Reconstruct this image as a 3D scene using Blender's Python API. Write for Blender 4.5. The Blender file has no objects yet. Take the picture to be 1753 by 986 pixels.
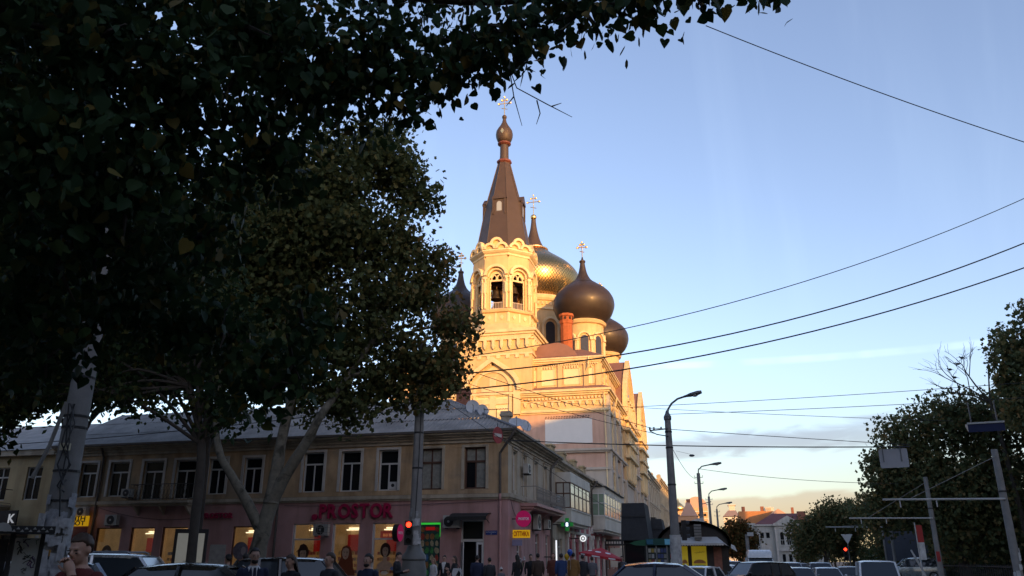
import bpy, bmesh, math, random
import numpy as np
from mathutils import Vector, Matrix, Quaternion

S = bpy.context.scene
COL = S.collection
R = math.radians
random.seed(7)

# ------------------------------------------------------------------ camera
cam_data = bpy.data.cameras.new('camera')
cam_data.sensor_width = 36.0
cam_data.lens = 27.72
cam_data.clip_start = 0.05
cam_data.clip_end = 6000
cam = bpy.data.objects.new('camera', cam_data)
COL.objects.link(cam)
cam.location = (0, 0, 1.5)
cam.rotation_euler = (R(90 + 19.08), 0, R(14.03))
S.camera = cam

# ------------------------------------------------------------------ world: evening sky with thin cloud
SUN_EL, SUN_AZ = 8.0, 141.5          # azimuth measured from +Y towards +X
world = bpy.data.worlds.new('World')
S.world = world
world.use_nodes = True
wn, wl = world.node_tree.nodes, world.node_tree.links
wn.clear()
w_out = wn.new('ShaderNodeOutputWorld')
w_bg = wn.new('ShaderNodeBackground')
w_sky = wn.new('ShaderNodeTexSky')
w_sky.sky_type = 'NISHITA'
w_sky.sun_disc = False
w_sky.sun_elevation = R(SUN_EL)
w_sky.sun_rotation = R(SUN_AZ)
w_sky.altitude = 40
w_sky.air_density = 1.0
w_sky.dust_density = 0.95
w_sky.ozone_density = 2.4
w_bg.inputs['Strength'].default_value = 0.15


def wnode(kind, **kw):
    n = wn.new(kind)
    for k, v in kw.items():
        setattr(n, k, v)
    return n


def wmath(op, a, b=None, c=None):
    n = wnode('ShaderNodeMath', operation=op)
    for i, v in enumerate((a, b, c)):
        if v is None:
            continue
        if isinstance(v, (int, float)):
            n.inputs[i].default_value = v
        else:
            wl.new(v, n.inputs[i])
    return n.outputs[0]


def wramp(v, lo, hi):
    n = wnode('ShaderNodeMapRange', interpolation_type='SMOOTHSTEP')
    wl.new(v, n.inputs[0])
    n.inputs[1].default_value, n.inputs[2].default_value = lo, hi
    return n.outputs[0]


tc = wnode('ShaderNodeTexCoord')
sep = wnode('ShaderNodeSeparateXYZ')
wl.new(tc.outputs['Generated'], sep.inputs[0])
az = wmath('ARCTAN2', sep.outputs[0], sep.outputs[1])
el = wmath('ARCSINE', sep.outputs[2])


def wnoise(sx, sy, scale, detail, off=0.0, dist=0.0):
    cb = wnode('ShaderNodeCombineXYZ')
    wl.new(wmath('MULTIPLY_ADD', az, sx, off), cb.inputs[0])
    wl.new(wmath('MULTIPLY', el, sy), cb.inputs[1])
    n = wnode('ShaderNodeTexNoise', noise_dimensions='2D')
    n.inputs['Scale'].default_value = scale
    n.inputs['Detail'].default_value = detail
    n.inputs['Roughness'].default_value = 0.55
    n.inputs['Distortion'].default_value = dist
    wl.new(cb.outputs[0], n.inputs['Vector'])
    return n.outputs[0]


def wmul(a, b):
    return wmath('MULTIPLY', a, b)


# a grey-lilac streak of stratus, a low bank near the roofs, a contrail and faint cirrus
nz1 = wnoise(7.0, 30.0, 2.0, 6, 1.35, 0.5)
e1 = wmath('ABSOLUTE', wmath('SUBTRACT', el, wmath('MULTIPLY_ADD', az, 0.043, R(7.55))))
t1 = wmath('MULTIPLY_ADD', nz1, R(1.9), R(-0.15))
m1 = wmul(wramp(wmath('SUBTRACT', t1, e1), R(-0.25), R(0.55)), wmul(wramp(az, R(-12), R(-3)), wramp(az, R(22), R(6))))
nz2 = wnoise(3.0, 10.0, 3.0, 5, 5.2, 0.3)
m2 = wmul(wramp(wmath('SUBTRACT', wmath('MULTIPLY_ADD', nz2, R(1.4), R(3.6)), el), R(-0.1), R(0.35)), wramp(el, R(0.5), R(2.4)))
ce = wmath('ABSOLUTE', wmath('SUBTRACT', wmath('MULTIPLY_ADD', az, 0.012, el), R(13.15)))
m3 = wmul(wramp(ce, R(0.34), R(0.1)), wramp(wnoise(1.0, 1.0, 9.0, 3, 2.0), 0.33, 0.62))
m4 = wmul(wmul(wramp(wnoise(5.0, 0.9, 1.5, 6, 3.1, 0.9), 0.46, 0.8), wramp(el, R(14), R(24))), 0.2)


def wmix(fac, a, col, kind='MIX', strength=1.0):
    n = wnode('ShaderNodeMix', data_type='RGBA', blend_type=kind)
    wl.new(wmath('MULTIPLY', fac, strength), n.inputs[0])
    wl.new(a, n.inputs[6])
    n.inputs[7].default_value = (*col, 1)
    return n.outputs[2]


SKY_GRADE = (1.14, 1.02, 1.07)      # evening sky leaning to lilac
hs = wnode('ShaderNodeHueSaturation')
hs.inputs['Saturation'].default_value = 0.86
wl.new(w_sky.outputs[0], hs.inputs['Color'])
c = wmix(wmath('ADD', 1.0, 0.0), hs.outputs[0], SKY_GRADE, 'MULTIPLY')
c = wmix(wramp(el, R(14), R(2)), c, (0.80, 0.74, 0.64), 'MULTIPLY')                # low evening haze
c = wmix(m1, c, (0.66, 0.60, 0.62), 'MULTIPLY', 0.9)
c = wmix(m2, c, (0.80, 0.66, 0.62), 'MULTIPLY', 0.9)
c = wmix(m3, c, (1.25, 1.2, 1.16), 'MULTIPLY', 0.9)
c = wmix(m4, c, (1.5, 1.4, 1.25), 'MULTIPLY', 0.8)
wl.new(c, w_bg.inputs['Color'])
wl.new(w_bg.outputs[0], w_out.inputs[0])

# ------------------------------------------------------------------ sun
sun_data = bpy.data.lights.new('sun', 'SUN')
sun_data.energy = 2.4
sun_data.angle = R(0.6)
sun_data.color = (1.0, 0.51, 0.13)
sun = bpy.data.objects.new('sun', sun_data)
COL.objects.link(sun)
sdir = Vector((math.sin(R(SUN_AZ)) * math.cos(R(SUN_EL)), math.cos(R(SUN_AZ)) * math.cos(R(SUN_EL)), math.sin(R(SUN_EL))))
sun.rotation_euler = sdir.to_track_quat('Z', 'Y').to_euler()
sun.location = (30, -40, 60)

# ------------------------------------------------------------------ exposure
S.view_settings.view_transform = 'Standard'
S.view_settings.look = 'None'
S.view_settings.gamma = 1.0
S.view_settings.use_curve_mapping = False
S.view_settings.exposure = 1.3

# ------------------------------------------------------------------ mesh helpers
ORG = {}


class Fr:
    """A wall frame: s along the wall, n outwards, z up."""
    def __init__(self, o, s, n):
        self.o, self.s, self.n = Vector(o), Vector(s), Vector(n)

    def __call__(self, s, n, z):
        p = self.o + self.s * s + self.n * n
        return (p.x, p.y, self.o.z + z)


class MB:
    def __init__(self):
        self.v, self.f, self.m, self.k = [], [], [], 0

    def add(self, vs, fs):
        b = len(self.v)
        self.v.extend([tuple(p) for p in vs])
        for f in fs:
            self.f.append([b + i for i in f])
            self.m.append(self.k)
        return self

    def hexa(self, p):
        return self.add(p, [(0, 3, 2, 1), (4, 5, 6, 7), (0, 1, 5, 4), (1, 2, 6, 5), (2, 3, 7, 6), (3, 0, 4, 7)])

    def box(self, x0, x1, y0, y1, z0, z1):
        return self.hexa([(x0, y0, z0), (x1, y0, z0), (x1, y1, z0), (x0, y1, z0),
                          (x0, y0, z1), (x1, y0, z1), (x1, y1, z1), (x0, y1, z1)])

    def cbox(self, c, d):
        return self.box(c[0] - d[0] / 2, c[0] + d[0] / 2, c[1] - d[1] / 2, c[1] + d[1] / 2, c[2] - d[2] / 2, c[2] + d[2] / 2)

    def fbox(self, F, s0, s1, n0, n1, z0, z1):
        return self.hexa([F(s0, n0, z0), F(s1, n0, z0), F(s1, n1, z0), F(s0, n1, z0),
                          F(s0, n0, z1), F(s1, n0, z1), F(s1, n1, z1), F(s0, n1, z1)])

    def prism(self, poly, fn, h0, h1):
        n = len(poly)
        vs = [fn(a, b, h0) for a, b in poly] + [fn(a, b, h1) for a, b in poly]
        fs = [tuple(range(n))[::-1], tuple(range(n, 2 * n))]
        fs += [(i, (i + 1) % n, n + (i + 1) % n, n + i) for i in range(n)]
        return self.add(vs, fs)

    def strip(self, a, b, closed=False):
        """Quads between two equally long point rows."""
        n = len(a)
        r = range(n if closed else n - 1)
        return self.add(list(a) + list(b), [(i, (i + 1) % n, n + (i + 1) % n, n + i) for i in r])

    def ring(self, polyo, polyi, fn, h0, h1):
        """A flat ring of thickness h between two open outlines (an arch moulding)."""
        n = len(polyo)
        A = [fn(a, b, h1) for a, b in polyo]
        B = [fn(a, b, h1) for a, b in polyi]
        C = [fn(a, b, h0) for a, b in polyo]
        D = [fn(a, b, h0) for a, b in polyi]
        self.strip(A, B)
        self.strip(C, A)
        self.strip(B, D)
        self.add([A[0], B[0], D[0], C[0]], [(0, 1, 2, 3)])
        return self.add([A[-1], B[-1], D[-1], C[-1]], [(0, 1, 2, 3)])

    def lathe(self, prof, c=(0, 0, 0), n=24, a0=0.0, cap=True):
        rows = []
        vs = []
        for r, z in prof:
            rows.append(len(vs))
            for i in range(n):
                t = a0 + 2 * math.pi * i / n
                vs.append((c[0] + r * math.cos(t), c[1] + r * math.sin(t), c[2] + z))
        fs = []
        for j in range(len(prof) - 1):
            for i in range(n):
                k = (i + 1) % n
                fs.append((rows[j] + i, rows[j] + k, rows[j + 1] + k, rows[j + 1] + i))
        if cap:
            fs.append(tuple(range(n))[::-1])
            fs.append(tuple(rows[-1] + i for i in range(n)))
        return self.add(vs, fs)

    def tube(self, pts, r, n=8, cap=True):
        pts = [Vector(p) for p in pts]
        rr = r if isinstance(r, (list, tuple)) else [r] * len(pts)
        vs, u = [], None
        for i, p in enumerate(pts):
            d = (pts[min(i + 1, len(pts) - 1)] - pts[max(i - 1, 0)]).normalized()
            if u is None:
                u = d.orthogonal().normalized()
            u = (u - d * u.dot(d))
            u = u.normalized() if u.length > 1e-6 else d.orthogonal().normalized()
            w = d.cross(u)
            for k in range(n):
                t = 2 * math.pi * k / n
                vs.append(p + (u * math.cos(t) + w * math.sin(t)) * rr[i])
        fs = []
        for i in range(len(pts) - 1):
            for k in range(n):
                q = (k + 1) % n
                fs.append((i * n + k, i * n + q, (i + 1) * n + q, (i + 1) * n + k))
        if cap:
            fs.append(tuple(range(n))[::-1])
            fs.append(tuple((len(pts) - 1) * n + k for k in range(n)))
        return self.add(vs, fs)

    def ell(self, c, r, nu=14, nv=9, rot=None):
        c = Vector(c)
        r = (r, r, r) if isinstance(r, (int, float)) else r
        vs = []
        for j in range(nv + 1):
            p = math.pi * j / nv
            for i in range(nu):
                t = 2 * math.pi * i / nu
                q = Vector((r[0] * math.sin(p) * math.cos(t), r[1] * math.sin(p) * math.sin(t), r[2] * math.cos(p)))
                if rot is not None:
                    q = rot @ q
                vs.append(c + q)
        fs = []
        for j in range(nv):
            for i in range(nu):
                k = (i + 1) % nu
                fs.append((j * nu + i, (j + 1) * nu + i, (j + 1) * nu + k, j * nu + k))
        return self.add(vs, fs)

    def disc(self, c, r, fn, h0, h1, n=24):
        return self.prism([(c[0] + r * math.cos(2 * math.pi * i / n), c[1] + r * math.sin(2 * math.pi * i / n)) for i in range(n)], fn, h0, h1)

    def mesh(self, name, org=(0, 0, 0), smooth=0, fix=True):
        me = bpy.data.meshes.new(name)
        o = Vector(org)
        me.from_pydata([(p[0] - o.x, p[1] - o.y, p[2] - o.z) for p in self.v], [], self.f)
        me.polygons.foreach_set('material_index', self.m)
        if fix:
            bm = bmesh.new()
            bm.from_mesh(me)
            if smooth:
                bmesh.ops.remove_doubles(bm, verts=bm.verts, dist=1e-5)
            bmesh.ops.recalc_face_normals(bm, faces=bm.faces)
            bm.to_mesh(me)
            bm.free()
        if smooth:
            me.polygons.foreach_set('use_smooth', [True] * len(me.polygons))
            me.set_sharp_from_angle(angle=R(smooth))
        me.update()
        return me

    def build(self, name, mats, parent=None, smooth=0, fix=True):
        org = ORG.get(parent.name, (0, 0, 0)) if parent else (0, 0, 0)
        return place(name, self.mesh(name, org, smooth, fix), mats, parent)


def place(name, me, mats=None, parent=None, loc=None):
    o = bpy.data.objects.new(name, me)
    COL.objects.link(o)
    if mats is not None and len(me.materials) == 0:
        for m in (mats if isinstance(mats, (list, tuple)) else [mats]):
            me.materials.append(m)
    if parent:
        o.parent = parent
        ORG[o.name] = ORG.get(parent.name, (0, 0, 0))
    if loc is not None:
        o.location = loc
    return o


def thing(name, label, cat, loc=(0, 0, 0), group=None, rz=0.0):
    o = bpy.data.objects.new(name, None)
    COL.objects.link(o)
    o.empty_display_size = 0.3
    o.location = loc
    o.rotation_euler = (0, 0, rz)
    ORG[o.name] = tuple(loc) if rz == 0 else (0, 0, 0)
    return tag(o, label, cat, group)


def local(o):
    """Parts of this thing are given in the thing's own coordinates."""
    ORG[o.name] = (0, 0, 0)
    return o


def tag(o, label=None, cat=None, group=None, kind=None):
    for k, v in (('label', label), ('category', cat), ('group', group), ('kind', kind)):
        if v:
            o[k] = v
    return o


def copy_tree(o, parent=None):
    c = o.copy()
    COL.objects.link(c)
    c.parent = parent
    for ch in list(o.children):
        copy_tree(ch, c)
    return c


# ------------------------------------------------------------------ materials
MATS = {}


def mat(name, col, rough=0.85, metal=0.0, var=0.16, scale=2.0, bump=0.0, bscale=40.0, streak=0.0, spec=0.4,
        emit=None, estr=1.0, tint=None, coat=0.0, patch=None, patch_amt=0.5):
    """Principled surface with broad mottling, vertical rain streaks, patches of another colour and fine relief."""
    if name in MATS:
        return MATS[name]
    m = bpy.data.materials.new(name)
    m.use_nodes = True
    nt = m.node_tree
    N, L = nt.nodes, nt.links
    b = N['Principled BSDF']
    b.inputs['Roughness'].default_value = rough
    b.inputs['Metallic'].default_value = metal
    b.inputs['Specular IOR Level'].default_value = spec
    b.inputs['Coat Weight'].default_value = coat
    b.inputs['Base Color'].default_value = (*col, 1)
    t = N.new('ShaderNodeTexCoord')

    def noise(sc, det=5, stretch=None, dist=0.0):
        n = N.new('ShaderNodeTexNoise')
        n.inputs['Scale'].default_value = sc
        n.inputs['Detail'].default_value = det
        n.inputs['Roughness'].default_value = 0.6
        n.inputs['Distortion'].default_value = dist
        if stretch:
            mp = N.new('ShaderNodeMapping')
            mp.inputs['Scale'].default_value = stretch
            L.new(t.outputs['Object'], mp.inputs[0])
            L.new(mp.outputs[0], n.inputs['Vector'])
        else:
            L.new(t.outputs['Object'], n.inputs['Vector'])
        return n.outputs[0]

    def rng(v, a, b2, lo, hi):
        n = N.new('ShaderNodeMapRange')
        n.inputs[1].default_value, n.inputs[2].default_value = a, b2
        n.inputs[3].default_value, n.inputs[4].default_value = lo, hi
        L.new(v, n.inputs[0])
        return n.outputs[0]

    def mix(kind, fac, a, bb):
        n = N.new('ShaderNodeMix')
        n.data_type = 'RGBA'
        n.blend_type = kind
        for i, v in ((0, fac), (6, a), (7, bb)):
            if isinstance(v, (int, float)):
                n.inputs[i].default_value = v
            elif isinstance(v, tuple):
                n.inputs[i].default_value = (*v, 1)
            else:
                L.new(v, n.inputs[i])
        return n.outputs[2]

    c = None
    if var:
        g = rng(noise(scale), 0.25, 0.75, 1 - var, 1 + var)
        cb = N.new('ShaderNodeCombineColor')
        for i in range(3):
            L.new(g, cb.inputs[i])
        c = mix('MULTIPLY', 1.0, tuple(col), cb.outputs[0])
        if patch:
            c = mix('MIX', rng(noise(scale * 0.37, 6, None, 0.6), 0.52, 0.66, 0, patch_amt), c, tuple(patch))
        if streak:
            sv = rng(noise(1.0, 6, (1.25, 1.25, 0.16)), 0.46, 0.72, 0, streak)
            c = mix('MULTIPLY', sv, c, (0.45, 0.40, 0.34))
        L.new(c, b.inputs['Base Color'])
        if rough > 0.12:
            L.new(rng(noise(scale * 2.7), 0.3, 0.7, max(0.03, rough - 0.1), min(1, rough + 0.08)), b.inputs['Roughness'])
    if bump:
        bn = N.new('ShaderNodeBump')
        bn.inputs['Strength'].default_value = bump
        bn.inputs['Distance'].default_value = 0.02
        L.new(noise(bscale, 6), bn.inputs['Height'])
        L.new(bn.outputs[0], b.inputs['Normal'])
    if emit:
        b.inputs['Emission Color'].default_value = (*emit, 1)
        b.inputs['Emission Strength'].default_value = estr
    MATS[name] = m
    return m


def leaf_mat(name, cols, trans=0.25):
    """Leaf surface: each leaf takes its own tone from a ramp, by a random value kept on the leaf."""
    m = bpy.data.materials.new(name)
    m.use_nodes = True
    N, L = m.node_tree.nodes, m.node_tree.links
    b = N['Principled BSDF']
    b.inputs['Roughness'].default_value = 0.55
    b.inputs['Specular IOR Level'].default_value = 0.12
    at = N.new('ShaderNodeAttribute')
    at.attribute_name = 'tone'
    rp = N.new('ShaderNodeValToRGB')
    e = rp.color_ramp.elements
    for i, (p, c) in enumerate(cols):
        if i < 2:
            e[i].position, e[i].color = p, (*c, 1)
        else:
            x = e.new(p)
            x.color = (*c, 1)
    L.new(at.outputs['Fac'], rp.inputs[0])
    L.new(rp.outputs[0], b.inputs['Base Color'])
    tr = N.new('ShaderNodeBsdfTranslucent')
    L.new(rp.outputs[0], tr.inputs[0])
    mx = N.new('ShaderNodeMixShader')
    mx.inputs[0].default_value = trans
    L.new(b.outputs[0], mx.inputs[1])
    L.new(tr.outputs[0], mx.inputs[2])
    L.new(mx.outputs[0], N['Material Output'].inputs[0])
    return m


# ------------------------------------------------------------------ lettering
def text_mesh(txt, size=1.0, extrude=0.02, bold=0.0, align='LEFT'):
    cu = bpy.data.curves.new('lettering', 'FONT')
    cu.body = txt
    cu.size = size
    cu.extrude = extrude
    cu.offset = bold
    cu.align_x = align
    cu.resolution_u = 3
    ob = bpy.data.objects.new('lettering', cu)
    COL.objects.link(ob)
    dg = bpy.context.evaluated_depsgraph_get()
    me = bpy.data.meshes.new_from_object(ob.evaluated_get(dg))
    bpy.data.objects.remove(ob)
    bpy.data.curves.remove(cu)
    return me


def text_part(name, txt, size, F, s, n, z, m, parent, extrude=0.01, bold=0.0, align='CENTER', flip=1, width=None):
    """Lettering standing on a wall frame; flip=-1 when the wall's s runs to the reader's left."""
    me = text_mesh(txt, size, extrude, bold, align)
    org = Vector(ORG.get(parent.name, (0, 0, 0))) if parent else Vector()
    k = 1.0
    if width:
        xs = [v.co.x for v in me.vertices]
        k = width / max(1e-4, max(xs) - min(xs))
    for v in me.vertices:
        x, y, q = v.co
        v.co = Vector(F(s + flip * x * k, n + q, z + y)) - org
    me.materials.clear()
    return place(name, me, m, parent)


def arc(cx, cz, r, a0, a1, n=16):
    return [(cx + r * math.cos(a0 + (a1 - a0) * i / n), cz + r * math.sin(a0 + (a1 - a0) * i / n)) for i in range(n + 1)]


def wall(mb, F, s0, s1, z0, z1, ops, depth=0.25, n=0.0):
    """Wall skin with rectangular openings and their reveals."""
    ss = sorted({s0, s1, *[v for o in ops for v in o[:2]]})
    zs = sorted({z0, z1, *[v for o in ops for v in o[2:4]]})
    for a, b in zip(ss, ss[1:]):
        for c, d in zip(zs, zs[1:]):
            ms, mz = (a + b) / 2, (c + d) / 2
            if any(o[0] < ms < o[1] and o[2] < mz < o[3] for o in ops):
                continue
            mb.add([F(a, n, c), F(b, n, c), F(b, n, d), F(a, n, d)], [(0, 1, 2, 3)])
    for a, b, c, d in [o[:4] for o in ops]:
        i = n - depth
        mb.add([F(a, n, c), F(b, n, c), F(b, n, d), F(a, n, d), F(a, i, c), F(b, i, c), F(b, i, d), F(a, i, d)],
               [(0, 1, 5, 4), (1, 2, 6, 5), (2, 3, 7, 6), (3, 0, 4, 7)])
    return mb


def window(F, s0, s1, z0, z1, parent, fmat, gmat, cols=2, transom=0.68, n=-0.2, fw=0.07, name='window', gm2=None, sill=None, top1=False):
    """Frame with mullions as one part, each pane a sub-part behind it."""
    mb = MB()
    mb.fbox(F, s0, s0 + fw, n - 0.05, n + 0.05, z0, z1).fbox(F, s1 - fw, s1, n - 0.05, n + 0.05, z0, z1)
    mb.fbox(F, s0 + fw, s1 - fw, n - 0.05, n + 0.05, z0, z0 + fw).fbox(F, s0 + fw, s1 - fw, n - 0.05, n + 0.05, z1 - fw, z1)
    zt = z0 + (z1 - z0) * transom if transom else z1
    if transom:
        mb.fbox(F, s0 + fw, s1 - fw, n - 0.045, n + 0.06, zt - fw * .6, zt + fw * .6)
    rows = [(z0 + fw, zt - (fw * .6 if transom else fw))] + ([(zt + fw * .6, z1 - fw)] if transom else [])
    w = (s1 - s0 - 2 * fw) / cols
    for c in range(1, cols):
        x = s0 + fw + w * c
        for i, (a, b) in enumerate(rows[:1] if top1 else rows):
            mb.fbox(F, x - fw * .45, x + fw * .45, n - 0.045, n + 0.045, a, b)
    fo = mb.build(name, fmat, parent)
    for i, (a, b) in enumerate(rows):
        for c in range(1 if (top1 and i) else cols):
            x = s0 + fw + w * c
            g = MB().fbox(F, x + 0.01, (s1 - fw if (top1 and i) else x + w) - 0.01, n - 0.02, n - 0.005, a, b)
            g.build('pane', (gm2 if (gm2 and (i == 1 or c == 0)) else gmat), fo)
    if sill:
        MB().fbox(F, s0 - 0.06, s1 + 0.06, n, 0.09, z0 - 0.07, z0 - 0.005).build('sill', sill, fo)
    return fo
# ------------------------------------------------------------------ common materials
M_ASPH = mat('asphalt', (0.05, 0.05, 0.052), 0.9, var=0.25, scale=1.2, bump=0.4, bscale=60)
M_PAVE = mat('pavement slabs', (0.22, 0.21, 0.19), 0.9, var=0.2, scale=1.5, bump=0.3)
M_BUFF = mat('buff plaster', (0.47, 0.325, 0.185), 0.9, var=0.28, scale=0.9, bump=0.25, streak=0.8, patch=(0.30, 0.24, 0.17), patch_amt=0.85)
M_PINK = mat('pink plaster', (0.46, 0.265, 0.245), 0.88, var=0.16, scale=0.8, bump=0.2, streak=0.5, patch=(0.38, 0.23, 0.21), patch_amt=0.7)
M_CREAM = mat('cream plaster', (0.47, 0.41, 0.31), 0.9, var=0.16, scale=0.9, bump=0.25, streak=0.6, patch=(0.38, 0.33, 0.26), patch_amt=0.7)
M_OCHRE = mat('ochre plaster', (0.47, 0.36, 0.20), 0.9, var=0.16, scale=0.9, bump=0.25, streak=0.55, patch=(0.33, 0.28, 0.2), patch_amt=0.6)
M_TRIM = mat('stained stone trim', (0.42, 0.36, 0.27), 0.9, var=0.2, scale=1.6, bump=0.25, streak=0.7)
M_REDW = mat('raspberry plaster', (0.34, 0.10, 0.11), 0.85, var=0.14, scale=1.0, bump=0.2, streak=0.3)
M_SLATE = mat('grey fibre sheet', (0.26, 0.245, 0.225), 0.8, var=0.28, scale=1.1, bump=0.2, patch=(0.15, 0.14, 0.13), patch_amt=0.6)
M_PVC = mat('white plastic', (0.58, 0.57, 0.54), 0.45, var=0.05, scale=3)
M_WHITE = mat('white paint', (0.52, 0.49, 0.44), 0.6, var=0.15, scale=2, streak=0.4)
M_WOOD = mat('brown painted wood', (0.085, 0.040, 0.026), 0.6, var=0.25, scale=6)
M_GLASS = mat('dark window glass', (0.012, 0.013, 0.015), 0.07, var=0, spec=0.28)
M_CURT = mat('curtained glass', (0.25, 0.25, 0.22), 0.15, var=0.3, scale=5, spec=0.3)
M_BLIND = mat('blind behind glass', (0.09, 0.088, 0.08), 0.2, var=0.15, scale=3, spec=0.3)
M_PIPE = mat('galvanised pipe', (0.10, 0.085, 0.07), 0.6, var=0.2, scale=4)
M_PPIPE = mat('pink painted pipe', (0.44, 0.24, 0.22), 0.6, var=0.12, scale=4)
M_IRON = mat('dark iron', (0.025, 0.024, 0.024), 0.6, var=0.2, scale=8)
M_GIRON = mat('grey painted iron', (0.20, 0.19, 0.17), 0.6, var=0.25, scale=8)
M_ACW = mat('air conditioner casing', (0.42, 0.41, 0.38), 0.5, var=0.1, scale=4, streak=0.3)
M_ACG = mat('fan grille', (0.03, 0.03, 0.03), 0.6, var=0)
M_MAG = mat('magenta acrylic', (0.42, 0.012, 0.10), 0.35, var=0.03, emit=(0.42, 0.01, 0.09), estr=0.12)
M_MAGD = mat('crimson letter face', (0.36, 0.012, 0.06), 0.4, var=0.05)
M_YEL = mat('yellow sign face', (0.75, 0.42, 0.02), 0.4, var=0.05, emit=(0.8, 0.42, 0.0), estr=0.16)
M_REDL = mat('red lettering', (0.48, 0.02, 0.01), 0.5, var=0)
M_BLUE = mat('blue enamel', (0.03, 0.06, 0.22), 0.35, var=0.05)
M_WLET = mat('white lettering', (0.75, 0.75, 0.75), 0.5, var=0)
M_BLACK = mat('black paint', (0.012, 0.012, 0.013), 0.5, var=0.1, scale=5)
M_ROOM = mat('glowing shop wall', (0.62, 0.46, 0.28), 0.9, var=0.35, scale=1.6, emit=(1.0, 0.58, 0.2), estr=0.035)  # faint emission stands in for tube light on walls and shelves
M_TUBE = mat('fluorescent tube', (1, 1, 1), 0.5, var=0, emit=(1.0, 0.80, 0.50), estr=1.1)
M_PRED = mat('red display panel', (0.45, 0.015, 0.015), 0.6, var=0.1, scale=2, emit=(0.7, 0.02, 0.01), estr=0.05)
M_BRICK = mat('old brick', (0.27, 0.11, 0.07), 0.9, var=0.3, scale=6, bump=0.4)

# ------------------------------------------------------------------ ground


def gz(x, y):
    t = min(1.0, max(0.0, (x + 5.0) / 10.0))
    return -0.15 - 0.2 * t


xs = [-400, -120, -60, -30, -16, -9, -5, 0, 5, 12, 20, 60, 150, 400]
ys = [-400, -120, -40, -20, 0, 20, 40, 80, 160, 320, 700, 1500]
g = MB()
g.v = [(x, y, gz(x, y) - 0.01) for y in ys for x in xs]
g.f = [[j * len(xs) + i, j * len(xs) + i + 1, (j + 1) * len(xs) + i + 1, (j + 1) * len(xs) + i] for j in range(len(ys) - 1) for i in range(len(xs) - 1)]
g.m = [0] * len(g.f)
tag(g.build('ground', M_ASPH), kind='structure')

def pavement(name, x0, x1, y0, y1, z1, hole=None):
    tag(MB().box(x0, x1, y0, y1, -0.5, z1).build(name, M_PAVE), kind='structure')

pavement('pavement_along_the_shops', -70, -11.03, 38.6, 43.19, 0.0)
pavement('pavement_on_the_church_side', -11.02, -0.4, 33.2, 240, 0.003)
pavement('pavement_under_the_trees', -70, -6.2, 8.8, 16.4, 0.0)
pavement('pavement_on_the_park_side', 9.0, 24, 28, 240, -0.2)
for nm, x0, x1, y0, y1, z in (('kerb_along_the_shops', -70, -11.03, 38.42, 38.597, 0.02), ('kerb_on_the_church_side', -0.397, -0.22, 33.2, 240, 0.02),
                              ('kerb_on_the_park_side', 8.82, 8.997, 28, 240, -0.18)):
    tag(MB().box(x0, x1, y0, y1, -0.5, z).build(nm, M_TRIM), kind='structure')
mk = mat('road paint', (0.6, 0.6, 0.58), 0.8, var=0.3, scale=3)
lines = MB()
for k in range(24):
    y = 46 + k * 7.0
    lines.add([(4.2, y, gz(4.2, y) + 0.01), (4.34, y, gz(4.3, y) + 0.01), (4.34, y + 3, gz(4.3, y) + 0.01), (4.2, y + 3, gz(4.2, y) + 0.01)], [(0, 1, 2, 3)])
tag(lines.build('road_lane_markings', mk), kind='structure')

# ------------------------------------------------------------------ corner building
CX, CY = -11.02, 43.2
FA = Fr((CX, CY, 0), (-1, 0, 0), (0, -1, 0))      # shop front facing the crossing, s runs left
FB = Fr((CX, CY, 0), (0, 1, 0), (1, 0, 0))        # side along the street, s runs away
LA, LB = 30.2, 13.6
cb = thing('corner_building', 'two-storey corner building, buff above a pink shop floor, below the golden church', 'building', (CX, CY, 0))
# upper windows on the shop front: s0, s1, style
UPW = [(1.28, 2.54, 'wood'), (3.86, 5.18, 'wood'), (6.52, 7.72, 'vent'), (8.85, 10.1, 'pvc'), (11.2, 12.5, 'pvc'), (15.25, 16.45, 'pvc'),
       (17.65, 18.85, 'pvc'), (19.75, 21.2, 'door'), (22.05, 23.5, 'door'), (24.55, 25.95, 'pvc'), (26.9, 28.15, 'pvc')]
SHOP = [(11.05, 12.85), (8.7, 10.35), (6.4, 7.9), (3.85, 5.12), (15.2, 16.75), (19.8, 21.55), (22.1, 23.75), (24.45, 26.25)]
DOORW = (1.34, 2.65)
upper = MB()
wall(upper, FA, 0.0, LA, 5.02, 8.02, [(a, b, 5.28 if st != 'door' else 5.06, 7.58 if a < 14 else 7.4) for a, b, st in UPW], 0.32)
upper.build('upper_wall', M_BUFF, cb)
lower = MB()
wall(lower, FA, 0.0, LA, -0.2, 4.78, [(a, b, 0.62, 3.52 if a < 14 else 3.42) for a, b in SHOP] + [(*DOORW, 0.02, 3.62)], 0.28)
lower.build('shop_wall', M_PINK, cb)
side_up, side_lo = MB(), MB()
SW = [(1.0, 1.95), (3.45, 4.4), (6.6, 7.55), (9.55, 10.5)]
wall(side_up, FB, 0.0, LB, 5.02, 8.02, [(a, b, 5.15 if i else 5.3, 7.4) for i, (a, b) in enumerate(SW)], 0.28)
side_up.build('side_upper_wall', M_CREAM, cb)
SD = [(2.0, 3.1, 0.1, 2.6), (6.9, 8.0, 0.9, 3.1), (10.0, 11.2, 0.9, 3.1)]
wall(side_lo, FB, 0.0, 11.6, -0.2, 4.78, SD, 0.28)
side_lo.build('side_shop_wall', M_PINK, cb)
sl2 = MB()
wall(sl2, FB, 11.6, LB, -0.2, 4.78, [(12.0, 12.9, 0.3, 3.0)], 0.28)
sl2.build('side_cream_wall', M_CREAM, cb)
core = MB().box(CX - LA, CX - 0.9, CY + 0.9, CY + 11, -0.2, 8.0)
core.build('inner_wall', M_BLACK, cb)
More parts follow.
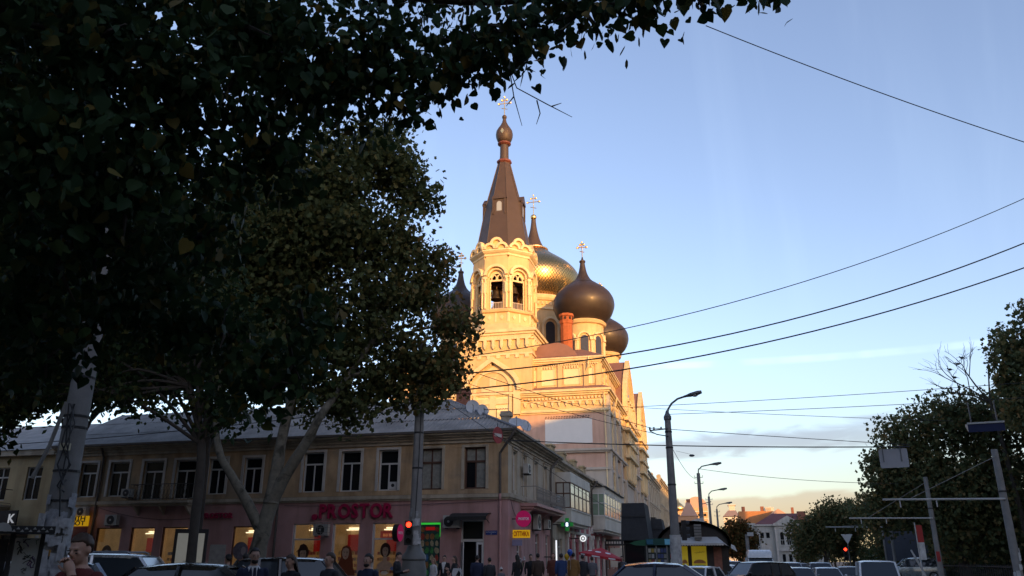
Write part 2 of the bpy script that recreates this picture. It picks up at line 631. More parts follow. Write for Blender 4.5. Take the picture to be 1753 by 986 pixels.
# string course, cornice, eave
bands = MB()
for F, L_ in ((FA, LA), (FB, LB)):
    e = 0.0 if F is FA else 0.0
    bands.fbox(F, -0.14 if F is FA else 0.0, L_, 0.001 if F is FA else 0.001, 0.14, 4.80, 5.0)
    bands.fbox(F, -0.07 if F is FA else 0.0, L_, 0.002, 0.07, 4.70, 4.80)
bands.build('string_course', M_TRIM, cb)
corn = MB()
for F, L_ in ((FA, LA), (FB, LB)):
    for (d, z0, z1) in ((0.10, 7.82, 8.0), (0.22, 8.0, 8.14), (0.36, 8.14, 8.26), (0.55, 8.26, 8.40)):
        corn.fbox(F, -d if F is FA else 0.0, L_, -0.3, d, z0, z1)
corn.build('cornice', M_TRIM, cb)
gut = MB()
gut.fbox(FA, -0.66, LA, 0.56, 0.66, 8.36, 8.48)
gut.fbox(FB, -0.56, LB, 0.56, 0.66, 8.36, 8.48)
gut.build('gutter', M_PIPE, cb)
# surrounds of the upper windows
for i, (a, b, st) in enumerate(UPW):
    z0, z1 = (5.28 if st != 'door' else 5.06), (7.58 if a < 14 else 7.4)
    sr = MB()
    sr.fbox(FA, a - 0.16, a, 0.002, 0.05, z0, z1 + 0.14).fbox(FA, b, b + 0.16, 0.002, 0.05, z0, z1 + 0.14).fbox(FA, a, b, 0.002, 0.05, z1, z1 + 0.14)
    sr.build('window_surround', M_TRIM if st == 'wood' else M_WHITE, cb)
    if st == 'wood':
        window(FA, a, b, z0, z1, cb, M_WOOD, M_CURT if i else M_GLASS, 2, 0.66, -0.22, 0.09, gm2=M_CURT)
    elif st == 'vent':
        w = window(FA, a, b, z0, z1, cb, M_PVC, M_GLASS, 2, 0.66, -0.2, 0.08, gm2=None, top1=True)
        MB().fbox(FA, a + 0.1, a + 0.6, -0.19, -0.13, z0 + 0.1, z0 + 0.5).build('vent_panel', M_PVC, w)
        MB().disc((a + 0.33, z0 + 0.3), 0.1, lambda p, q, h: FA(p, h, q), -0.13, -0.12, 16).build('vent_fan', M_ACG, w)
        MB().fbox(FA, a + 0.08, b - 0.08, -0.26, -0.235, z0 + 1.6, z1 - 0.08).build('roller_blind', M_BLIND, w)
    elif st == 'door':
        window(FA, a, b, z0, z1, cb, M_PVC, M_GLASS, 2, 0.72, -0.2, 0.08, name='balcony_door', top1=True)
    else:
        w = window(FA, a, b, z0, z1, cb, M_PVC, M_GLASS, 2, 0.70, -0.2, 0.075, top1=True)
        if i in (3, 4):
            MB().fbox(FA, a + 0.08, b - 0.08, -0.26, -0.235, z0 + 1.65, z1 - 0.08).build('roller_blind', M_BLIND, w)
for i, (a, b) in enumerate(SW):
    window(FB, a, b, 5.15 if i else 5.3, 7.4, cb, M_PVC, M_GLASS, 2, 0.7, -0.18, 0.07, top1=True)
    h = MB().fbox(FB, a - 0.14, b + 0.14, 0.002, 0.1, 7.5, 7.62).fbox(FB, a - 0.2, b + 0.2, 0.002, 0.16, 7.62, 7.7)
    h.fbox(FB, a - 0.14, a, 0.002, 0.05, 5.1, 7.5).fbox(FB, b, b + 0.14, 0.002, 0.05, 5.1, 7.5)
    h.build('window_hood', M_TRIM, cb)
for a, b, z0, z1 in SD:
    window(FB, a, b, z0, z1, cb, M_WHITE, M_GLASS, 1, 0.75, -0.18, 0.08, name='shop_window')
window(FB, 12.0, 12.9, 0.3, 3.0, cb, M_WHITE, M_GLASS, 1, 0.75, -0.18, 0.08, name='shop_door')

# roof of corrugated sheets: front slope and street-side hip
PITCH_TOP = 11.25
M_RIDGE = mat('ridge capping', (0.2, 0.2, 0.21), 0.8, var=0.2)


def corrugated(p0, p1, up, length, step=0.24, amp=0.04):
    """Sheet from the eave line p0-p1 up the slope; length(t) is how far it runs at t along the eave."""
    p0, p1, up = Vector(p0), Vector(p1), Vector(up).normalized()
    d = (p1 - p0)
    n = max(2, int(d.length / step * 4))
    nrm = d.normalized().cross(up).normalized()
    nrm = nrm if nrm.z > 0 else -nrm
    a, b = [], []
    for i in range(n + 1):
        t = i / n
        off = nrm * (amp * math.sin(2 * math.pi * t * d.length / step))
        a.append(p0 + d * t + off)
        b.append(p0 + d * t + up * length(t) + off)
    return a, b


e0, e1 = Vector((CX + 0.6, CY - 0.6, 8.46)), Vector((CX - LA, CY - 0.6, 8.46))
run, rise = 5.8, 2.85
slope = math.hypot(run, rise)
for k in range(3):                                                   # three courses of sheets, each lapping the one below
    f0, f1 = k / 3, (k + 1) / 3 + (0.02 if k < 2 else 0)
    upv = Vector((0, run, rise))
    L_eave = (e1 - e0).length
    A, B = corrugated(e0, e1, upv, lambda t: slope)
    a2, b2 = [], []
    for i, (p, q) in enumerate(zip(A, B)):
        t = i / (len(A) - 1)
        mx = min(1.0, t * L_eave / run)                               # the hip cuts the near end
        lo, hi = min(f0, mx), min(f1, mx)
        a2.append(p + (q - p) * lo + Vector((0, 0, 0.04 * k)))
        b2.append(p + (q - p) * hi + Vector((0, 0, 0.04 * k)))
    MB().strip(a2, b2).build('roof_sheet_course', M_SLATE, cb, fix=False)
    e2 = Vector((CX + 0.6, CY + LB, 8.46))
    A, B = corrugated(e0, e2, Vector((-run, 0, rise)), lambda t: slope)
    a2, b2 = [], []
    L2 = (e2 - e0).length
    for i, (p, q) in enumerate(zip(A, B)):
        t = i / (len(A) - 1)
        mx = min(1.0, t * L2 / run)
        lo, hi = min(f0, mx), min(f1, mx)
        a2.append(p + (q - p) * lo + Vector((0, 0, 0.04 * k)))
        b2.append(p + (q - p) * hi + Vector((0, 0, 0.04 * k)))
    MB().strip(a2, b2).build('hip_sheet_course', M_SLATE, cb, fix=False)
rd = MB()
rd.tube([(CX + 0.6, CY - 0.6, 8.5), (CX + 0.6 - run, CY - 0.6 + run, 8.5 + rise)], 0.09, 6)
rd.tube([(CX + 0.6 - run, CY - 0.6 + run, 8.5 + rise), (CX - LA, CY - 0.6 + run, 8.5 + rise)], 0.09, 6)
rd.build('ridge_capping', M_RIDGE, cb)
MB().add([(CX - LA, CY - 0.6 + run, 8.46 + rise), (CX + 0.6 - run, CY - 0.6 + run, 8.46 + rise), (CX + 0.6 - run, CY + 11.2, 8.46), (CX - LA, CY + 11.2, 8.46)], [(0, 1, 2, 3)]).build('rear_roof_slope', M_SLATE, cb)
MB().box(CX - LA, CX - LA + 0.15, CY + 0.02, CY + 11, 4.9, 8.4).build('party_wall', M_BUFF, cb)


def chimney(x, y, z0, z1, w, d, parent, m=M_BRICK):
    b = MB().box(x - w / 2, x + w / 2, y - d / 2, y + d / 2, z0, z1)
    b.box(x - w / 2 - 0.07, x + w / 2 + 0.07, y - d / 2 - 0.07, y + d / 2 + 0.07, z1, z1 + 0.14)
    b.box(x - w / 2 - 0.03, x + w / 2 + 0.03, y - d / 2 - 0.03, y + d / 2 + 0.03, z1 + 0.14, z1 + 0.3)
    b.build('chimney', m, parent)


chimney(-15.6, 49.2, 10.4, 11.9, 0.8, 0.6, cb)
chimney(-11.9, 46.2, 8.6, 9.75, 0.55, 0.5, cb, M_TRIM)
chimney(-34.8, 48.8, 10.4, 11.7, 1.0, 0.7, cb, M_BLACK)
chimney(-22.6, 49.0, 10.4, 11.8, 0.8, 0.6, cb)

# downpipes
dp = MB().tube([(CX + 0.55, CY - 0.6, 8.4), (CX + 0.3, CY - 0.55, 8.0), FA(0.42, 0.12, 7.2), FA(0.42, 0.1, 4.95)], 0.075, 8)
dp.build('downpipe', M_PIPE, cb)
MB().tube([FA(0.42, 0.16, 4.98), FA(0.42, 0.16, 4.72), FA(0.42, 0.09, 4.6), FA(0.42, 0.09, 0.1)], 0.08, 8).build('downpipe', M_PPIPE, cb)
MB().tube([FA(13.9, 0.5, 8.35), FA(13.9, 0.1, 7.7), FA(13.9, 0.1, 0.1)], 0.07, 8).build('downpipe', M_PIPE, cb)
MB().tube([FA(26.5, 0.5, 8.35), FA(26.5, 0.1, 7.7), FA(26.5, 0.1, 0.1)], 0.07, 8).build('downpipe', M_PIPE, cb)
MB().tube([FB(12.4, 0.6, 8.4), FB(11.5, 0.14, 7.5), FB(11.4, 0.12, 6.9), FB(11.4, 0.12, 0.1)], 0.08, 8).build('downpipe', M_PIPE, cb)

# entrance: transom light, white door leaves standing open, dark hall
a, b = DOORW
dr = MB()
dr.fbox(FA, a, a + 0.09, -0.2, -0.06, 0.02, 3.62).fbox(FA, b - 0.09, b, -0.2, -0.06, 0.02, 3.62)
dr.fbox(FA, a + 0.09, b - 0.09, -0.2, -0.06, 2.48, 2.62).fbox(FA, a + 0.09, b - 0.09, -0.2, -0.06, 3.54, 3.62)
dfo = dr.build('entrance_frame', M_PVC, cb)
MB().fbox(FA, a + 0.1, b - 0.1, -0.15, -0.13, 2.63, 3.53).build('transom_pane', M_GLASS, dfo)


def leaf_door(s_h, ang, flip):
    """A glazed leaf hinged at s_h and swung outwards."""
    w = 0.56
    du = Vector((-math.cos(ang) * flip, -math.sin(ang), 0))
    o = Vector(FA(s_h, -0.04, 0.03))
    nn = Vector((du.y, -du.x, 0))
    F = Fr(o, du, nn)
    d = MB()
    d.fbox(F, 0, 0.11, 0, 0.05, 0, 2.42).fbox(F, w - 0.11, w, 0, 0.05, 0, 2.42).fbox(F, 0.11, w - 0.11, 0, 0.05, 0, 0.35).fbox(F, 0.11, w - 0.11, 0, 0.05, 2.3, 2.42).fbox(F, 0.11, w - 0.11, 0, 0.05, 0.95, 1.05)
    q = d.build('door_leaf', M_PVC, cb)
    MB().fbox(F, 0.11, w - 0.11, 0.015, 0.03, 0.35, 0.95).fbox(F, 0.11, w - 0.11, 0.015, 0.03, 1.05, 2.3).build('pane', M_GLASS, q)


leaf_door(b - 0.05, R(62), -1)
leaf_door(a + 0.06, R(70), 1)
hall = MB().fbox(FA, a - 0.4, b + 0.4, -3.0, -2.95, 0, 3.6)
hall.build('hall_back', M_BLACK, cb)
MB().fbox(FA, a + 0.15, a + 0.55, -0.32, -0.3, 0.02, 1.05).build('door_counter', mat('pale blue panel', (0.35, 0.45, 0.5), 0.6), cb)
aw = MB()
pts = [(0.0, 3.98), (0.35, 3.97), (0.7, 3.9), (1.0, 3.76)]
for (n0, z0), (n1, z1) in zip(pts, pts[1:]):
    aw.hexa([FA(0.95, n0, z0 - 0.04), FA(3.05, n0, z0 - 0.04), FA(3.05, n1, z1 - 0.04), FA(0.95, n1, z1 - 0.04), FA(0.95, n0, z0), FA(3.05, n0, z0), FA(3.05, n1, z1), FA(0.95, n1, z1)])
aw.fbox(FA, 0.95, 3.05, 0.98, 1.02, 3.56, 3.75)
awo = aw.build('door_canopy', M_IRON, cb)
for s_ in (1.05, 2.95):
    MB().tube([FA(s_, 0.0, 3.45), FA(s_, 0.5, 3.6), FA(s_, 0.95, 3.7)], 0.02, 6).build('bracket', M_IRON, awo)

# shop display windows with faintly self-glowing rooms behind
M_CLEAR = bpy.data.materials.new('clear shop glass')
M_CLEAR.use_nodes = True
cn, cl_ = M_CLEAR.node_tree.nodes, M_CLEAR.node_tree.links
tr_, gl_, mx_ = cn.new('ShaderNodeBsdfTransparent'), cn.new('ShaderNodeBsdfGlossy'), cn.new('ShaderNodeMixShader')
tr_.inputs[0].default_value = (0.9, 0.9, 0.88, 1)
gl_.inputs['Roughness'].default_value = 0.03
mx_.inputs[0].default_value = 0.16
cl_.new(tr_.outputs[0], mx_.inputs[1])
cl_.new(gl_.outputs[0], mx_.inputs[2])
cl_.new(mx_.outputs[0], cn['Material Output'].inputs[0])
for i, (a, b) in enumerate(SHOP):
    zt = 3.52 if a < 14 else 3.42
    green = i == 3
    if green:
        fr = window(FA, a, b, 0.62, zt, cb, M_WHITE, M_GLASS, 1, None, -0.16, 0.05, name='shop_window')
    else:
        f = MB()
        fw = 0.11 if i < 3 else 0.05
        f.fbox(FA, b - fw, b, -0.2, -0.08, 0.62, zt).fbox(FA, a, a + 0.04, -0.2, -0.08, 0.62, zt).fbox(FA, a + 0.04, b - fw, -0.2, -0.08, zt - 0.06, zt).fbox(FA, a + 0.04, b - fw, -0.2, -0.08, 0.62, 0.7)
        if i in (0, 2):
            f.fbox(FA, a + 0.04, b - fw, -0.2, -0.08, 2.62, 2.7)
        fr = f.build('shop_window', M_PVC if i < 3 else M_WOOD, cb)
    if green:
        continue
    MB().fbox(FA, a + 0.04, b - 0.04, -0.145, -0.14, 0.68, zt - 0.05).build('pane', M_CLEAR, fr)
    room = MB()
    room.fbox(FA, a - 0.3, b + 0.3, -0.86, -0.84, 0.3, zt + 0.25).fbox(FA, a - 0.32, a - 0.3, -0.84, -0.29, 0.3, zt + 0.25).fbox(FA, b + 0.3, b + 0.32, -0.84, -0.29, 0.3, zt + 0.25)
    room.fbox(FA, a - 0.3, b + 0.3, -0.84, -0.29, zt + 0.23, zt + 0.25)
    room.build('display_room', M_ROOM, fr)
    if i != 7:
        s_ = a + (b - a) * 0.12
        for q in range(2):
            MB().fbox(FA, s_ + 0.1 * q, s_ + 0.8 + 0.05 * q, -0.82 + 0.2 * q, -0.78 + 0.2 * q, zt - 0.27 - 0.1 * q, zt - 0.21 - 0.1 * q).build('tube_lamp', M_TUBE, fr)
        MB().fbox(FA, a + 0.02, a + (b - a) * (0.62 if i != 0 else 0.45), -0.80, -0.78, 2.0, zt - 0.6).build('red_panel', M_PRED, fr)
        sh = MB()
        for q in range(4):
            sh.fbox(FA, a + 0.02, b - 0.02, -0.78, -0.55, 0.8 + 0.33 * q, 0.83 + 0.33 * q)
        sho = sh.build('shelf', M_ROOM, fr)
        for q in range(4):
            for r_ in range(9):
                cc = random.choice([(0.6, 0.3, 0.05), (0.55, 0.1, 0.1), (0.6, 0.55, 0.4), (0.2, 0.2, 0.35), (0.7, 0.5, 0.1)])
                s0 = a + 0.05 + r_ * (b - a - 0.15) / 9
                MB().fbox(FA, s0, s0 + 0.05 + 0.08 * random.random(), -0.7, -0.58, 0.832 + 0.33 * q, 0.98 + 0.33 * q + random.random() * 0.08).build('product', mat('product %d' % (int(cc[0] * 100 + cc[1] * 10)), cc, 0.5, var=0.05), sho)


# ------------------------------------------------------------------ printed window posters
M_SKIN_P = mat('printed skin', (0.42, 0.28, 0.19), 0.5, var=0.25, scale=6)
M_HAIR_P = mat('printed dark hair', (0.05, 0.02, 0.012), 0.5, var=0.1)
M_HAIR_R = mat('printed auburn hair', (0.16, 0.035, 0.012), 0.5, var=0.1)
M_PAPER = mat('poster paper', (0.50, 0.46, 0.38), 0.6, var=0.12, scale=3)
M_LIP = mat('printed lips', (0.4, 0.03, 0.03), 0.5, var=0)


def portrait(label, s, z, w, F, n, hair, hat=False, longhair=False, group=None):
    """A cut-out portrait film stuck inside the glass."""
    t = thing('window_portrait_poster', label, 'poster', F(s, n, z), group)
    P2 = lambda p, q, h: F(p, n + h, q)
    def oval(cx, cz, rx, rz, h, m, nm):
        MB().prism([(cx + rx * math.cos(2 * math.pi * i / 20), cz + rz * math.sin(2 * math.pi * i / 20)) for i in range(20)], P2, h, h + 0.002).build(nm, m, t)
    fz = z + w * 1.15
    if longhair:
        MB().prism([(s - w * .52, z), (s - w * .44, fz - w * .4), (s - w * .34, fz + w * .05), (s - w * .26, fz + w * .3), (s - w * .05, fz + w * .42), (s + w * .18, fz + w * .34), (s + w * .27, fz + w * .1), (s + w * .26, fz - w * .2), (s + w * .4, fz - w * .5), (s + w * .34, z)], P2, 0.0, 0.002).build('hair', hair, t)
    else:
        oval(s, fz + w * .1, w * .36, w * .46, 0.0, hair, 'hair')
    MB().prism([(s - w * .62, z), (s - w * .5, z + w * .4), (s - w * .13, z + w * .6), (s - w * .13, fz - w * .3), (s + w * .13, fz - w * .3), (s + w * .13, z + w * .6), (s + w * .5, z + w * .4), (s + w * .62, z)], P2, 0.003, 0.005).build('shoulders', M_SKIN_P if not longhair else hair, t)
    MB().prism([(s + w * a_, fz + w * b_) for a_, b_ in [(-.2, .12), (-.16, .24), (0, .3), (.16, .24), (.2, .12), (.19, -.08), (.12, -.24), (0, -.31), (-.12, -.24), (-.19, -.08)]], P2, 0.006, 0.008).build('face', M_SKIN_P, t)
    for k in (-1, 1):
        oval(s + k * w * .085, fz + w * .05, w * .038, w * .014, 0.009, M_HAIR_P, 'eye')
        oval(s + k * w * .09, fz + w * .095, w * .05, w * .008, 0.009, M_HAIR_P, 'brow')
    oval(s, fz - w * .16, w * .05, w * .02, 0.009, M_LIP, 'lips')
    MB().prism([(s - w * .015, fz + w * .04), (s + w * .02, fz + w * .04), (s + w * .045, fz - w * .08), (s - w * .03, fz - w * .08)], P2, 0.009, 0.011).build('nose', mat('printed shade skin', (0.5, 0.3, 0.2), 0.5, var=0), t)
    if hat:
        MB().prism([(s - w * .55, fz + w * .16), (s - w * .2, fz + w * .36), (s - w * .2, fz + w * .52), (s, fz + w * .62), (s + w * .25, fz + w * .52), (s + w * .25, fz + w * .36), (s + w * .5, fz + w * .1), (s + w * .25, fz + w * .22), (s - w * .2, fz + w * .24)], P2, 0.012, 0.014).build('hat', M_HAIR_P, t)
    return t


portrait('poster of a woman in a dark brimmed hat in the lit shop window', 12.15, 0.75, 0.95, FA, -0.14, M_HAIR_P, hat=True)
portrait('poster of a woman with long auburn hair in a shop window', 9.5, 0.68, 1.05, FA, -0.14, M_HAIR_R, longhair=True)
portrait('poster of a dark-haired woman below red lettering in a shop window', 7.1, 1.0, 0.85, FA, -0.14, M_HAIR_P)
portrait('dim poster of a smiling face in the leftmost shop window', 25.4, 0.7, 1.0, FA, -0.14, mat('printed brown hair', (0.12, 0.07, 0.04), 0.5))
pf = thing('window_scarf_poster', 'white and pale blue lower half of a poster under a woman portrait', 'poster', FA(7.1, -0.15, 0.66))
for k in range(9):
    MB().prism([(7.1 + 0.6 * math.sin(k * 2.1) + 0.22 * math.cos(j * 1.05), 0.86 + 0.12 * (k % 3) + 0.11 * math.sin(j * 1.05)) for j in range(6)], lambda p, q, h: FA(p, h, q), -0.137 + 0.002 * k, -0.136 + 0.002 * k).build('print_patch', [M_PAPER, M_CURT, mat('printed blue', (0.12, 0.16, 0.3), 0.5)][k % 3], pf)
vt = thing('red_window_banner', 'red banner lettered ВА ВОЛО behind the right shop window', 'banner', FA(7.1, -0.5, 2.75))
MB().fbox(FA, 6.46, 7.6, -0.50, -0.48, 2.72, 3.1).build('banner_sheet', M_PRED, vt)
text_part('lettering', 'ва воло', 0.27, FA, 6.95, -0.475, 2.8, mat('orange letters', (0.8, 0.35, 0.15), 0.5, var=0, emit=(0.9, 0.35, 0.1), estr=0.2), vt, flip=-1, width=0.95)
cp = thing('round_window_poster', 'round grey portrait disc in the shop window beside the plane tree', 'poster', FA(16.2, -0.14, 2.0))
MB().disc((16.2, 2.05), 0.5, lambda p, q, h: FA(p, h, q), -0.14, -0.137).build('poster_disc', mat('grey print', (0.16, 0.14, 0.17), 0.5, var=0.5, scale=6), cp)
MB().prism([(16.0 + 0.16 * math.cos(i), 2.05 + 0.24 * math.sin(i)) for i in np.linspace(0, 5.8, 14)], lambda p, q, h: FA(p, h, q), -0.136, -0.134).build('face', mat('dim printed face', (0.35, 0.3, 0.3), 0.5), cp)

# the green-edged pharmacy or optics window packed with printed pictures
gw = thing('printed_window_film', 'window packed with green and red printed pictures inside a glowing green edge', 'window film', FA(4.48, -0.13, 0.62))
PAL = [(0.05, 0.22, 0.06), (0.10, 0.30, 0.05), (0.30, 0.05, 0.03), (0.04, 0.12, 0.25), (0.35, 0.30, 0.18), (0.03, 0.10, 0.05), (0.25, 0.12, 0.04), (0.02, 0.06, 0.05)]
PM = [mat('film print %d' % i, c_, 0.5, var=0.45, scale=9) for i, c_ in enumerate(PAL)]
rr = random.Random(3)
MB().fbox(FA, 3.91, 5.06, -0.125, -0.12, 0.7, 3.44).build('film_sheet', PM[7], gw)
for r_ in range(7):
    for c_ in range(4):
        s0, z0 = 3.93 + c_ * 0.285, 0.72 + r_ * 0.375
        n_ = rr.choice([5, 7, 9])
        if r_ == 6 and c_ in (1, 2):
            continue
        cx, cz, rx, rz = s0 + 0.14, z0 + 0.18, 0.10 + rr.random() * 0.05, 0.13 + rr.random() * 0.07
        MB().prism([(cx + rx * math.cos(6.283 * i / n_ + 0.4) * (0.8 + 0.4 * rr.random()), cz + rz * math.sin(6.283 * i / n_ + 0.4) * (0.8 + 0.4 * rr.random())) for i in range(n_)], lambda p, q, h: FA(p, h, q), -0.118 + 0.001 * ((r_ + c_) % 3), -0.115 + 0.001 * ((r_ + c_) % 3)).build('printed_picture', rr.choice(PM[:7]), gw)
GE = mat('green light strip', (0.1, 0.6, 0.1), 0.4, var=0, emit=(0.05, 0.9, 0.08), estr=0.16)
MB().fbox(FA, 3.87, 5.1, -0.11, -0.08, 3.4, 3.5).build('light_strip', GE, gw)
MB().fbox(FA, 3.87, 3.91, -0.11, -0.08, 2.75, 3.4).build('light_strip', GE, gw)
MB().fbox(FA, 5.06, 5.1, -0.11, -0.08, 2.75, 3.4).build('light_strip', GE, gw)
MB().fbox(FA, 4.2, 4.75, -0.112, -0.1, 3.1, 3.28).build('dim_red_display', mat('dim red led', (0.3, 0.01, 0.01), 0.5, emit=(0.6, 0.01, 0.01), estr=0.1), gw)
# ------------------------------------------------------------------ shop signs on the corner building
def letter_sign(label, txt, s_left, width, size, z, dot=True, m=M_MAGD, F=FA, n=0.10):
    t = thing('shop_sign', label, 'sign', F(s_left, 0, z))
    adv = []
    for ch in txt:
        me = text_mesh(ch, size, 0.05, size * 0.03)
        xs_ = [v.co.x for v in me.vertices]
        adv.append((me, min(xs_), max(xs_)))
    tot = sum(b - a for _, a, b in adv) + size * 0.07 * (len(txt) - 1)
    k = width / tot
    x = 0.0
    org = Vector(ORG[t.name])
    for me, a, b in adv:
        for v in me.vertices:
            px, py, pq = v.co
            v.co = Vector(F(s_left - (x + (px - a) * k), n + pq, z + py)) - org
        me.materials.clear()
        place('letter', me, m, t)
        x += (b - a) * k + size * 0.07 * k
    if dot:
        MB().disc((s_left + 0.28, z + 0.06), 0.17, lambda p, q, h: F(p, h, q), n - 0.05, n + 0.05, 20).build('dot', m, t)
    return t


letter_sign('large crimson PROSTOR letters on the pink wall above three shop windows', 'PROSTOR', 11.2, 4.55, 1.08, 3.82)
letter_sign('small dark PROSTOR letters in the gloom left of the plane tree trunk', 'PROSTOR', 18.9, 2.1, 0.42, 3.9, dot=False)


def disc_sign(label, c, r, ax, th, arm, txtF=None, flip=1):
    """Round box sign on a bracket; ax is the direction the face looks."""
    t = thing('round_shop_sign', label, 'sign', c)
    ax = Vector(ax)
    sd = Vector((0, 0, 1)).cross(ax)
    o = Vector(c)
    fn = lambda p, q, h: tuple(o + sd * p + Vector((0, 0, 1)) * q + ax * h)
    MB().disc((0, 0), r, fn, -th / 2, th / 2, 40).build('sign_rim', M_BLACK, t)
    MB().disc((0, 0), r * 0.99, fn, th / 2 + 0.002, th / 2 + 0.012, 40).build('sign_face', M_MAG, t)
    F = Fr(o, sd, ax)
    text_part('lettering', '.PROSTOR', r * 0.42, F, 0, th / 2 + 0.014, -r * 0.14, M_WLET, t, extrude=0.003, bold=0.008, width=r * 1.45)
    MB().tube(arm, 0.03, 6).build('bracket', M_IRON, t)
    return t


disc_sign('round magenta PROSTOR disc hanging over the street corner', (-10.33, 44.0, 3.68), 0.44, (0, -1, 0), 0.14, [(-11.0, 44.0, 3.68), (-10.7, 44.0, 3.68)])
disc_sign('round magenta disc seen edge-on beside the red traffic light', (-17.1, 42.5, 2.95), 0.46, (1, 0, 0), 0.3, [(-17.1, 43.2, 2.95), (-17.1, 42.9, 2.95)])
op = thing('optician_sign', 'yellow ОПТИКА sign in red letters under the round corner disc', 'sign', (-10.55, 44.0, 2.75))
MB().box(-10.95, -9.98, 43.98, 44.04, 2.68, 3.1).build('sign_panel', M_YEL, op)
text_part('lettering', 'ОПТИКА', 0.34, Fr((-10.465, 43.98, 0), (1, 0, 0), (0, -1, 0)), 0, 0.004, 2.77, M_REDL, op, extrude=0.003, bold=0.013, width=0.88)
MB().tube([(-11.0, 44.01, 2.9), (-10.95, 44.01, 2.9)], 0.025, 6).build('bracket', M_IRON, op)
bx = MB().box(-11.0, -10.45, 44.05, 44.12, 2.28, 2.58)
tag(bx.build('small_lilac_sign', mat('lilac panel', (0.25, 0.24, 0.36), 0.5)), 'small blank lilac panel below the yellow ОПТИКА sign', 'sign')
sp = thing('street_name_plate', 'dark blue street name plate beside the corner drainpipe', 'sign', FA(1.0, 0.0, 2.85))
MB().fbox(FA, 0.6, 1.25, 0.01, 0.03, 2.83, 3.05).build('plate', M_BLUE, sp)
text_part('lettering', 'вул. Пантелеймонівська', 0.09, FA, 0.93, 0.032, 2.94, M_WLET, sp, extrude=0.001, flip=-1, width=0.55)
text_part('lettering', '24', 0.08, FA, 0.93, 0.032, 2.85, M_WLET, sp, extrude=0.001, flip=-1)


# ------------------------------------------------------------------ air conditioners
def aircon(label, F, s, n, z, w=0.8, h=0.56, d=0.3, cage=False, fan=0.5):
    t = thing('air_conditioner', label, 'air conditioner', F(s, n, z), 'air conditioners on the walls')
    b = MB().fbox(F, s - w / 2, s + w / 2, n, n + d, z, z + h)
    b.build('casing', M_ACW, t)
    cx = s - w / 2 + w * fan
    fn = lambda p, q, hh: F(p, hh, q)
    fo = MB().disc((cx, z + h / 2), h * 0.42, fn, n + d + 0.002, n + d + 0.02, 24)
    go = fo.build('fan_grille', M_ACG, t)
    MB().disc((cx, z + h / 2), h * 0.10, fn, n + d + 0.022, n + d + 0.04, 12).build('fan_hub', M_ACW, go)
    br = MB()
    for k in (-1, 1):
        br.fbox(F, s + k * w * .35 - 0.02, s + k * w * .35 + 0.02, n - 0.12, n + d + 0.02, z - 0.06, z - 0.003)
    br.build('bracket', M_IRON, t)
    if cage:
        c_ = MB()
        for i in range(6):
            x = s - w / 2 - 0.08 + (w + 0.16) * i / 5
            c_.tube([F(x, n, z - 0.1), F(x, n + d + 0.14, z - 0.1), F(x, n + d + 0.14, z + h + 0.08), F(x, n, z + h + 0.08)], 0.012, 4)
        for i in range(4):
            q = z - 0.1 + (h + 0.18) * i / 3
            c_.tube([F(s - w / 2 - 0.08, n, q), F(s - w / 2 - 0.08, n + d + 0.14, q), F(s + w / 2 + 0.08, n + d + 0.14, q), F(s + w / 2 + 0.08, n, q)], 0.012, 4)
        c_.build('cage', M_GIRON, t)
    return t


aircon('caged air conditioner over the shop window with the hat poster', FA, 10.9, 0.12, 2.85, 0.9, 0.62, cage=True)
aircon('air conditioner with a black fan left of the shop entrance canopy', FA, 3.1, 0.12, 3.2, 0.95, 0.66, fan=0.66)
aircon('air conditioner on the dark wall above the currency exchange sign', FA, 27.3, 0.12, 4.1, 0.8, 0.56)
aircon('larger dim air conditioner above the left shop windows', FA, 25.0, 0.12, 3.55, 0.85, 0.62)
aircon('air conditioner under a bedroom window, second window from the left', FA, 24.2, 0.12, 5.2, 0.7, 0.5)
aircon('air conditioner high on the cream side wall by a narrow window', FB, 3.2, 0.2, 6.35, 0.75, 0.56)
aircon('air conditioner standing on the far end of the iron balcony', FB, 10.9, 0.3, 5.15, 0.7, 0.5)
aircon('larger of two air conditioners under the pink balcony', FB, 6.2, 0.12, 3.3, 0.95, 0.9)
aircon('smaller of two air conditioners under the pink balcony', FB, 9.3, 0.12, 3.45, 0.8, 0.56)

# ------------------------------------------------------------------ satellite dishes and aerial
M_DISH = mat('grey dish', (0.42, 0.43, 0.44), 0.5, var=0.12, scale=3)


def dish(label, c, r, aim, mast):
    t = thing('satellite_dish', label, 'satellite dish', mast, 'satellite dishes on the roof')
    aim = Vector(aim).normalized()
    u = aim.cross(Vector((0, 0, 1))).normalized()
    w = u.cross(aim)
    o = Vector(c)
    rows = []
    for k in range(6):
        q = r * k / 5
        rows.append([o + aim * (0.25 * q * q / r) + (u * math.cos(2 * math.pi * i / 24) + w * math.sin(2 * math.pi * i / 24) * 1.1) * max(q, 0.004) for i in range(24)])
    b = MB()
    for p, q in zip(rows, rows[1:]):
        b.strip(p, q, True)
    rows2 = [[p - aim * 0.02 for p in row] for row in rows]
    for p, q in zip(rows2, rows2[1:]):
        b.strip(p, q, True)
    b.strip(rows[-1], rows2[-1], True)
    b.build('reflector', M_DISH, t, smooth=40)
    MB().tube([o - w * r, o - w * r * 0.6 + aim * r * 0.9, o + aim * r * 0.95], 0.018, 6).build('feed_arm', M_GIRON, t)
    MB().ell(o + aim * r * 0.95, 0.06, 10, 6).build('feed_horn', M_ACW, t)
    MB().tube([mast, (mast[0], mast[1], c[2]), o - aim * 0.05], 0.03, 6).build('mast', M_IRON, t)


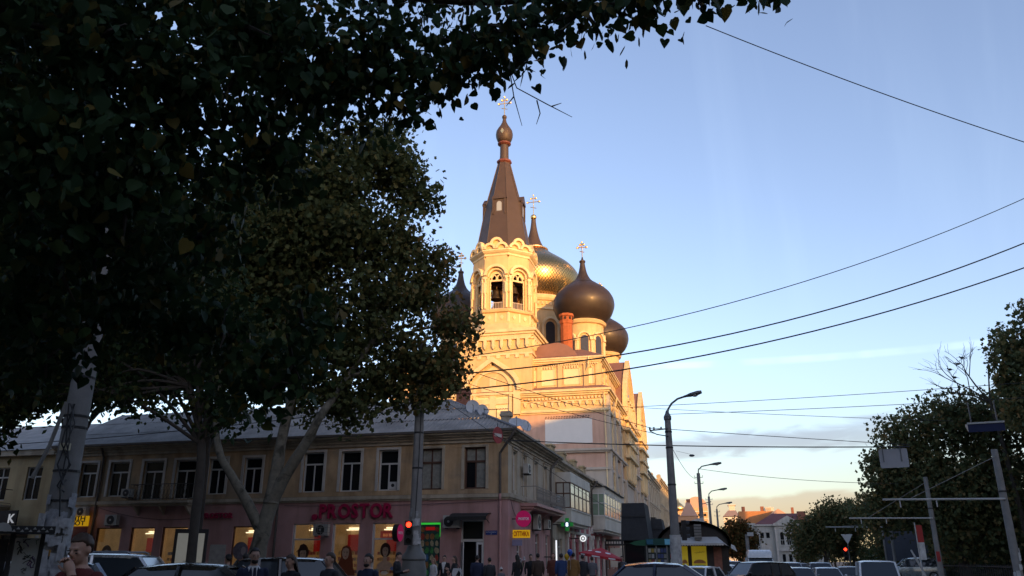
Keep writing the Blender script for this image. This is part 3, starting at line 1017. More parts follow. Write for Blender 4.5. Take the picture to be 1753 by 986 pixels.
dish('tilted satellite dish, the leftmost of those on the roof hip', (-13.95, 45.9, 10.35), 0.42, (0.35, -0.85, 0.25), (-13.95, 46.15, 9.5))
dish('satellite dish, second from the left on the roof hip', (-13.15, 45.3, 10.0), 0.36, (0.55, -0.75, 0.25), (-13.15, 45.55, 9.2))
dish('satellite dish tilted up beside the stubby roof chimney', (-11.05, 45.2, 9.15), 0.44, (0.2, -0.6, 0.75), (-11.15, 45.35, 8.8))
dish('half-hidden satellite dish behind the tilted one by the chimney', (-10.85, 46.6, 9.2), 0.4, (0.6, -0.6, 0.5), (-11.0, 46.8, 8.75))
ae = thing('tv_aerial', 'flat comb aerial beside the satellite dishes', 'aerial', (-12.2, 45.0, 9.1))
MB().tube([(-12.2, 45.0, 9.0), (-12.2, 45.0, 10.05)], 0.025, 6).build('mast', M_IRON, ae)
a_ = MB().tube([(-12.9, 44.9, 9.98), (-11.5, 45.1, 10.02)], 0.02, 5)
for k in range(9):
    x = -12.85 + k * 0.16
    a_.tube([(x, 44.75, 9.99), (x, 45.2, 10.01)], 0.012, 4)
a_.build('aerial_elements', M_IRON, ae)

# ------------------------------------------------------------------ balconies of the corner building


def balcony(F, s0, s1, z, d, slab_m, rail_m, parent, pattern='cross', h=0.95, lat=0.24):
    b = MB().fbox(F, s0, s1, 0.002, d, z - 0.16, z).fbox(F, s0 + 0.1, s1 - 0.1, 0.003, d - 0.2, z - 0.3, z - 0.162)
    bo = b.build('balcony', slab_m, parent)
    r = MB()
    r.tube([F(s0 + 0.05, 0.02, z + h), F(s0 + 0.05, d - 0.05, z + h), F(s1 - 0.05, d - 0.05, z + h), F(s1 - 0.05, 0.02, z + h)], 0.025, 5)
    r.tube([F(s0 + 0.05, 0.02, z + 0.1), F(s0 + 0.05, d - 0.05, z + 0.1), F(s1 - 0.05, d - 0.05, z + 0.1), F(s1 - 0.05, 0.02, z + 0.1)], 0.02, 5)
    r.build('rail', rail_m, bo)
    n = int((s1 - s0) / lat)
    for k in range(n + 1):
        s = s0 + 0.06 + (s1 - s0 - 0.12) * k / n
        q = MB().tube([F(s, d - 0.05, z), F(s, d - 0.05, z + h)], 0.011, 4)
        if k < n:
            e = s + (s1 - s0 - 0.12) / n
            m_ = (s + e) / 2
            ring = [F(m_ + 0.085 * math.cos(t), d - 0.05, z + h * 0.5 + 0.2 * math.sin(t)) for t in np.linspace(0, 2 * math.pi, 11)]
            q.tube(ring, 0.009, 4, False)
            q.tube([F(s, d - 0.05, z + 0.12), F(m_, d - 0.05, z + 0.3), F(e, d - 0.05, z + 0.12)], 0.008, 4)
            q.tube([F(s, d - 0.05, z + h - 0.06), F(m_, d - 0.05, z + h - 0.25), F(e, d - 0.05, z + h - 0.06)], 0.008, 4)
        q.build('baluster', rail_m, bo)
    for s in (s0 + 0.3, (s0 + s1) / 2, s1 - 0.3):
        MB().prism([(0.0, z - 0.3), (0.0, z - 0.85), (d * 0.75, z - 0.3)], lambda p, q_, hh: F(s + hh, p + 0.004, q_), -0.06, 0.06).build('console', slab_m, bo)
    return bo


balcony(FB, 2.9, 12.3, 4.66, 1.0, M_PPIPE, M_GIRON, cb)
balcony(FA, 19.5, 23.7, 4.95, 0.8, M_TRIM, M_IRON, cb)
# loose cable sagging along the wall
def cable(name, label, pts, r, m=M_IRON, cat='cable', group=None, n=5):
    return tag(MB().tube(pts, r, n).build(name, m, smooth=60), label, cat, group)


def sag(a, b, drop, n=14):
    a, b = Vector(a), Vector(b)
    return [a.lerp(b, i / n) - Vector((0, 0, drop * 4 * (i / n) * (1 - i / n))) for i in range(n + 1)]


cable('wall_cable', 'thin cable sagging along the pink wall below the string course', sag(FA(13.5, 0.06, 4.55), FA(0.6, 0.06, 4.62), 0.12, 20), 0.012)
cable('wall_cable', 'thin cable looping across the dark wall above the left shops', sag(FA(26.2, 0.06, 4.6), FA(19.0, 0.06, 3.95), 0.35, 20), 0.014)
cable('wall_cable', 'cable curling down the side wall below the iron balcony', [FB(0.4, 0.05, 4.7), FB(0.9, 0.05, 4.2), FB(1.9, 0.05, 3.7), FB(2.8, 0.05, 3.6), FB(3.2, 0.05, 4.3)], 0.014)

# ------------------------------------------------------------------ second building along the street: parapet and glazed balcony
FC = Fr((-11.1, CY + LB + 0.01, 0), (0, 1, 0), (1, 0, 0))
LC = 16.2
sb = thing('parapet_building', 'ochre two-storey building with a stepped parapet beyond the iron balcony', 'building', (-11.1, CY + LB, 0))
w_ = MB()
CW = [(0.9, 1.9), (2.7, 3.6), (11.6, 12.5), (13.6, 14.5)]
wall(w_, FC, 0, LC, 4.5, 8.1, [(a, b, 5.2, 7.35) for a, b in CW], 0.2)
w_.build('upper_wall', M_OCHRE, sb)
w_ = MB()
wall(w_, FC, 0, 4.2, -0.2, 4.5, [(1.0, 2.6, 0.2, 3.0)], 0.25)
w_.build('lower_wall', M_CREAM, sb)
w_ = MB()
wall(w_, FC, 4.2, LC, -0.2, 4.5, [(4.9, 6.4, 0.2, 2.9), (8.0, 9.4, 0.7, 2.9), (11.0, 12.4, 0.7, 2.9), (13.8, 15.2, 0.7, 2.9)], 0.25)
w_.build('lower_wall', M_REDW, sb)
for a, b in CW:
    window(FC, a, b, 5.2, 7.35, sb, M_WOOD, M_GLASS, 2, 0.7, -0.15, 0.07)
    MB().fbox(FC, a - 0.15, b + 0.15, 0.002, 0.14, 7.4, 7.55).build('window_hood', M_TRIM, sb)
for a, b in ((4.9, 6.4), (8.0, 9.4), (11.0, 12.4), (13.8, 15.2)):
    window(FC, a, b, 0.7 if a > 5 else 0.2, 2.9, sb, M_WHITE, M_GLASS, 1, 0.8, -0.18, 0.07, name='shop_window')
window(FC, 1.0, 2.6, 0.2, 3.0, sb, M_WHITE, M_GLASS, 2, 0.8, -0.18, 0.07, name='shop_door')
for s in (4.5, 7.1, 10.2, 13.1, 15.8):                               # white half-columns of the raspberry shop
    c_ = MB().fbox(FC, s - 0.2, s + 0.2, 0.002, 0.16, -0.1, 3.2).fbox(FC, s - 0.28, s + 0.28, 0.002, 0.24, 3.2, 3.5).fbox(FC, s - 0.26, s + 0.26, 0.003, 0.22, -0.1, 0.4)
    c_.build('half_column', M_WHITE, sb)
    MB().prism([(s - 0.35, 3.7), (s + 0.35, 3.7), (s + 0.2, 4.15), (s, 4.3), (s - 0.2, 4.15)], lambda p, q, h: FC(p, h, q), 0.004, 0.12).build('stucco_shell', M_WHITE, sb)
MB().fbox(FC, 4.2, LC, 0.002, 0.12, 3.5, 3.68).build('shop_band', M_WHITE, sb)
co = MB()
for d, z0, z1 in ((0.12, 7.95, 8.12), (0.28, 8.12, 8.3), (0.5, 8.3, 8.5)):
    co.fbox(FC, 0, LC, -0.3, d, z0, z1)
co.build('cornice', M_TRIM, sb)
pa = MB()
pa.fbox(FC, 0.2, LC, -0.6, -0.3, 8.4, 9.05)
for a, b in ((0.2, 1.6), (5.0, 6.4), (10.0, 11.4), (14.8, 16.2)):
    pa.fbox(FC, a, b, -0.62, -0.22, 8.45, 9.45).fbox(FC, a - 0.08, b + 0.08, -0.66, -0.14, 9.45, 9.58)
pa.fbox(FC, 0.1, LC, -0.64, -0.25, 9.05, 9.14)
pa.build('parapet', M_OCHRE, sb)
rf = MB().add([FC(0, -0.62, 8.5), FC(LC, -0.62, 8.5), FC(LC, -6, 10.2), FC(0, -6, 10.2)], [(0, 1, 2, 3)])
rf.add([FC(0, -11, 8.5), FC(LC, -11, 8.5), FC(LC, -6, 10.2), FC(0, -6, 10.2)], [(0, 1, 2, 3)])
rf.build('roof', M_SLATE, sb)
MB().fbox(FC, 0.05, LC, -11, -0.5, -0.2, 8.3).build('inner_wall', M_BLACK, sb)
for s in (3.0, 8.0, 12.6):
    p = FC(s, -2.0, 0)
    chimney(p[0], p[1], 8.8, 10.0, 0.6, 0.5, sb, M_TRIM)


def glazed_balcony(F, s0, s1, z0, zg0, zg1, z1, d, parent, fm, gm, cols, base_m, top_m, cap=True):
    """Enclosed balcony: solid apron, ribbon of framed panes round three sides, boarded head."""
    o = MB().fbox(F, s0, s1, 0.003, d, z0, zg0).fbox(F, s0 - 0.06, s1 + 0.06, 0.003, d + 0.06, zg0 - 0.06, zg0 + 0.03)
    o.fbox(F, s0 + 0.15, s1 - 0.15, 0.003, d - 0.2, z0 - 0.2, z0 - 0.003)
    bo = o.build('glazed_balcony', base_m, parent)
    MB().fbox(F, s0 - 0.02, s1 + 0.02, 0.003, d + 0.02, zg1, z1).build('boarded_head', top_m, bo)
    if cap:
        MB().fbox(F, s0 - 0.2, s1 + 0.2, 0.003, d + 0.22, z1, z1 + 0.06).build('balcony_roof', M_IRON, bo)
    f = MB()
    w = (s1 - s0) / cols
    zm = zg0 + (zg1 - zg0) * 0.55
    for i in range(cols + 1):
        s = s0 + w * i
        f.fbox(F, s - 0.05, s + 0.05, d - 0.07, d + 0.005, zg0 + 0.03, zg1)
    for z in (zg0 + 0.03, zm, zg1 - 0.08):
        f.fbox(F, s0 + 0.05, s1 - 0.05, d - 0.06, d, z, z + 0.08)
    for s in (s0, s1):
        for n_ in (0.02, d * 0.5):
            f.fbox(F, s - 0.045, s + 0.045, n_, n_ + 0.07, zg0 + 0.03, zg1)
        for z in (zg0 + 0.03, zm, zg1 - 0.08):
            f.fbox(F, s - 0.035, s + 0.035, 0.1, d - 0.08, z, z + 0.08)
    f.build('window_frame', fm, bo)
    for i in range(cols):
        for za, zb in ((zg0 + 0.12, zm - 0.005), (zm + 0.085, zg1 - 0.085)):
            MB().fbox(F, s0 + w * i + 0.055, s0 + w * (i + 1) - 0.055, d - 0.045, d - 0.03, za, zb).build('pane', gm[i % len(gm)], bo)
    for s in (s0, s1):
        for na, nb in ((0.095, d * 0.5 - 0.005), (d * 0.5 + 0.075, d - 0.075)):
            for za, zb in ((zg0 + 0.12, zm - 0.005), (zm + 0.085, zg1 - 0.085)):
                MB().fbox(F, s - 0.008, s + 0.008, na, nb, za, zb).build('pane', gm[0], bo)
    return bo


M_PALEG = mat('net curtained pane', (0.40, 0.40, 0.36), 0.15, var=0.12, scale=2, spec=0.6)
M_GRNG = mat('green tinted pane', (0.22, 0.30, 0.22), 0.15, var=0.15, scale=2, spec=0.6)
M_APRON = mat('pale balcony boards', (0.52, 0.50, 0.44), 0.6, var=0.1, scale=1.5, streak=0.35)
glazed_balcony(FC, 0.5, 9.6, 4.1, 5.0, 6.85, 7.55, 1.1, sb, M_WOOD, [M_PALEG, M_CURT], 5, M_APRON, M_APRON, cap=False)

# ------------------------------------------------------------------ third building: brick and pale balcony, up against the church
FD = Fr((-11.0, CY + LB + LC + 0.02, 0), (0, 1, 0), (1, 0, 0))
LD = 21.6
tb = thing('brick_fronted_building', 'two-storey house with a pale glazed balcony over a raspberry and brick ground floor', 'building', (-11.0, CY + LB + LC, 0))
w_ = MB()
DW = [(0.6, 1.5), (17.5, 18.6), (19.6, 20.7)]
wall(w_, FD, 0, LD, 4.4, 8.3, [(a, b, 5.2, 7.3) for a, b in DW], 0.2)
w_.build('upper_wall', M_CREAM, tb)
w_ = MB()
wall(w_, FD, 0, 9.0, -0.2, 4.4, [(1.2, 2.8, 0.7, 2.9), (4.6, 6.2, 0.7, 2.9)], 0.25)
w_.build('lower_wall', M_REDW, tb)
w_ = MB()
wall(w_, FD, 9.0, LD, -0.2, 4.4, [(10.5, 12.5, 0.7, 2.9), (15.0, 17.0, 0.7, 2.9)], 0.25)
w_.build('lower_wall', M_BRICK, tb)
for a, b in ((1.2, 2.8), (4.6, 6.2), (10.5, 12.5), (15.0, 17.0)):
    window(FD, a, b, 0.7, 2.9, tb, M_WHITE, M_GLASS, 1, 0.8, -0.18, 0.07, name='shop_window')
for a, b in DW:
    window(FD, a, b, 5.2, 7.3, tb, M_PVC, M_GLASS, 2, 0.7, -0.15, 0.07)
for s in (0.4, 3.6, 7.4):
    MB().fbox(FD, s - 0.2, s + 0.2, 0.002, 0.16, -0.1, 3.3).fbox(FD, s - 0.28, s + 0.28, 0.002, 0.24, 3.3, 3.6).build('half_column', M_WHITE, tb)
    MB().prism([(s - 0.35, 3.8), (s + 0.35, 3.8), (s + 0.2, 4.2), (s, 4.35), (s - 0.2, 4.2)], lambda p, q, h: FD(p, h, q), 0.004, 0.12).build('stucco_shell', M_WHITE, tb)
co = MB()
for d, z0, z1 in ((0.12, 8.0, 8.2), (0.3, 8.2, 8.36), (0.5, 8.36, 8.5)):
    co.fbox(FD, 0, LD, -0.3, d, z0, z1)
co.build('cornice', M_TRIM, tb)
rf = MB().add([FD(0, 0.5, 8.52), FD(LD, 0.5, 8.52), FD(LD, -6, 10.1), FD(0, -6, 10.1)], [(0, 1, 2, 3)])
rf.add([FD(0, -11, 8.5), FD(LD, -11, 8.5), FD(LD, -6, 10.1), FD(0, -6, 10.1)], [(0, 1, 2, 3)])
rf.build('roof', M_SLATE, tb)
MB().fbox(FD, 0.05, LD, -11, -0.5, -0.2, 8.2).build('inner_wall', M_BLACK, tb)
glazed_balcony(FD, 0.9, 15.6, 4.15, 5.3, 7.35, 7.9, 1.2, tb, M_PVC, [M_GRNG, M_PALEG, M_GRNG], 7, M_APRON, M_APRON)
aircon('air conditioner squeezed between the two glazed balconies', FC, 11.0, 0.5, 4.9, 0.75, 0.56)
MB().tube([FD(1.0, 0.6, 8.4), FD(0.4, 0.14, 7.6), FD(0.4, 0.14, 4.5)], 0.07, 8).build('downpipe', M_PIPE, tb)

# pharmacy cross, blue signs and other small street signs along the wall
ph = thing('pharmacy_cross', 'green lit pharmacy cross with a white figure below small blue signs', 'sign', (-10.0, 55.6, 3.85))
GC = mat('green cross face', (0.03, 0.28, 0.06), 0.4, var=0.05, emit=(0.02, 0.4, 0.05), estr=0.06)
GW = mat('white light figure', (0.8, 0.9, 1.0), 0.4, var=0, emit=(0.8, 0.95, 1.0), estr=0.6)
MB().box(-10.13, -9.87, 55.55, 55.68, 3.43, 4.27).box(-10.42, -10.131, 55.552, 55.678, 3.72, 3.98).box(-9.869, -9.58, 55.552, 55.678, 3.72, 3.98).build('cross_box', GC, ph)
text_part('lit_figure', '8', 0.34, Fr((-10.0, 55.54, 0), (1, 0, 0), (0, -1, 0)), 0, 0.0, 3.73, GW, ph, extrude=0.01, bold=0.02)
MB().tube([(-11.0, 55.62, 3.85), (-10.42, 55.62, 3.85)], 0.03, 6).build('bracket', M_IRON, ph)
MB().disc((0, 0), 0.2, lambda p, q, h: (-10.0 + p, 55.546 - h, 3.85 + q), 0.0, 0.004, 24).build('blue_disc', M_BLUE, ph)
M_BL2 = mat('pale blue panel', (0.08, 0.13, 0.36), 0.4, var=0.1)
for z0, lab in ((5.3, 'upper small blue sign jutting over the green pharmacy cross'), (4.6, 'lower small blue sign jutting over the green pharmacy cross')):
    t = thing('blue_blade_sign', lab, 'sign', (-10.6, 54.9, z0))
    MB().box(-11.0 if z0 < 5 else -10.9, -10.2 if z0 < 5 else -10.35, 54.86, 54.94, z0, z0 + 0.42).build('panel', M_BL2, t)
    MB().box(-10.85, -10.35, 54.846, 54.856, z0 + 0.14, z0 + 0.26).build('white_stripe', M_WLET, t)
ws = thing('round_white_sign', 'round lit white sign with a dark ring on the raspberry front', 'sign', (-9.9, 62.4, 3.4))
WS = mat('lit white disc', (0.8, 0.8, 0.8), 0.4, var=0, emit=(1, 1, 1), estr=0.3)
MB().disc((0, 0), 0.24, lambda p, q, h: (-10.0 + p, 62.4 - h, 3.1 + q), 0, 0.14, 28).build('disc', WS, ws)
rg = [(0.15 * math.cos(t), 0.15 * math.sin(t)) for t in np.linspace(0, 2 * math.pi, 25)]
ri = [(0.09 * math.cos(t), 0.09 * math.sin(t)) for t in np.linspace(0, 2 * math.pi, 25)]
MB().ring(rg, ri, lambda p, q, h: (-10.0 + p, 62.26 - h, 3.1 + q), 0.002, 0.008).build('dark_ring', M_IRON, ws)
MB().tube([(-11.0, 62.33, 3.1), (-10.24, 62.33, 3.1)], 0.03, 6).build('bracket', M_IRON, ws)
lt = thing('vertical_light_tube', 'thin upright white light tube by the cream shop door', 'lamp', (-10.2, 52.6, 0.9))
MB().tube([(-10.2, 52.6, 0.9), (-10.2, 52.6, 2.75)], 0.045, 8).build('tube', mat('white tube light', (0.9, 0.9, 0.9), 0.4, var=0, emit=(0.95, 0.97, 1), estr=0.4), lt)
MB().box(-11.0, -10.24, 52.57, 52.63, 1.7, 1.76).build('bracket', M_IRON, lt)
ap = thing('dark_porch_board', 'dark lettered board over a doorway on the brick front', 'sign', (-9.8, 82.0, 2.6))
MB().box(-11.0, -8.7, 81.9, 82.2, 2.9, 3.5).build('board', M_IRON, ap)
bz = MB()
for k in range(8):
    bz.box(-10.85 + k * 0.26, -10.67 + k * 0.26, 81.885, 81.895, 3.08, 3.3)
bz.build('pale_ornament', M_WHITE, ap)
for x in (-10.9, -8.8):
    MB().box(x - 0.05, x + 0.05, 81.95, 82.05, 0.0, 2.9).build('post', M_IRON, ap)
MB().box(-10.5, -9.2, 82.0, 82.05, 0.9, 2.7).build('poster', M_PAPER, ap)
# ------------------------------------------------------------------ the church
M_CH = mat('church plaster', (0.66, 0.46, 0.235), 0.88, var=0.12, scale=0.5, bump=0.15, streak=0.3, patch=(0.60, 0.40, 0.20), patch_amt=0.5)
M_CHP = mat('church pink plaster', (0.60, 0.385, 0.29), 0.88, var=0.12, scale=0.4, bump=0.12, streak=0.35, patch=(0.54, 0.35, 0.27), patch_amt=0.5)
M_CHT = mat('church cream moulding', (0.74, 0.58, 0.34), 0.85, var=0.1, scale=0.8, bump=0.1, streak=0.3)
M_CHS = mat('church grey stucco', (0.50, 0.43, 0.35), 0.88, var=0.1, scale=0.5, bump=0.15, streak=0.25)
M_CHN = mat('church niche', (0.80, 0.65, 0.40), 0.88, var=0.05, scale=0.6)
M_CUP = mat('brown dome sheet', (0.046, 0.032, 0.025), 0.48, metal=0.2, var=0.25, scale=0.8, spec=0.5)
M_SPI = mat('brown spire sheet', (0.068, 0.047, 0.037), 0.55, metal=0.1, var=0.14, scale=0.6)
M_CHR = mat('brown church roof', (0.23, 0.12, 0.095), 0.7, var=0.16, scale=0.6)
M_BELL = mat('bronze', (0.10, 0.065, 0.03), 0.45, metal=0.8, var=0.2)
M_GOLDX = mat('gilt cross', (0.95, 0.62, 0.26), 0.3, metal=1.0, var=0.05)
M_DARK = mat('dark interior', (0.03, 0.022, 0.018), 0.9, var=0)
M_PANEL = mat('blank white panel', (0.72, 0.70, 0.66), 0.75, var=0.04, scale=1)

# gold dome: overlapping diamond sheets, cut into the colour and the relief
M_GOLD = bpy.data.materials.new('gold dome sheets')
M_GOLD.use_nodes = True
N, L = M_GOLD.node_tree.nodes, M_GOLD.node_tree.links
b_ = N['Principled BSDF']
b_.inputs['Metallic'].default_value = 1.0
b_.inputs['Roughness'].default_value = 0.27
b_.inputs['Base Color'].default_value = (0.58, 0.37, 0.15, 1)
t_ = N.new('ShaderNodeTexCoord')
sp_ = N.new('ShaderNodeSeparateXYZ')
L.new(t_.outputs['Object'], sp_.inputs[0])


def nmath(op, a, b=None):
    n = N.new('ShaderNodeMath')
    n.operation = op
    for i, v in enumerate((a, b)):
        if v is None:
            continue
        if isinstance(v, (int, float)):
            n.inputs[i].default_value = v
        else:
            L.new(v, n.inputs[i])
    return n.outputs[0]


an_ = nmath('MULTIPLY', nmath('ARCTAN2', sp_.outputs[1], sp_.outputs[0]), 44 / math.pi)
hz_ = nmath('MULTIPLY', sp_.outputs[2], 1.5)
d1_ = nmath('PINGPONG', nmath('ADD', an_, hz_), 0.5)
d2_ = nmath('PINGPONG', nmath('SUBTRACT', an_, hz_), 0.5)
seam_ = nmath('MINIMUM', d1_, d2_)
mr_ = N.new('ShaderNodeMapRange')
mr_.inputs[1].default_value, mr_.inputs[2].default_value = 0.0, 0.09
L.new(seam_, mr_.inputs[0])
bn_ = N.new('ShaderNodeBump')
bn_.inputs['Strength'].default_value = 0.9
bn_.inputs['Distance'].default_value = 0.05
L.new(mr_.outputs[0], bn_.inputs['Height'])
mxg = N.new('ShaderNodeMix')
mxg.data_type = 'RGBA'
L.new(mr_.outputs[0], mxg.inputs[0])
mxg.inputs[6].default_value = (0.24, 0.14, 0.05, 1)
mxg.inputs[7].default_value = (0.60, 0.385, 0.155, 1)
L.new(mxg.outputs[2], b_.inputs['Base Color'])
L.new(bn_.outputs[0], b_.inputs['Normal'])

X0, YF, XR = -26.0, 95.0, -12.0
ch = thing('church', 'large orthodox church with bell tower, gold dome and brown onion domes in evening sun', 'church', (X0, 110, 0))
FF = Fr((X0, YF, 0), (1, 0, 0), (0, -1, 0))       # front, s from the axis to the right
FS = Fr((XR, YF, 0), (0, 1, 0), (1, 0, 0))        # street side, s from the front corner away
HW, LEN = 14.0, 54.0


def both(mb, d, z0, z1, s_f=(-14, 14), s_s=(0, LEN)):
    """A moulding of projection d round the front and the street side."""
    mb.fbox(FF, s_f[0], s_f[1] + d, -0.2, d, z0, z1)
    mb.fbox(FS, s_s[0], s_s[1], -0.2, d, z0, z1)
    return mb


MB().box(X0 - HW, XR, YF, YF + LEN, 0, 12.0).build('lower_wall', M_CHS, ch)
fw = MB().box(X0 - HW, XR, YF, YF + LEN, 12.0, 21.0)
fw.build('main_wall', M_CHP, ch)
both(MB(), 0.22, 11.7, 12.0).build('moulding', M_CHS, ch)
mo = MB()
both(mo, 0.35, 13.75, 13.95)
both(mo, 0.55, 13.952, 14.2)
mo.build('lower_cornice', M_CHS, ch)
# bevelled band
mo = MB()
both(mo, 0.16, 18.55, 18.72)
both(mo, 0.38, 18.722, 18.95)
both(mo, 0.24, 18.952, 19.05)
mo.build('middle_cornice', M_CHT, ch)
# frieze: little hanging brackets, then beads, under the main cornice
both(MB(), 0.05, 19.052, 20.99, (-14, 13.999), (0.001, LEN)).build('frieze_band', M_CH, ch)
br = MB()
for k in range(12):
    s = 4.0 + k * 0.86
    br.prism([(s - 0.17, 20.0), (s + 0.17, 20.0), (s + 0.17, 19.78), (s + 0.07, 19.55), (s, 19.4), (s - 0.07, 19.55), (s - 0.17, 19.78)], lambda p, q, h: FF(p, h, q), 0.051, 0.24)
me_ = br
for k in range(40):
    s = 0.5 + k * 0.86
    br.prism([(s - 0.17, 20.0), (s + 0.17, 20.0), (s + 0.17, 19.78), (s + 0.07, 19.55), (s, 19.4), (s - 0.07, 19.55), (s - 0.17, 19.78)], lambda p, q, h: FS(p, h, q), 0.051, 0.26)
tag(br.build('frieze_brackets', M_CHT, ch), kind='stuff')
both(MB(), 0.18, 20.0, 20.14).build('moulding', M_CHT, ch)
bd = MB()
for k in range(24):
    s = 3.6 + k * 0.44
    bd.cbox(FF(s, 0.16, 20.42), (0.22, 0.22, 0.3))
for k in range(60):
    s = 0.3 + k * 0.55
    bd.cbox(FS(s, 0.16, 20.42), (0.24, 0.26, 0.3))
tag(bd.build('frieze_beads', M_CHT, ch), kind='stuff')
mo = MB()
both(mo, 0.34, 20.7, 20.92)
both(mo, 0.56, 20.922, 21.12)
both(mo, 0.78, 21.122, 21.42)
mo.build('main_cornice', M_CHT, ch)
# sloping lead-brown ledge up to the set-back storey
ld = MB()
ld.hexa([FF(-14, 0.8, 21.42), FF(14.8, 0.8, 21.42), FF(14.8, -1.2, 21.42), FF(-14, -1.2, 21.42), FF(-14, 0.78, 21.47), FF(14.78, 0.78, 21.47), FF(13.4, -0.9, 22.1), FF(-14, -0.9, 22.1)])
ld.hexa([FS(1.25, 0.79, 21.421), FS(LEN, 0.79, 21.421), FS(LEN, -1.2, 21.421), FS(1.25, -1.2, 21.421), FS(1.25, 0.77, 21.468), FS(LEN, 0.77, 21.468), FS(LEN, -0.9, 22.09), FS(1.25, -0.9, 22.09)])
ld.build('ledge_roof', M_CHR, ch)
# blank panel on the shaded wall with its dotted edging
MB().fbox(FF, 6.45, 12.25, 0.001, 0.06, 14.9, 17.85).build('blank_panel', M_PANEL, ch)
dt = MB()
for k in range(17):
    dt.fbox(FF, 6.5 + k * 0.33, 6.68 + k * 0.33, 0.002, 0.05, 18.15, 18.22)
    dt.fbox(FF, 6.45 + k * 0.33, 6.63 + k * 0.33, 0.002, 0.05, 17.95, 18.02)
tag(dt.build('panel_edging', M_DARK, ch), kind='stuff')
# corner pilaster strips of the side wall, framed panels and round-headed windows down its length
for s in (0.0, 5.0, 10.6, 16.4, 30.0, 36.0, 42.0, 52.6):
    MB().fbox(FS, s + 0.01, s + 1.3, 0.002, 0.42, 0, 20.69).build('pilaster', M_CHS, ch)
M_CHW = mat('church window', (0.05, 0.05, 0.055), 0.2, var=0.1)
for s in (3.1, 7.9, 13.5, 33.0, 39.0, 47.0):
    for z0, h in ((6.5, 3.2), (14.6, 3.0)):
        o = arc(s, z0 + h - 0.7, 1.0, 0, math.pi, 10)
        i = arc(s, z0 + h - 0.7, 0.72, 0, math.pi, 10)
        q = MB().ring(o, i, lambda p, qq, hh: FS(p, hh, qq), 0.002, 0.3)
        q.fbox(FS, s - 1.0, s - 0.72, 0.002, 0.3, z0, z0 + h - 0.7).fbox(FS, s + 0.72, s + 1.0, 0.002, 0.3, z0, z0 + h - 0.7).fbox(FS, s - 1.1, s + 1.1, 0.002, 0.34, z0 - 0.25, z0 - 0.002)
        q.build('window_surround', M_CHT, ch)
        MB().prism(arc(s, z0 + h - 0.7, 0.715, 0, math.pi, 10) + [(s - 0.715, z0), (s + 0.715, z0)], lambda p, qq, hh: FS(p, hh, qq), 0.003, 0.05).build('window', M_CHW, ch)
for s in (2.0, 6.8, 12.2, 31.8, 37.8, 44.6):
    for z0, z1 in ((12.4, 13.5), (2.0, 5.2), (10.2, 11.4)):
        pn = MB()
        pn.fbox(FS, s - 0.4, s + 2.6, 0.002, 0.12, z0, z0 + 0.15).fbox(FS, s - 0.4, s + 2.6, 0.002, 0.12, z1 - 0.15, z1).fbox(FS, s - 0.4, s - 0.2, 0.002, 0.12, z0 + 0.15, z1 - 0.15).fbox(FS, s + 2.4, s + 2.6, 0.002, 0.12, z0 + 0.15, z1 - 0.15)
        pn.build('framed_panel', M_CHT, ch)
MB().tube([FF(13.86, 0.4, 21.0), FF(13.86, 0.16, 18.4), FF(13.86, 0.14, 8)], 0.09, 8).build('downpipe', M_CHT, ch)
MB().tube([FS(4.4, 0.9, 21.0), FS(4.4, 0.2, 18.4), FS(4.4, 0.2, 8)], 0.09, 8).build('downpipe', M_CHT, ch)

# ---- set-back storey with blind panels
UY, UX = 0.9, 0.7                                                   # set back from front and side
FU = Fr((X0, YF + UY, 0), (1, 0, 0), (0, -1, 0))
FUS = Fr((XR - UX, YF + UY, 0), (0, 1, 0), (1, 0, 0))
UR = HW - UX
MB().box(X0 - UR, XR - UX, YF + UY, YF + LEN - 1, 21.3, 25.2).build('upper_storey', M_CH, ch)
nm_ = MB()
for s, w in ((4.75, 0.6), (6.5, 1.15), (9.5, 1.35), (12.2, 0.5)):
    z0, z1 = 22.3, 24.3
    MB().fbox(FU, s - w / 2, s + w / 2 if s > 12 else s + w * 0.9, 0.002, 0.05, z0, z1).build('niche_panel', M_CHN, ch)
    e = s + (w / 2 if s > 12 else w * 0.9)
    nm_.fbox(FU, s - w / 2 - 0.12, s - w / 2, 0.002, 0.14, z0, z1).fbox(FU, e, e + 0.12, 0.002, 0.14, z0, z1)
    n_ = max(2, int((e - s + w / 2) / 0.3))
    for k in range(n_):
        a = s - w / 2 - 0.05 + (e - s + w / 2 + 0.1) * k / n_
        nm_.fbox(FU, a, a + 0.18, 0.002, 0.2, z1 + 0.02, z1 + 0.32)
    nm_.fbox(FU, s - w / 2 - 0.2, e + 0.2, 0.002, 0.16, z1 + 0.322, z1 + 0.42)
nm_.build('niche_moulding', M_CHT, ch)
for s in (3.9, 5.6, 8.3, 11.6):
    MB().fbox(FU, s - 0.3, s + 0.3, 0.002, 0.22, 21.6, 25.0).build('pilaster', M_CH, ch)
MB().fbox(FU, UR - 0.55, UR + 0.12, -0.3, 0.12, 21.6, 25.0).build('pilaster', M_CH, ch)
for s in (0.4, 3.6, 7.2):
    MB().fbox(FUS, s - 0.3, s + 0.4, 0.002, 0.2, 21.6, 25.0).build('pilaster', M_CH, ch)
uc = MB()
for d, z0, z1 in ((0.18, 24.9, 25.05), (0.34, 25.052, 25.25), (0.55, 25.252, 25.5), (0.68, 25.502, 25.7)):
    uc.fbox(FU, 3.0, UR + d, -0.3, d, z0, z1).fbox(FUS, 0, LEN - 3, -0.3, d, z0, z1)
uc.build('upper_cornice', M_CHT, ch)
db = MB()
for k in range(34):
    db.fbox(FU, 3.4 + k * 0.29, 3.52 + k * 0.29, 0.19, 0.30, 24.72, 24.88)
tag(db.build('dentils', M_CHT, ch), kind='stuff')
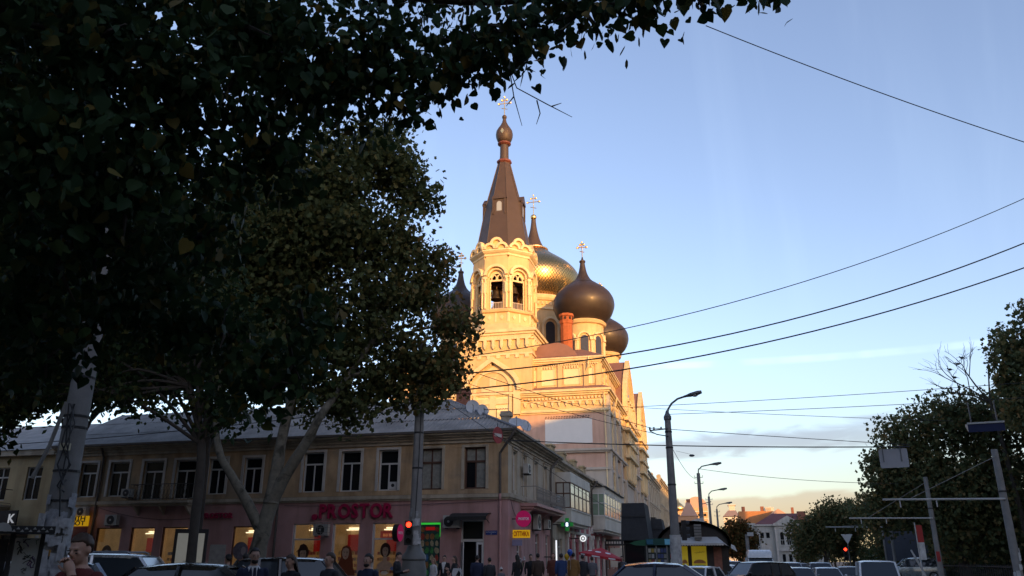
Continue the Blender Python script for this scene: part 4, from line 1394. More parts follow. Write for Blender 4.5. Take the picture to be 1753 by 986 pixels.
# side storey rosettes
for s in (1.9, 5.3):
    for z in (23.0, 24.1):
        MB().disc((s, z), 0.42, lambda p, q, h: FUS(p, h, q), 0.002, 0.16, 16).build('rosette', M_CHT, ch)
# roofs above
rf = MB()
rf.hexa([(X0 - UR - .6, YF + UY - .6, 25.71), (XR - UX + .6, YF + UY - .6, 25.71), (XR - UX + .6, YF + LEN - 2, 25.71), (X0 - UR - .6, YF + LEN - 2, 25.71),
         (X0 - 9, YF + 8, 28.6), (X0 + 10, YF + 8, 28.6), (X0 + 10, YF + LEN - 10, 28.6), (X0 - 9, YF + LEN - 10, 28.6)])
rf.build('roof', M_CHR, ch)
bar = MB()
for k in range(13):                                                  # barrel roof beside the tower
    pass
pr = [(7.2 + 3.2 * math.cos(t), 25.75 + 2.3 * math.sin(t)) for t in np.linspace(math.pi, 0, 15)]
bar.prism(pr, lambda p, q, h: FF(p, -h, q), 1.6, 12.0)
bar.build('barrel_roof', M_CHR, ch, smooth=50)
MB().tube([FU(12.0, 0.7, 25.6), FU(12.0, 0.62, 24.6), FU(11.6, 0.2, 23.9)], 0.09, 6).build('downpipe', M_CHT, ch)

# ---- side gables (the zakomaras of the transept)


def keel(cx, z0, hw, h, n=14):
    """Outline of a keel arch from right foot over the point to left foot."""
    pts = []
    for i in range(n + 1):
        t = i / n
        a = t * math.pi / 2
        x = hw * math.cos(a) ** 0.9 if i < n else 0.0
        z = h * (0.74 * math.sin(a) + 0.26 * t ** 5)
        pts.append((cx + x, z0 + z))
    return pts + [(2 * cx - p, q) for p, q in pts[::-1][1:]]


for c_, hw_, top in ((22.6, 6.2, 30.0), (43.4, 5.6, 29.3)):
    z0 = 21.4
    fn = lambda p, q, h: FS(p, h, q)
    kp = keel(c_, z0, hw_, top - z0)
    MB().prism(kp, fn, -8.0, 0.35).build('gable_roof', M_CHR, ch, smooth=40)
    g = MB().prism(keel(c_, z0, hw_ - 0.25, top - z0 - 0.3), fn, 0.352, 0.55)
    g.build('gable_face', M_CH, ch)
    m_ = MB().ring(keel(c_, z0, hw_ + 0.25, top - z0 + 0.25), keel(c_, z0, hw_ - 0.45, top - z0 - 0.7), fn, 0.3, 0.95)
    m_.ring(keel(c_, z0, hw_ - 1.0, top - z0 - 1.4), keel(c_, z0, hw_ - 1.4, top - z0 - 1.9), fn, 0.5, 0.8)
    m_.build('gable_moulding', M_CHT, ch)
    for s in (-0.62, -0.2, 0.2, 0.62):
        x = c_ + s * hw_
        q = MB().fbox(FS, x - 0.35, x + 0.35, 0.43, 0.85, 12.2, 23.2).fbox(FS, x - 0.55, x + 0.55, 0.43, 1.05, 23.2, 23.7).fbox(FS, x - 0.5, x + 0.5, 0.43, 1.0, 17.2, 17.7)
        q.build('attached_column', M_CHT, ch)
    MB().fbox(FS, c_ - hw_, c_ + hw_, 0.1, 0.5, 12.0, 21.4).build('projecting_bay', M_CH, ch)
    st = MB()
    for k, z in enumerate((15.0, 16.9, 18.8, 20.2)):
        st.fbox(FS, c_ - hw_ - 0.3, c_ + hw_ + 0.3, 0.45, 1.15 - 0.1 * (k % 2), z, z + 0.35)
    st.build('bay_moulding', M_CHT, ch)
    for dx in (-hw_ * 0.42, 0, hw_ * 0.42):
        MB().prism(arc(c_ + dx, 24.4, 0.6, 0, math.pi, 10) + [(c_ + dx - 0.6, 22.4), (c_ + dx + 0.6, 22.4)], fn, 0.552, 0.58).build('window', M_CHW, ch)

# ---- keel-arched centrepiece on the front with a raised cross
fn = lambda p, q, h: FF(p, h, q)
KC = -0.1
MB().fbox(FF, KC - 3.3, KC + 3.3, 0.001, 0.45, 12.0, 21.95).build('centre_bay', M_CH, ch)
MB().prism(keel(KC, 21.95, 3.3, 3.75), fn, -0.9, 0.45).build('keel_gable', M_CH, ch)
kg = MB().ring(keel(KC, 21.6, 3.75, 4.45), keel(KC, 21.6, 3.25, 3.75), fn, -0.2, 1.1)
kg.ring(keel(KC, 21.5, 3.0, 3.3), keel(KC, 21.5, 2.72, 2.95), fn, 0.40, 0.62)
kg.fbox(FF, KC + 2.72, KC + 3.6, 0.4, 0.8, 18.6, 21.6).fbox(FF, KC - 3.6, KC - 2.72, 0.4, 0.8, 18.6, 21.6)
kg.build('keel_moulding', M_CHT, ch)
bd = MB()
for t in np.linspace(0.08, 1, 16):
    for sgn in (-1, 1):
        a = t * math.pi / 2
        x, z = KC + sgn * 3.12 * math.cos(a), 21.6 + 3.45 * math.sin(a) * (0.92 + 0.08 * t)
        bd.cbox(FF(x, 0.58, z), (0.2, 0.2, 0.2))
tag(bd.build('keel_beads', M_CHT, ch), kind='stuff')
na = arc(KC, 21.9, 2.15, 0, math.pi, 18)
MB().prism(na + [(KC - 2.15, 13), (KC + 2.15, 13)], fn, 0.452, 0.46).build('cross_niche', M_CHN, ch)
MB().ring([(KC + 2.5, 13)] + arc(KC, 21.9, 2.5, 0, math.pi, 18) + [(KC - 2.5, 13)], [(KC + 2.15, 13)] + na + [(KC - 2.15, 13)], fn, 0.44, 0.72).build('niche_moulding', M_CHT, ch)
cx = MB().fbox(FF, KC - 0.42, KC + 0.42, 0.461, 0.62, 14, 23.4)
for z, w in ((21.9, 1.5), (20.3, 2.0), (18.6, 1.2)):
    cx.fbox(FF, KC - w, KC - 0.43, 0.461, 0.62, z - 0.34, z + 0.34).fbox(FF, KC + 0.43, KC + w, 0.461, 0.62, z - 0.34, z + 0.34)
cx.build('raised_cross', M_CHT, ch)

# ---- bell tower
TX, TY = X0, 99.4
TB = 4.95
MB().box(TX - TB, TX + TB, TY - TB, TY + TB, 21, 29.2).build('tower_base', M_CH, ch)
tb_ = MB()
for d, z0, z1 in ((0.15, 26.2, 26.42), (0.3, 28.55, 28.8), (0.5, 28.802, 29.1), (0.72, 29.102, 29.5)):
    tb_.box(TX - TB - d, TX + TB + d, TY - TB - d, TY + TB + d, z0, z1)
tb_.build('tower_cornice', M_CHT, ch)
mc = MB()
FT = Fr((TX, TY - TB, 0), (1, 0, 0), (0, -1, 0))
FTR = Fr((TX + TB, TY, 0), (0, 1, 0), (1, 0, 0))
for F in (FT, FTR):
    for k in range(9):
        s = -4.4 + k * 1.1
        mc.fbox(F, s - 0.2, s + 0.2, 0.002, 0.34, 27.35, 28.2)
        mc.prism([(s - 0.2, 27.35), (s + 0.2, 27.35), (s, 27.0)], lambda p, q, h: F(p, h, q), 0.002, 0.3)
        if k < 8:
            mc.prism(arc(s + 0.55, 28.2, 0.35, 0, math.pi, 6) + [(s + 0.2, 28.54), (s + 0.9, 28.54)][::-1], lambda p, q, h: F(p, h, q), 0.002, 0.12)
    mc.fbox(F, -TB, TB, 0.002, 0.3, 28.2, 28.548)
mc.build('machicolation', M_CHT, ch)
hx = MB()
for k in range(8):
    hx.cbox(FT(-4.4 + k * 1.25, 0.05, 26.0), (0.5, 0.2, 0.4))
hx.build('hanging_bracket', M_CHT, ch)
A8 = R(22.5)
oc = lambda r: r / math.cos(A8)


def octa(mb, prof):
    return mb.lathe([(oc(a), z) for a, z in prof], (TX, TY, 0), 8, A8)


octa(MB(), [(4.95, 29.5), (4.5, 30.3), (4.25, 30.7), (4.25, 30.95), (4.05, 31.0), (4.05, 32.2), (4.35, 32.3), (4.45, 32.55), (4.2, 32.75), (3.9, 32.8)]).build('tower_pedestal', M_CH, ch)
AP = 3.95                                                            # apothem of the belfry faces
bf, bfm, rl = MB(), MB(), MB()
for k in range(8):
    a = k * math.pi / 4 - math.pi / 2
    nx, ny = math.cos(a), math.sin(a)
    F = Fr((TX + nx * AP, TY + ny * AP, 0), (-ny, nx, 0), (nx, ny, 0))
    hf = AP * math.tan(A8)
    # a face of wall pierced by a tall arch
    zc, zb, zt, ro = 37.3, 32.8, 40.3, 0.98
    inner = [(ro, zb)] + arc(0, zc, ro, 0, math.pi, 14) + [(-ro, zb)]
    outer = [(hf, zb)] + [(hf, zc + (zt - zc) * min(1, i / 3.5)) if i < 4 else ((-hf, zc + (zt - zc) * min(1, (14 - i) / 3.5)) if i > 10 else (hf - 2 * hf * (i - 3.5) / 7, zt)) for i in range(15)] + [(-hf, zb)]
    bf.ring(outer, inner, lambda p, q, h: F(p, h, q), -0.55, 0.0)
    # double hood moulding and pilaster columns at the corners
    bfm.ring(arc(0, zc + 0.05, hf * 1.0, 0.08, math.pi - 0.08, 14), arc(0, zc + 0.05, hf * 0.78, 0.08, math.pi - 0.08, 14), lambda p, q, h: F(p, h, q), 0.002, 0.5)
    bfm.ring(arc(0, zc, ro + 0.2, 0, math.pi, 14), arc(0, zc, ro, 0, math.pi, 14), lambda p, q, h: F(p, h, q), 0.002, 0.16)
    for sg in (-1, 1):
        s = sg * (hf - 0.18)
        bfm.fbox(F, s - 0.22, s + 0.22, 0.002, 0.3, 37.0, 37.35).fbox(F, s - 0.26, s + 0.26, 0.002, 0.36, 36.35, 36.5)
        bfm.tube([F(s, 0.2, 32.85), F(s, 0.2, 37.0)], 0.15, 8)
        bfm.fbox(F, s - 0.2, s + 0.2, 0.002, 0.34, 35.0, 36.35)
        bfm.tube([F(sg * ro * 0.9, -0.25, 32.85), F(sg * ro * 0.9, -0.25, 37.0)], 0.09, 6)
    # inner tracery: two small arches on a cross bar
    bfm.ring(arc(0, zc, ro, 0, math.pi, 14), [(p, max(q, 37.32)) for p, q in arc(0, zc, ro * 0.55, 0, math.pi, 14)], lambda p, q, h: F(p, h, q), -0.42, -0.3)
    bfm.fbox(F, -ro, ro, -0.44, -0.28, 36.75, 36.98)
    for sg in (-1, 1):
        bfm.ring(arc(sg * 0.4, 37.3, 0.4, 0, math.pi, 8), arc(sg * 0.4, 37.3, 0.26, 0, math.pi, 8), lambda p, q, h: F(p, h, q), -0.46, -0.26)
        bfm.fbox(F, sg * 0.4 - 0.4 if sg < 0 else 0.66, -0.66 if sg < 0 else 0.8, -0.45, -0.27, 36.98, 37.3)
    bfm.fbox(F, -0.14, 0.14, -0.45, -0.27, 36.98, 37.32)
    # railing
    rl.fbox(F, -ro, ro, -0.4, -0.34, 33.75, 33.83).fbox(F, -ro, ro, -0.4, -0.34, 32.95, 33.0)
    for i in range(9):
        s = -ro + 0.12 + i * (2 * ro - 0.24) / 8
        rl.fbox(F, s - 0.03, s + 0.03, -0.39, -0.35, 33.0, 33.75)
    # pedestal panels
    for sg in (-0.5, 0.5):
        bfm.prism([(sg * hf + 0.28 * math.cos(i * math.pi / 2), 31.6 + 0.34 * math.sin(i * math.pi / 2)) for i in range(4)], lambda p, q, h: F(p, h, q), 0.101, 0.2)
    for s in (-hf, 0, hf):
        bfm.fbox(F, s - 0.14, s + 0.14, 0.102, 0.18, 31.0, 32.2)
bf.build('belfry', M_CH, ch)
bfm.build('belfry_moulding', M_CHT, ch)
rl.build('belfry_railing', mat('pale railing', (0.5, 0.42, 0.36), 0.6), ch)
octa(MB(), [(3.4, 32.3), (3.4, 32.9)]).build('belfry_floor', M_DARK, ch)
octa(MB(), [(3.55, 38.2), (3.55, 40.3)]).build('belfry_ceiling', M_DARK, ch)
MB().box(TX - 0.2, TX + 0.2, TY - 3.4, TY + 3.4, 37.6, 38.0).box(TX - 3.4, TX + 3.4, TY - 0.2, TY + 0.2, 37.2, 37.58).box(TX - 1.6, TX + 1.6, TY + 0.8, TY + 1.2, 32.9, 38.0).build('bell_frame', M_WOOD, ch)


def bell(x, y, z, r):
    MB().lathe([(r * 1.0, 0), (r * 0.97, r * 0.15), (r * 0.78, r * 0.5), (r * 0.66, r * 1.1), (r * 0.6, r * 1.45), (r * 0.4, r * 1.65), (0.08, r * 1.7), (0.08, r * 2.2)], (x, y, z), 20).build('bell', M_BELL, ch, smooth=40)


bell(TX - 0.4, TY - 2.3, 34.6, 0.85)
bell(TX + 1.9, TY - 1.9, 35.3, 0.65)
bell(TX - 2.3, TY - 1.0, 35.3, 0.6)
bell(TX + 2.6, TY + 0.4, 35.5, 0.5)
octa(MB(), [(3.6, 40.3), (4.02, 40.32), (4.02, 40.6), (4.25, 40.75), (4.45, 40.95), (4.45, 41.12), (4.0, 41.2), (3.4, 41.3)]).build('belfry_cornice', M_CHT, ch)
kk, kf = MB(), MB()
for k in range(8):                                                   # two tiers of kokoshniks round the spire foot
    a = k * math.pi / 4 - math.pi / 2
    nx, ny = math.cos(a), math.sin(a)
    F = Fr((TX + nx * 4.1, TY + ny * 4.1, 0), (-ny, nx, 0), (nx, ny, 0))
    hf = 4.1 * math.tan(A8)
    for s in (-hf / 2, hf / 2):
        kf.prism(arc(s, 41.25, hf / 2 * 0.98, 0, math.pi, 10), lambda p, q, h: F(p, h, q), -0.4, 0.0)
        kk.ring(arc(s, 41.25, hf / 2, 0, math.pi, 10), arc(s, 41.25, hf / 2 * 0.62, 0, math.pi, 10), lambda p, q, h: F(p, h, q), -0.1, 0.36)
    F2 = Fr((TX + nx * 3.75, TY + ny * 3.75, 0), (-ny, nx, 0), (nx, ny, 0))
    kf.prism(arc(0, 42.1, 0.85, 0, math.pi, 10) + [(-0.85, 41.3), (0.85, 41.3)], lambda p, q, h: F2(p, h, q), -0.5, 0.0)
    kk.ring(arc(0, 42.1, 0.9, 0, math.pi, 10), arc(0, 42.1, 0.55, 0, math.pi, 10), lambda p, q, h: F2(p, h, q), -0.1, 0.34)
kf.build('kokoshnik', M_CH, ch)
kk.build('kokoshnik_moulding', M_CHT, ch)
sp = octa(MB(), [(3.62, 41.3), (3.5, 42.6), (2.42, 49.2), (1.82, 51.6), (0.84, 56.1)])
sp.build('spire', M_SPI, ch)
sm = MB()
for k in range(8):
    a = k * math.pi / 4 + A8
    sm.tube([(TX + oc(3.5) * math.cos(a), TY + oc(3.5) * math.sin(a), 42.6), (TX + oc(2.42) * math.cos(a), TY + oc(2.42) * math.sin(a), 49.2), (TX + oc(0.84) * math.cos(a), TY + oc(0.84) * math.sin(a), 56.1)], 0.06, 5)
sm.build('spire_ribs', M_SPI, ch)
for k in range(4):                                                   # dormers on alternate faces
    a = k * math.pi / 2 - math.pi / 2
    nx, ny = math.cos(a), math.sin(a)
    F = Fr((TX + nx * 2.2, TY + ny * 2.2, 0), (-ny, nx, 0), (nx, ny, 0))
    dm = MB().fbox(F, -0.85, 0.85, -0.6, 0.55, 47.0, 49.5)
    dm.prism([(-1.05, 49.5), (1.05, 49.5), (0, 50.6)], lambda p, q, h: F(p, h, q), -1.0, 0.75)
    for sg in (-1, 1):
        dm.fbox(F, sg * 0.85 - 0.1, sg * 0.85 + 0.1, 0.56, 0.7, 47.0, 49.49)
    dm.fbox(F, -1.0, 1.0, 0.552, 0.76, 49.3, 49.49)
    do = dm.build('dormer', M_SPI, ch)
    MB().prism(arc(0, 48.6, 0.36, 0, math.pi, 8) + [(-0.36, 47.5), (0.36, 47.5)], lambda p, q, h: F(p, h, q), 0.552, 0.57).build('dormer_light', mat('pale dormer glass', (0.3, 0.34, 0.38), 0.3, var=0), do)
M_COLL = mat('dark red collar', (0.16, 0.05, 0.035), 0.5, var=0.1)
octa(MB(), [(0.8, 56.1), (1.02, 56.3), (1.02, 56.55), (0.7, 56.7)]).build('spire_collar', M_COLL, ch)
MB().lathe([(0.68, 56.6), (0.64, 57.5), (0.62, 59.2)], (TX, TY, 0), 16).build('spire_neck', M_SPI, ch, smooth=40)
MB().lathe([(0.7, 59.15), (0.98, 59.35), (0.98, 59.5), (0.8, 59.62)], (TX, TY, 0), 16).build('spire_collar', M_COLL, ch)
MB().lathe([(0.8, 59.6), (1.05, 60.0), (1.22, 60.5), (1.26, 61.0), (1.18, 61.5), (0.92, 62.0), (0.6, 62.5), (0.36, 63.0), (0.25, 63.5), (0.24, 63.75)], (TX, TY, 0), 24).build('spire_onion', M_SPI, ch, smooth=60)
MB().prism([(0.28 * math.cos(i * math.pi / 2), 61.0 + 0.45 * math.sin(i * math.pi / 2)) for i in range(4)], lambda p, q, h: (TX + p, TY - h, q), 1.2, 1.29).build('onion_lozenge', M_GOLDX, ch)


def cross(x, y, z, h, fancy=True):
    """Gilt cross: post, bars with trefoil ends, slanted foot bar, rays."""
    b = MB()
    b.tube([(x, y, z), (x, y, z + h)], 0.075, 6)
    for q, w in ((0.66, 0.29), (0.84, 0.13)):
        b.tube([(x - h * w, y, z + h * q), (x + h * w, y, z + h * q)], 0.07, 6)
        for sg in (-1, 1):
            b.ell((x + sg * h * w, y, z + h * q), 0.15, 8, 6)
            for dz in (-0.13, 0.13):
                b.ell((x + sg * (h * w - 0.12), y, z + h * q + dz), 0.1, 6, 5)
    b.tube([(x - h * 0.14, y, z + h * 0.42), (x + h * 0.14, y, z + h * 0.34)], 0.06, 6)
    b.ell((x, y, z + h), 0.15, 8, 6)
    if fancy:
        for sa in (45, 135, 225, 315):
            b.tube([(x, y, z + h * 0.68), (x + h * 0.15 * math.cos(R(sa)), y, z + h * 0.68 + h * 0.15 * math.sin(R(sa)))], 0.035, 5)
    b.build('cross', M_GOLDX, ch)


MB().ell((TX, TY, 63.95), 0.36, 14, 10).build('cross_ball', M_SPI, ch, smooth=60)
cross(TX, TY, 64.2, 3.2, False)

# ---- gold central dome
GX, GY = X0, 119.0
MB().lathe([(6.05, 27.5), (6.05, 40.2)], (GX, GY, 0), 48).build('central_drum', M_CH, ch, smooth=40)
dm = MB()
dm.lathe([(6.05, 38.1), (6.3, 38.15), (6.3, 38.4), (6.05, 38.45)], (GX, GY, 0), 48, cap=False)
dm.lathe([(6.05, 39.5), (6.35, 39.6), (6.6, 39.9), (6.75, 40.25), (6.5, 40.5), (5.7, 40.55)], (GX, GY, 0), 48, cap=False)
for k in range(60):
    a = 2 * math.pi * k / 60
    p = Vector((GX + 6.12 * math.cos(a), GY + 6.12 * math.sin(a), 39.15))
    dm.cbox(p, (0.28, 0.28, 0.5))
for k in range(12):
    a = 2 * math.pi * k / 12 - math.pi / 2 + R(6)
    nx, ny = math.cos(a), math.sin(a)
    F = Fr((GX + nx * 6.0, GY + ny * 6.0, 0), (-ny, nx, 0), (nx, ny, 0))
    dm.ring(arc(0, 35.6, 1.4, 0, math.pi, 12), arc(0, 35.6, 1.05, 0, math.pi, 12), lambda p, q, h: F(p, h, q), -0.2, 0.35)
    for sg in (-1, 1):
        dm.tube([F(sg * 1.3, 0.1, 30), F(sg * 1.3, 0.1, 35.6)], 0.2, 8)
    MB().prism(arc(0, 35.5, 0.75, 0, math.pi, 10) + [(-0.75, 31.0), (0.75, 31.0)], lambda p, q, h: F(p, h, q), -0.1, 0.06).build('drum_window', M_CHW, ch)
dm.build('drum_moulding', M_CHT, ch)
# dome parts keep their own origin on the axis so that the sheet pattern wraps round it


def dome(x, y, prof, m, nm, n=56):
    me = MB().lathe([(r_, z - prof[0][1]) for r_, z in prof], (0, 0, 0), n).mesh(nm, smooth=50)
    o = place(nm, me, m, ch)
    o.location = Vector((x, y, prof[0][1])) - Vector(ORG[ch.name])
    return o


def spline(pts, k=4):
    """Smooth the dome profile (Catmull-Rom)."""
    out = []
    P_ = [pts[0]] + pts + [pts[-1]]
    for i in range(1, len(P_) - 2):
        for j in range(k):
            t = j / k
            out.append(tuple(0.5 * (2 * b + (c_ - a) * t + (2 * a - 5 * b + 4 * c_ - d) * t * t + (3 * b - a - 3 * c_ + d) * t ** 3) for a, b, c_, d in zip(P_[i - 1], P_[i], P_[i + 1], P_[i + 2])))
    return out + [pts[-1]]


dome(GX, GY, spline([(5.7, 40.5), (6.35, 41.3), (7.0, 42.5), (7.35, 43.9), (7.35, 45.1), (6.9, 46.1), (5.9, 47.2), (4.6, 48.2), (3.2, 49.2), (2.1, 50.2)]), M_GOLD, 'gold_dome')
dome(GX, GY, spline([(2.25, 50.15), (1.75, 50.6), (1.3, 51.4), (0.92, 52.5), (0.6, 53.9), (0.42, 55.2), (0.4, 55.7)]), M_SPI, 'dome_neck', 32)
MB().lathe([(2.1, 50.05), (2.4, 50.1), (2.4, 50.25), (2.1, 50.3)], (GX, GY, 0), 40).build('dome_ring', M_GOLDX, ch)
MB().ell((GX, GY, 56.2), 0.52, 18, 12).build('cross_ball', M_GOLDX, ch, smooth=60)
cross(GX, GY, 56.6, 3.7, False)

# ---- four brown onion domes
for i, (x, y) in enumerate(((-16.5, 109.4), (-16.5, 128.6), (-35.5, 109.4), (-35.5, 128.6))):
    dr_ = MB().lathe([(3.0, 27), (2.75, 27.2), (2.75, 33.4), (3.05, 33.5), (3.2, 33.85), (2.95, 34.1)], (x, y, 0), 32)
    dr_.build('drum', M_CH, ch, smooth=40)
    q = MB()
    for k in range(8):
        a = 2 * math.pi * k / 8 - math.pi / 2 + R(8)
        nx, ny = math.cos(a), math.sin(a)
        F = Fr((x + nx * 2.72, y + ny * 2.72, 0), (-ny, nx, 0), (nx, ny, 0))
        q.ring(arc(0, 31.2, 1.0, 0, math.pi, 10), arc(0, 31.2, 0.76, 0, math.pi, 10), lambda p, qq, h: F(p, h, qq), -0.3, 0.25)
        for sg in (-1, 1):
            q.tube([F(sg * 1.0, 0.0, 28.3), F(sg * 1.0, 0.0, 31.2)], 0.16, 8)
            q.fbox(F, sg * 1.0 - 0.22, sg * 1.0 + 0.22, -0.15, 0.3, 30.9, 31.25)
        MB().prism(arc(0, 31.1, 0.55, 0, math.pi, 8) + [(-0.55, 28.8), (0.55, 28.8)], lambda p, qq, h: F(p, h, qq), -0.1, 0.05).build('drum_window', M_CHW, ch)
    q.build('drum_moulding', M_CHT, ch)
    dome(x, y, spline([(2.85, 34.05), (3.5, 34.6), (4.05, 35.3), (4.42, 36.3), (4.48, 37.1), (4.28, 37.9), (3.75, 38.75), (2.9, 39.5), (1.95, 40.15)]), M_CUP, 'onion_dome', 40)
    dome(x, y, spline([(2.05, 40.12), (1.5, 40.5), (1.0, 41.1), (0.65, 41.9), (0.45, 42.8), (0.34, 43.6)]), M_CUP, 'dome_neck', 24)
    MB().lathe([(0.36, 43.55), (0.46, 43.65), (0.46, 43.85), (0.2, 44.0), (0.08, 44.5)], (x, y, 0), 12).build('finial', M_CUP, ch)
    cross(x, y, 44.4, 2.5, False)

# brick chimney on the church roof
cm = mat('red chimney brick', (0.36, 0.10, 0.035), 0.9, var=0.25, scale=3, bump=0.3)
bc = thing('brick_roof_chimney', 'round-looking red brick chimney on the church roof before a brown dome', 'chimney', (-17.3, 99.0, 26.0))
MB().lathe([(0.95, 26.0), (0.95, 26.6), (0.8, 26.8), (0.8, 31.0)], (-17.3, 99.0, 0), 8, A8).build('shaft', cm, bc)
MB().lathe([(0.8, 31.0), (0.9, 31.1), (0.95, 31.5), (0.85, 31.55), (0.85, 32.0), (1.02, 32.1), (1.02, 32.4), (0.9, 32.45)], (-17.3, 99.0, 0), 8, A8).build('cap', cm, bc)
for k in range(8):
    a = k * math.pi / 4
    MB().cbox((-17.3 + 0.82 * math.cos(a), 99 + 0.82 * math.sin(a), 31.78), (0.22, 0.22, 0.32)).build('smoke_hole', M_DARK, bc)
# ------------------------------------------------------------------ poles and lamps
M_CONC = mat('weathered concrete', (0.22, 0.21, 0.195), 0.9, var=0.22, scale=2.5, bump=0.35, bscale=30, streak=0.4, patch=(0.18, 0.17, 0.16), patch_amt=0.6)
M_STEEL = mat('grey lamp steel', (0.12, 0.12, 0.12), 0.5, metal=0.3, var=0.15)
M_LENS = mat('lamp glass', (0.35, 0.34, 0.32), 0.3, var=0)
M_PAPERW = mat('torn paper notices', (0.42, 0.41, 0.40), 0.8, var=0.4, scale=9, patch=(0.2, 0.19, 0.2), patch_amt=0.8)
M_LIME = mat('whitewash', (0.50, 0.49, 0.46), 0.85, var=0.25, scale=4, patch=(0.25, 0.24, 0.23), patch_amt=0.7)


def pole(name, label, x, y, r0, r1, h, m=M_CONC, cat='pole', group=None, z0=-0.3):
    t = thing(name, label, cat, (x, y, z0), group)
    MB().tube([(x, y, z0), (x, y, h * 0.5), (x, y, h)], [r0, (r0 + r1) / 2, r1], 14).build('shaft', m, t, smooth=50)
    return t


def collar(t, x, y, r, z, h=0.07, m=M_IRON):
    MB().lathe([(r, z), (r, z + h)], (x, y, 0), 14).build('band', m, t)


def notices(t, x, y, r, z0, z1, n, seed, m=M_PAPERW, face=-1.9):
    """Paper sheets glued round the shaft."""
    q = random.Random(seed)
    for k in range(n):
        z = z0 + (z1 - z0) * q.random()
        a, da, h = face + (q.random() - 0.5) * 2.2, 0.35 + 0.4 * q.random(), 0.14 + 0.2 * q.random()
        rr_ = r + 0.004 + 0.003 * k
        top = [(x + rr_ * math.cos(a + da * i / 5), y + rr_ * math.sin(a + da * i / 5), z + h + 0.03 * q.random()) for i in range(6)]
        bot = [(x + rr_ * math.cos(a + da * i / 5), y + rr_ * math.sin(a + da * i / 5), z + 0.05 * q.random()) for i in range(6)]
        MB().strip(top, bot).build('paper_notice', m, t)


def lamp_arm(t, pts, head_dir, L_=0.75):
    MB().tube(pts, 0.045, 8).build('lamp_arm', M_STEEL, t, smooth=60)
    p, d = Vector(pts[-1]), Vector(head_dir).normalized()
    sd = d.cross(Vector((0, 0, 1))).normalized()
    up = sd.cross(d)
    rows = []
    for f, w, h in ((-0.1, 0.05, 0.05), (0.1, 0.09, 0.06), (0.3, 0.15, 0.09), (0.75, 0.17, 0.10), (1.0, 0.10, 0.07)):
        o = p + d * (f * L_)
        rows.append([o + sd * (w * math.cos(a)) + up * (h * math.sin(a)) for a in np.linspace(0, 2 * math.pi, 12, endpoint=False)])
    b = MB()
    for a, c_ in zip(rows, rows[1:]):
        b.strip(a, c_, True)
    b.add(rows[0], [tuple(range(12))]).add(rows[-1], [tuple(range(12))])
    ho = b.build('lamp_head', M_STEEL, t, smooth=50)
    MB().ell(p + d * (0.55 * L_) - up * 0.07, (0.14, 0.14, 0.07), 10, 6).build('lamp_lens', M_LENS, ho)


lp = pole('street_lamp', 'tall concrete street lamp with a curved arm right of the church', -1.8, 36, 0.23, 0.135, 7.55, cat='street lamp')
MB().lathe([(0.235, -0.25), (0.232, 2.55)], (-1.8, 36, 0), 14, cap=False).build('whitewash', M_LIME, lp, smooth=50)
for z in (2.5, 4.6, 6.2, 6.9):
    collar(lp, -1.8, 36, 0.245 - 0.0125 * z, z)
MB().lathe([(0.15, 7.45), (0.17, 7.5), (0.17, 7.62), (0.1, 7.75), (0.05, 7.9)], (-1.8, 36, 0), 12).build('cap', M_STEEL, lp)
lamp_arm(lp, [(-1.8, 36, 7.6), (-1.75, 36, 7.95), (-1.58, 36, 8.2), (-1.3, 36, 8.4), (-0.95, 36, 8.5)], (1, -0.05, 0.22))
br = MB().tube([(-1.8, 35.86, 7.06), (-2.62, 35.86, 7.0)], 0.03, 6).tube([(-1.8, 35.86, 6.72), (-2.3, 35.86, 6.82), (-2.6, 35.86, 6.98)], 0.022, 6)
bro = br.build('insulator_bracket', M_STEEL, lp)
for x in (-2.6, -2.42, -2.1):
    MB().lathe([(0.03, 0), (0.045, 0.03), (0.04, 0.1), (0.02, 0.13)], (x, 35.86, 7.03), 8).build('insulator', M_ACW, bro)
notices(lp, -1.8, 36, 0.236, 0.6, 2.2, 9, 5)

for i, (x, y, r, h, lab) in enumerate(((-1.1, 62, 0.2, 7.7, 'street lamp pole with side insulators, second along the street'), (-0.6, 80, 0.17, 7.3, 'third street lamp along the street, paired with a bare pole'), (0.05, 95, 0.16, 7.0, 'fourth and farthest street lamp on the church side'))):
    t = pole('street_lamp', lab, x, y, r, r * 0.62, h, cat='street lamp')
    lamp_arm(t, [(x, y, h - 0.1), (x + 0.03, y, h + 0.25), (x + 0.3, y, h + 0.5), (x + 0.95, y, h + 0.62)], (1, 0, 0.12), 0.8)
    for sg in (-1, 1):
        for z in (h - 0.3, h - 0.75):
            MB().tube([(x, y, z), (x + sg * 0.3, y, z), (x + sg * 0.3, y, z + 0.14)], 0.025, 5).build('insulator', M_ACW, t)
    collar(t, x, y, r * 0.8, h * 0.55)
t = pole('concrete_pole', 'bare concrete pole standing just left of the third street lamp', -1.35, 78, 0.14, 0.1, 6.2)
MB().tube([(-1.35, 78, 6.1), (-1.2, 78, 6.5), (-0.4, 78, 6.7)], 0.04, 6).build('bent_arm', M_STEEL, t)
t = pole('concrete_pole', 'short grey post with a floodlight beside the white van', 2.3, 72, 0.16, 0.14, 3.6)
MB().cbox((2.6, 71.9, 3.6), (0.5, 0.3, 0.3)).build('floodlight', M_ACW, t)
t = pole('thin_post', 'thin pale post in front of the trees above the white van', 4.25, 92, 0.07, 0.06, 4.0, M_ACW)
rb = thing('red_lamp_banner', 'narrow red banner fixed to a pole behind the snack kiosk', 'banner', (-0.65, 64, 2.6))
MB().cbox((-0.7, 63.5, 3.4), (0.06, 0.2, 1.6)).build('clip', M_IRON, rb)
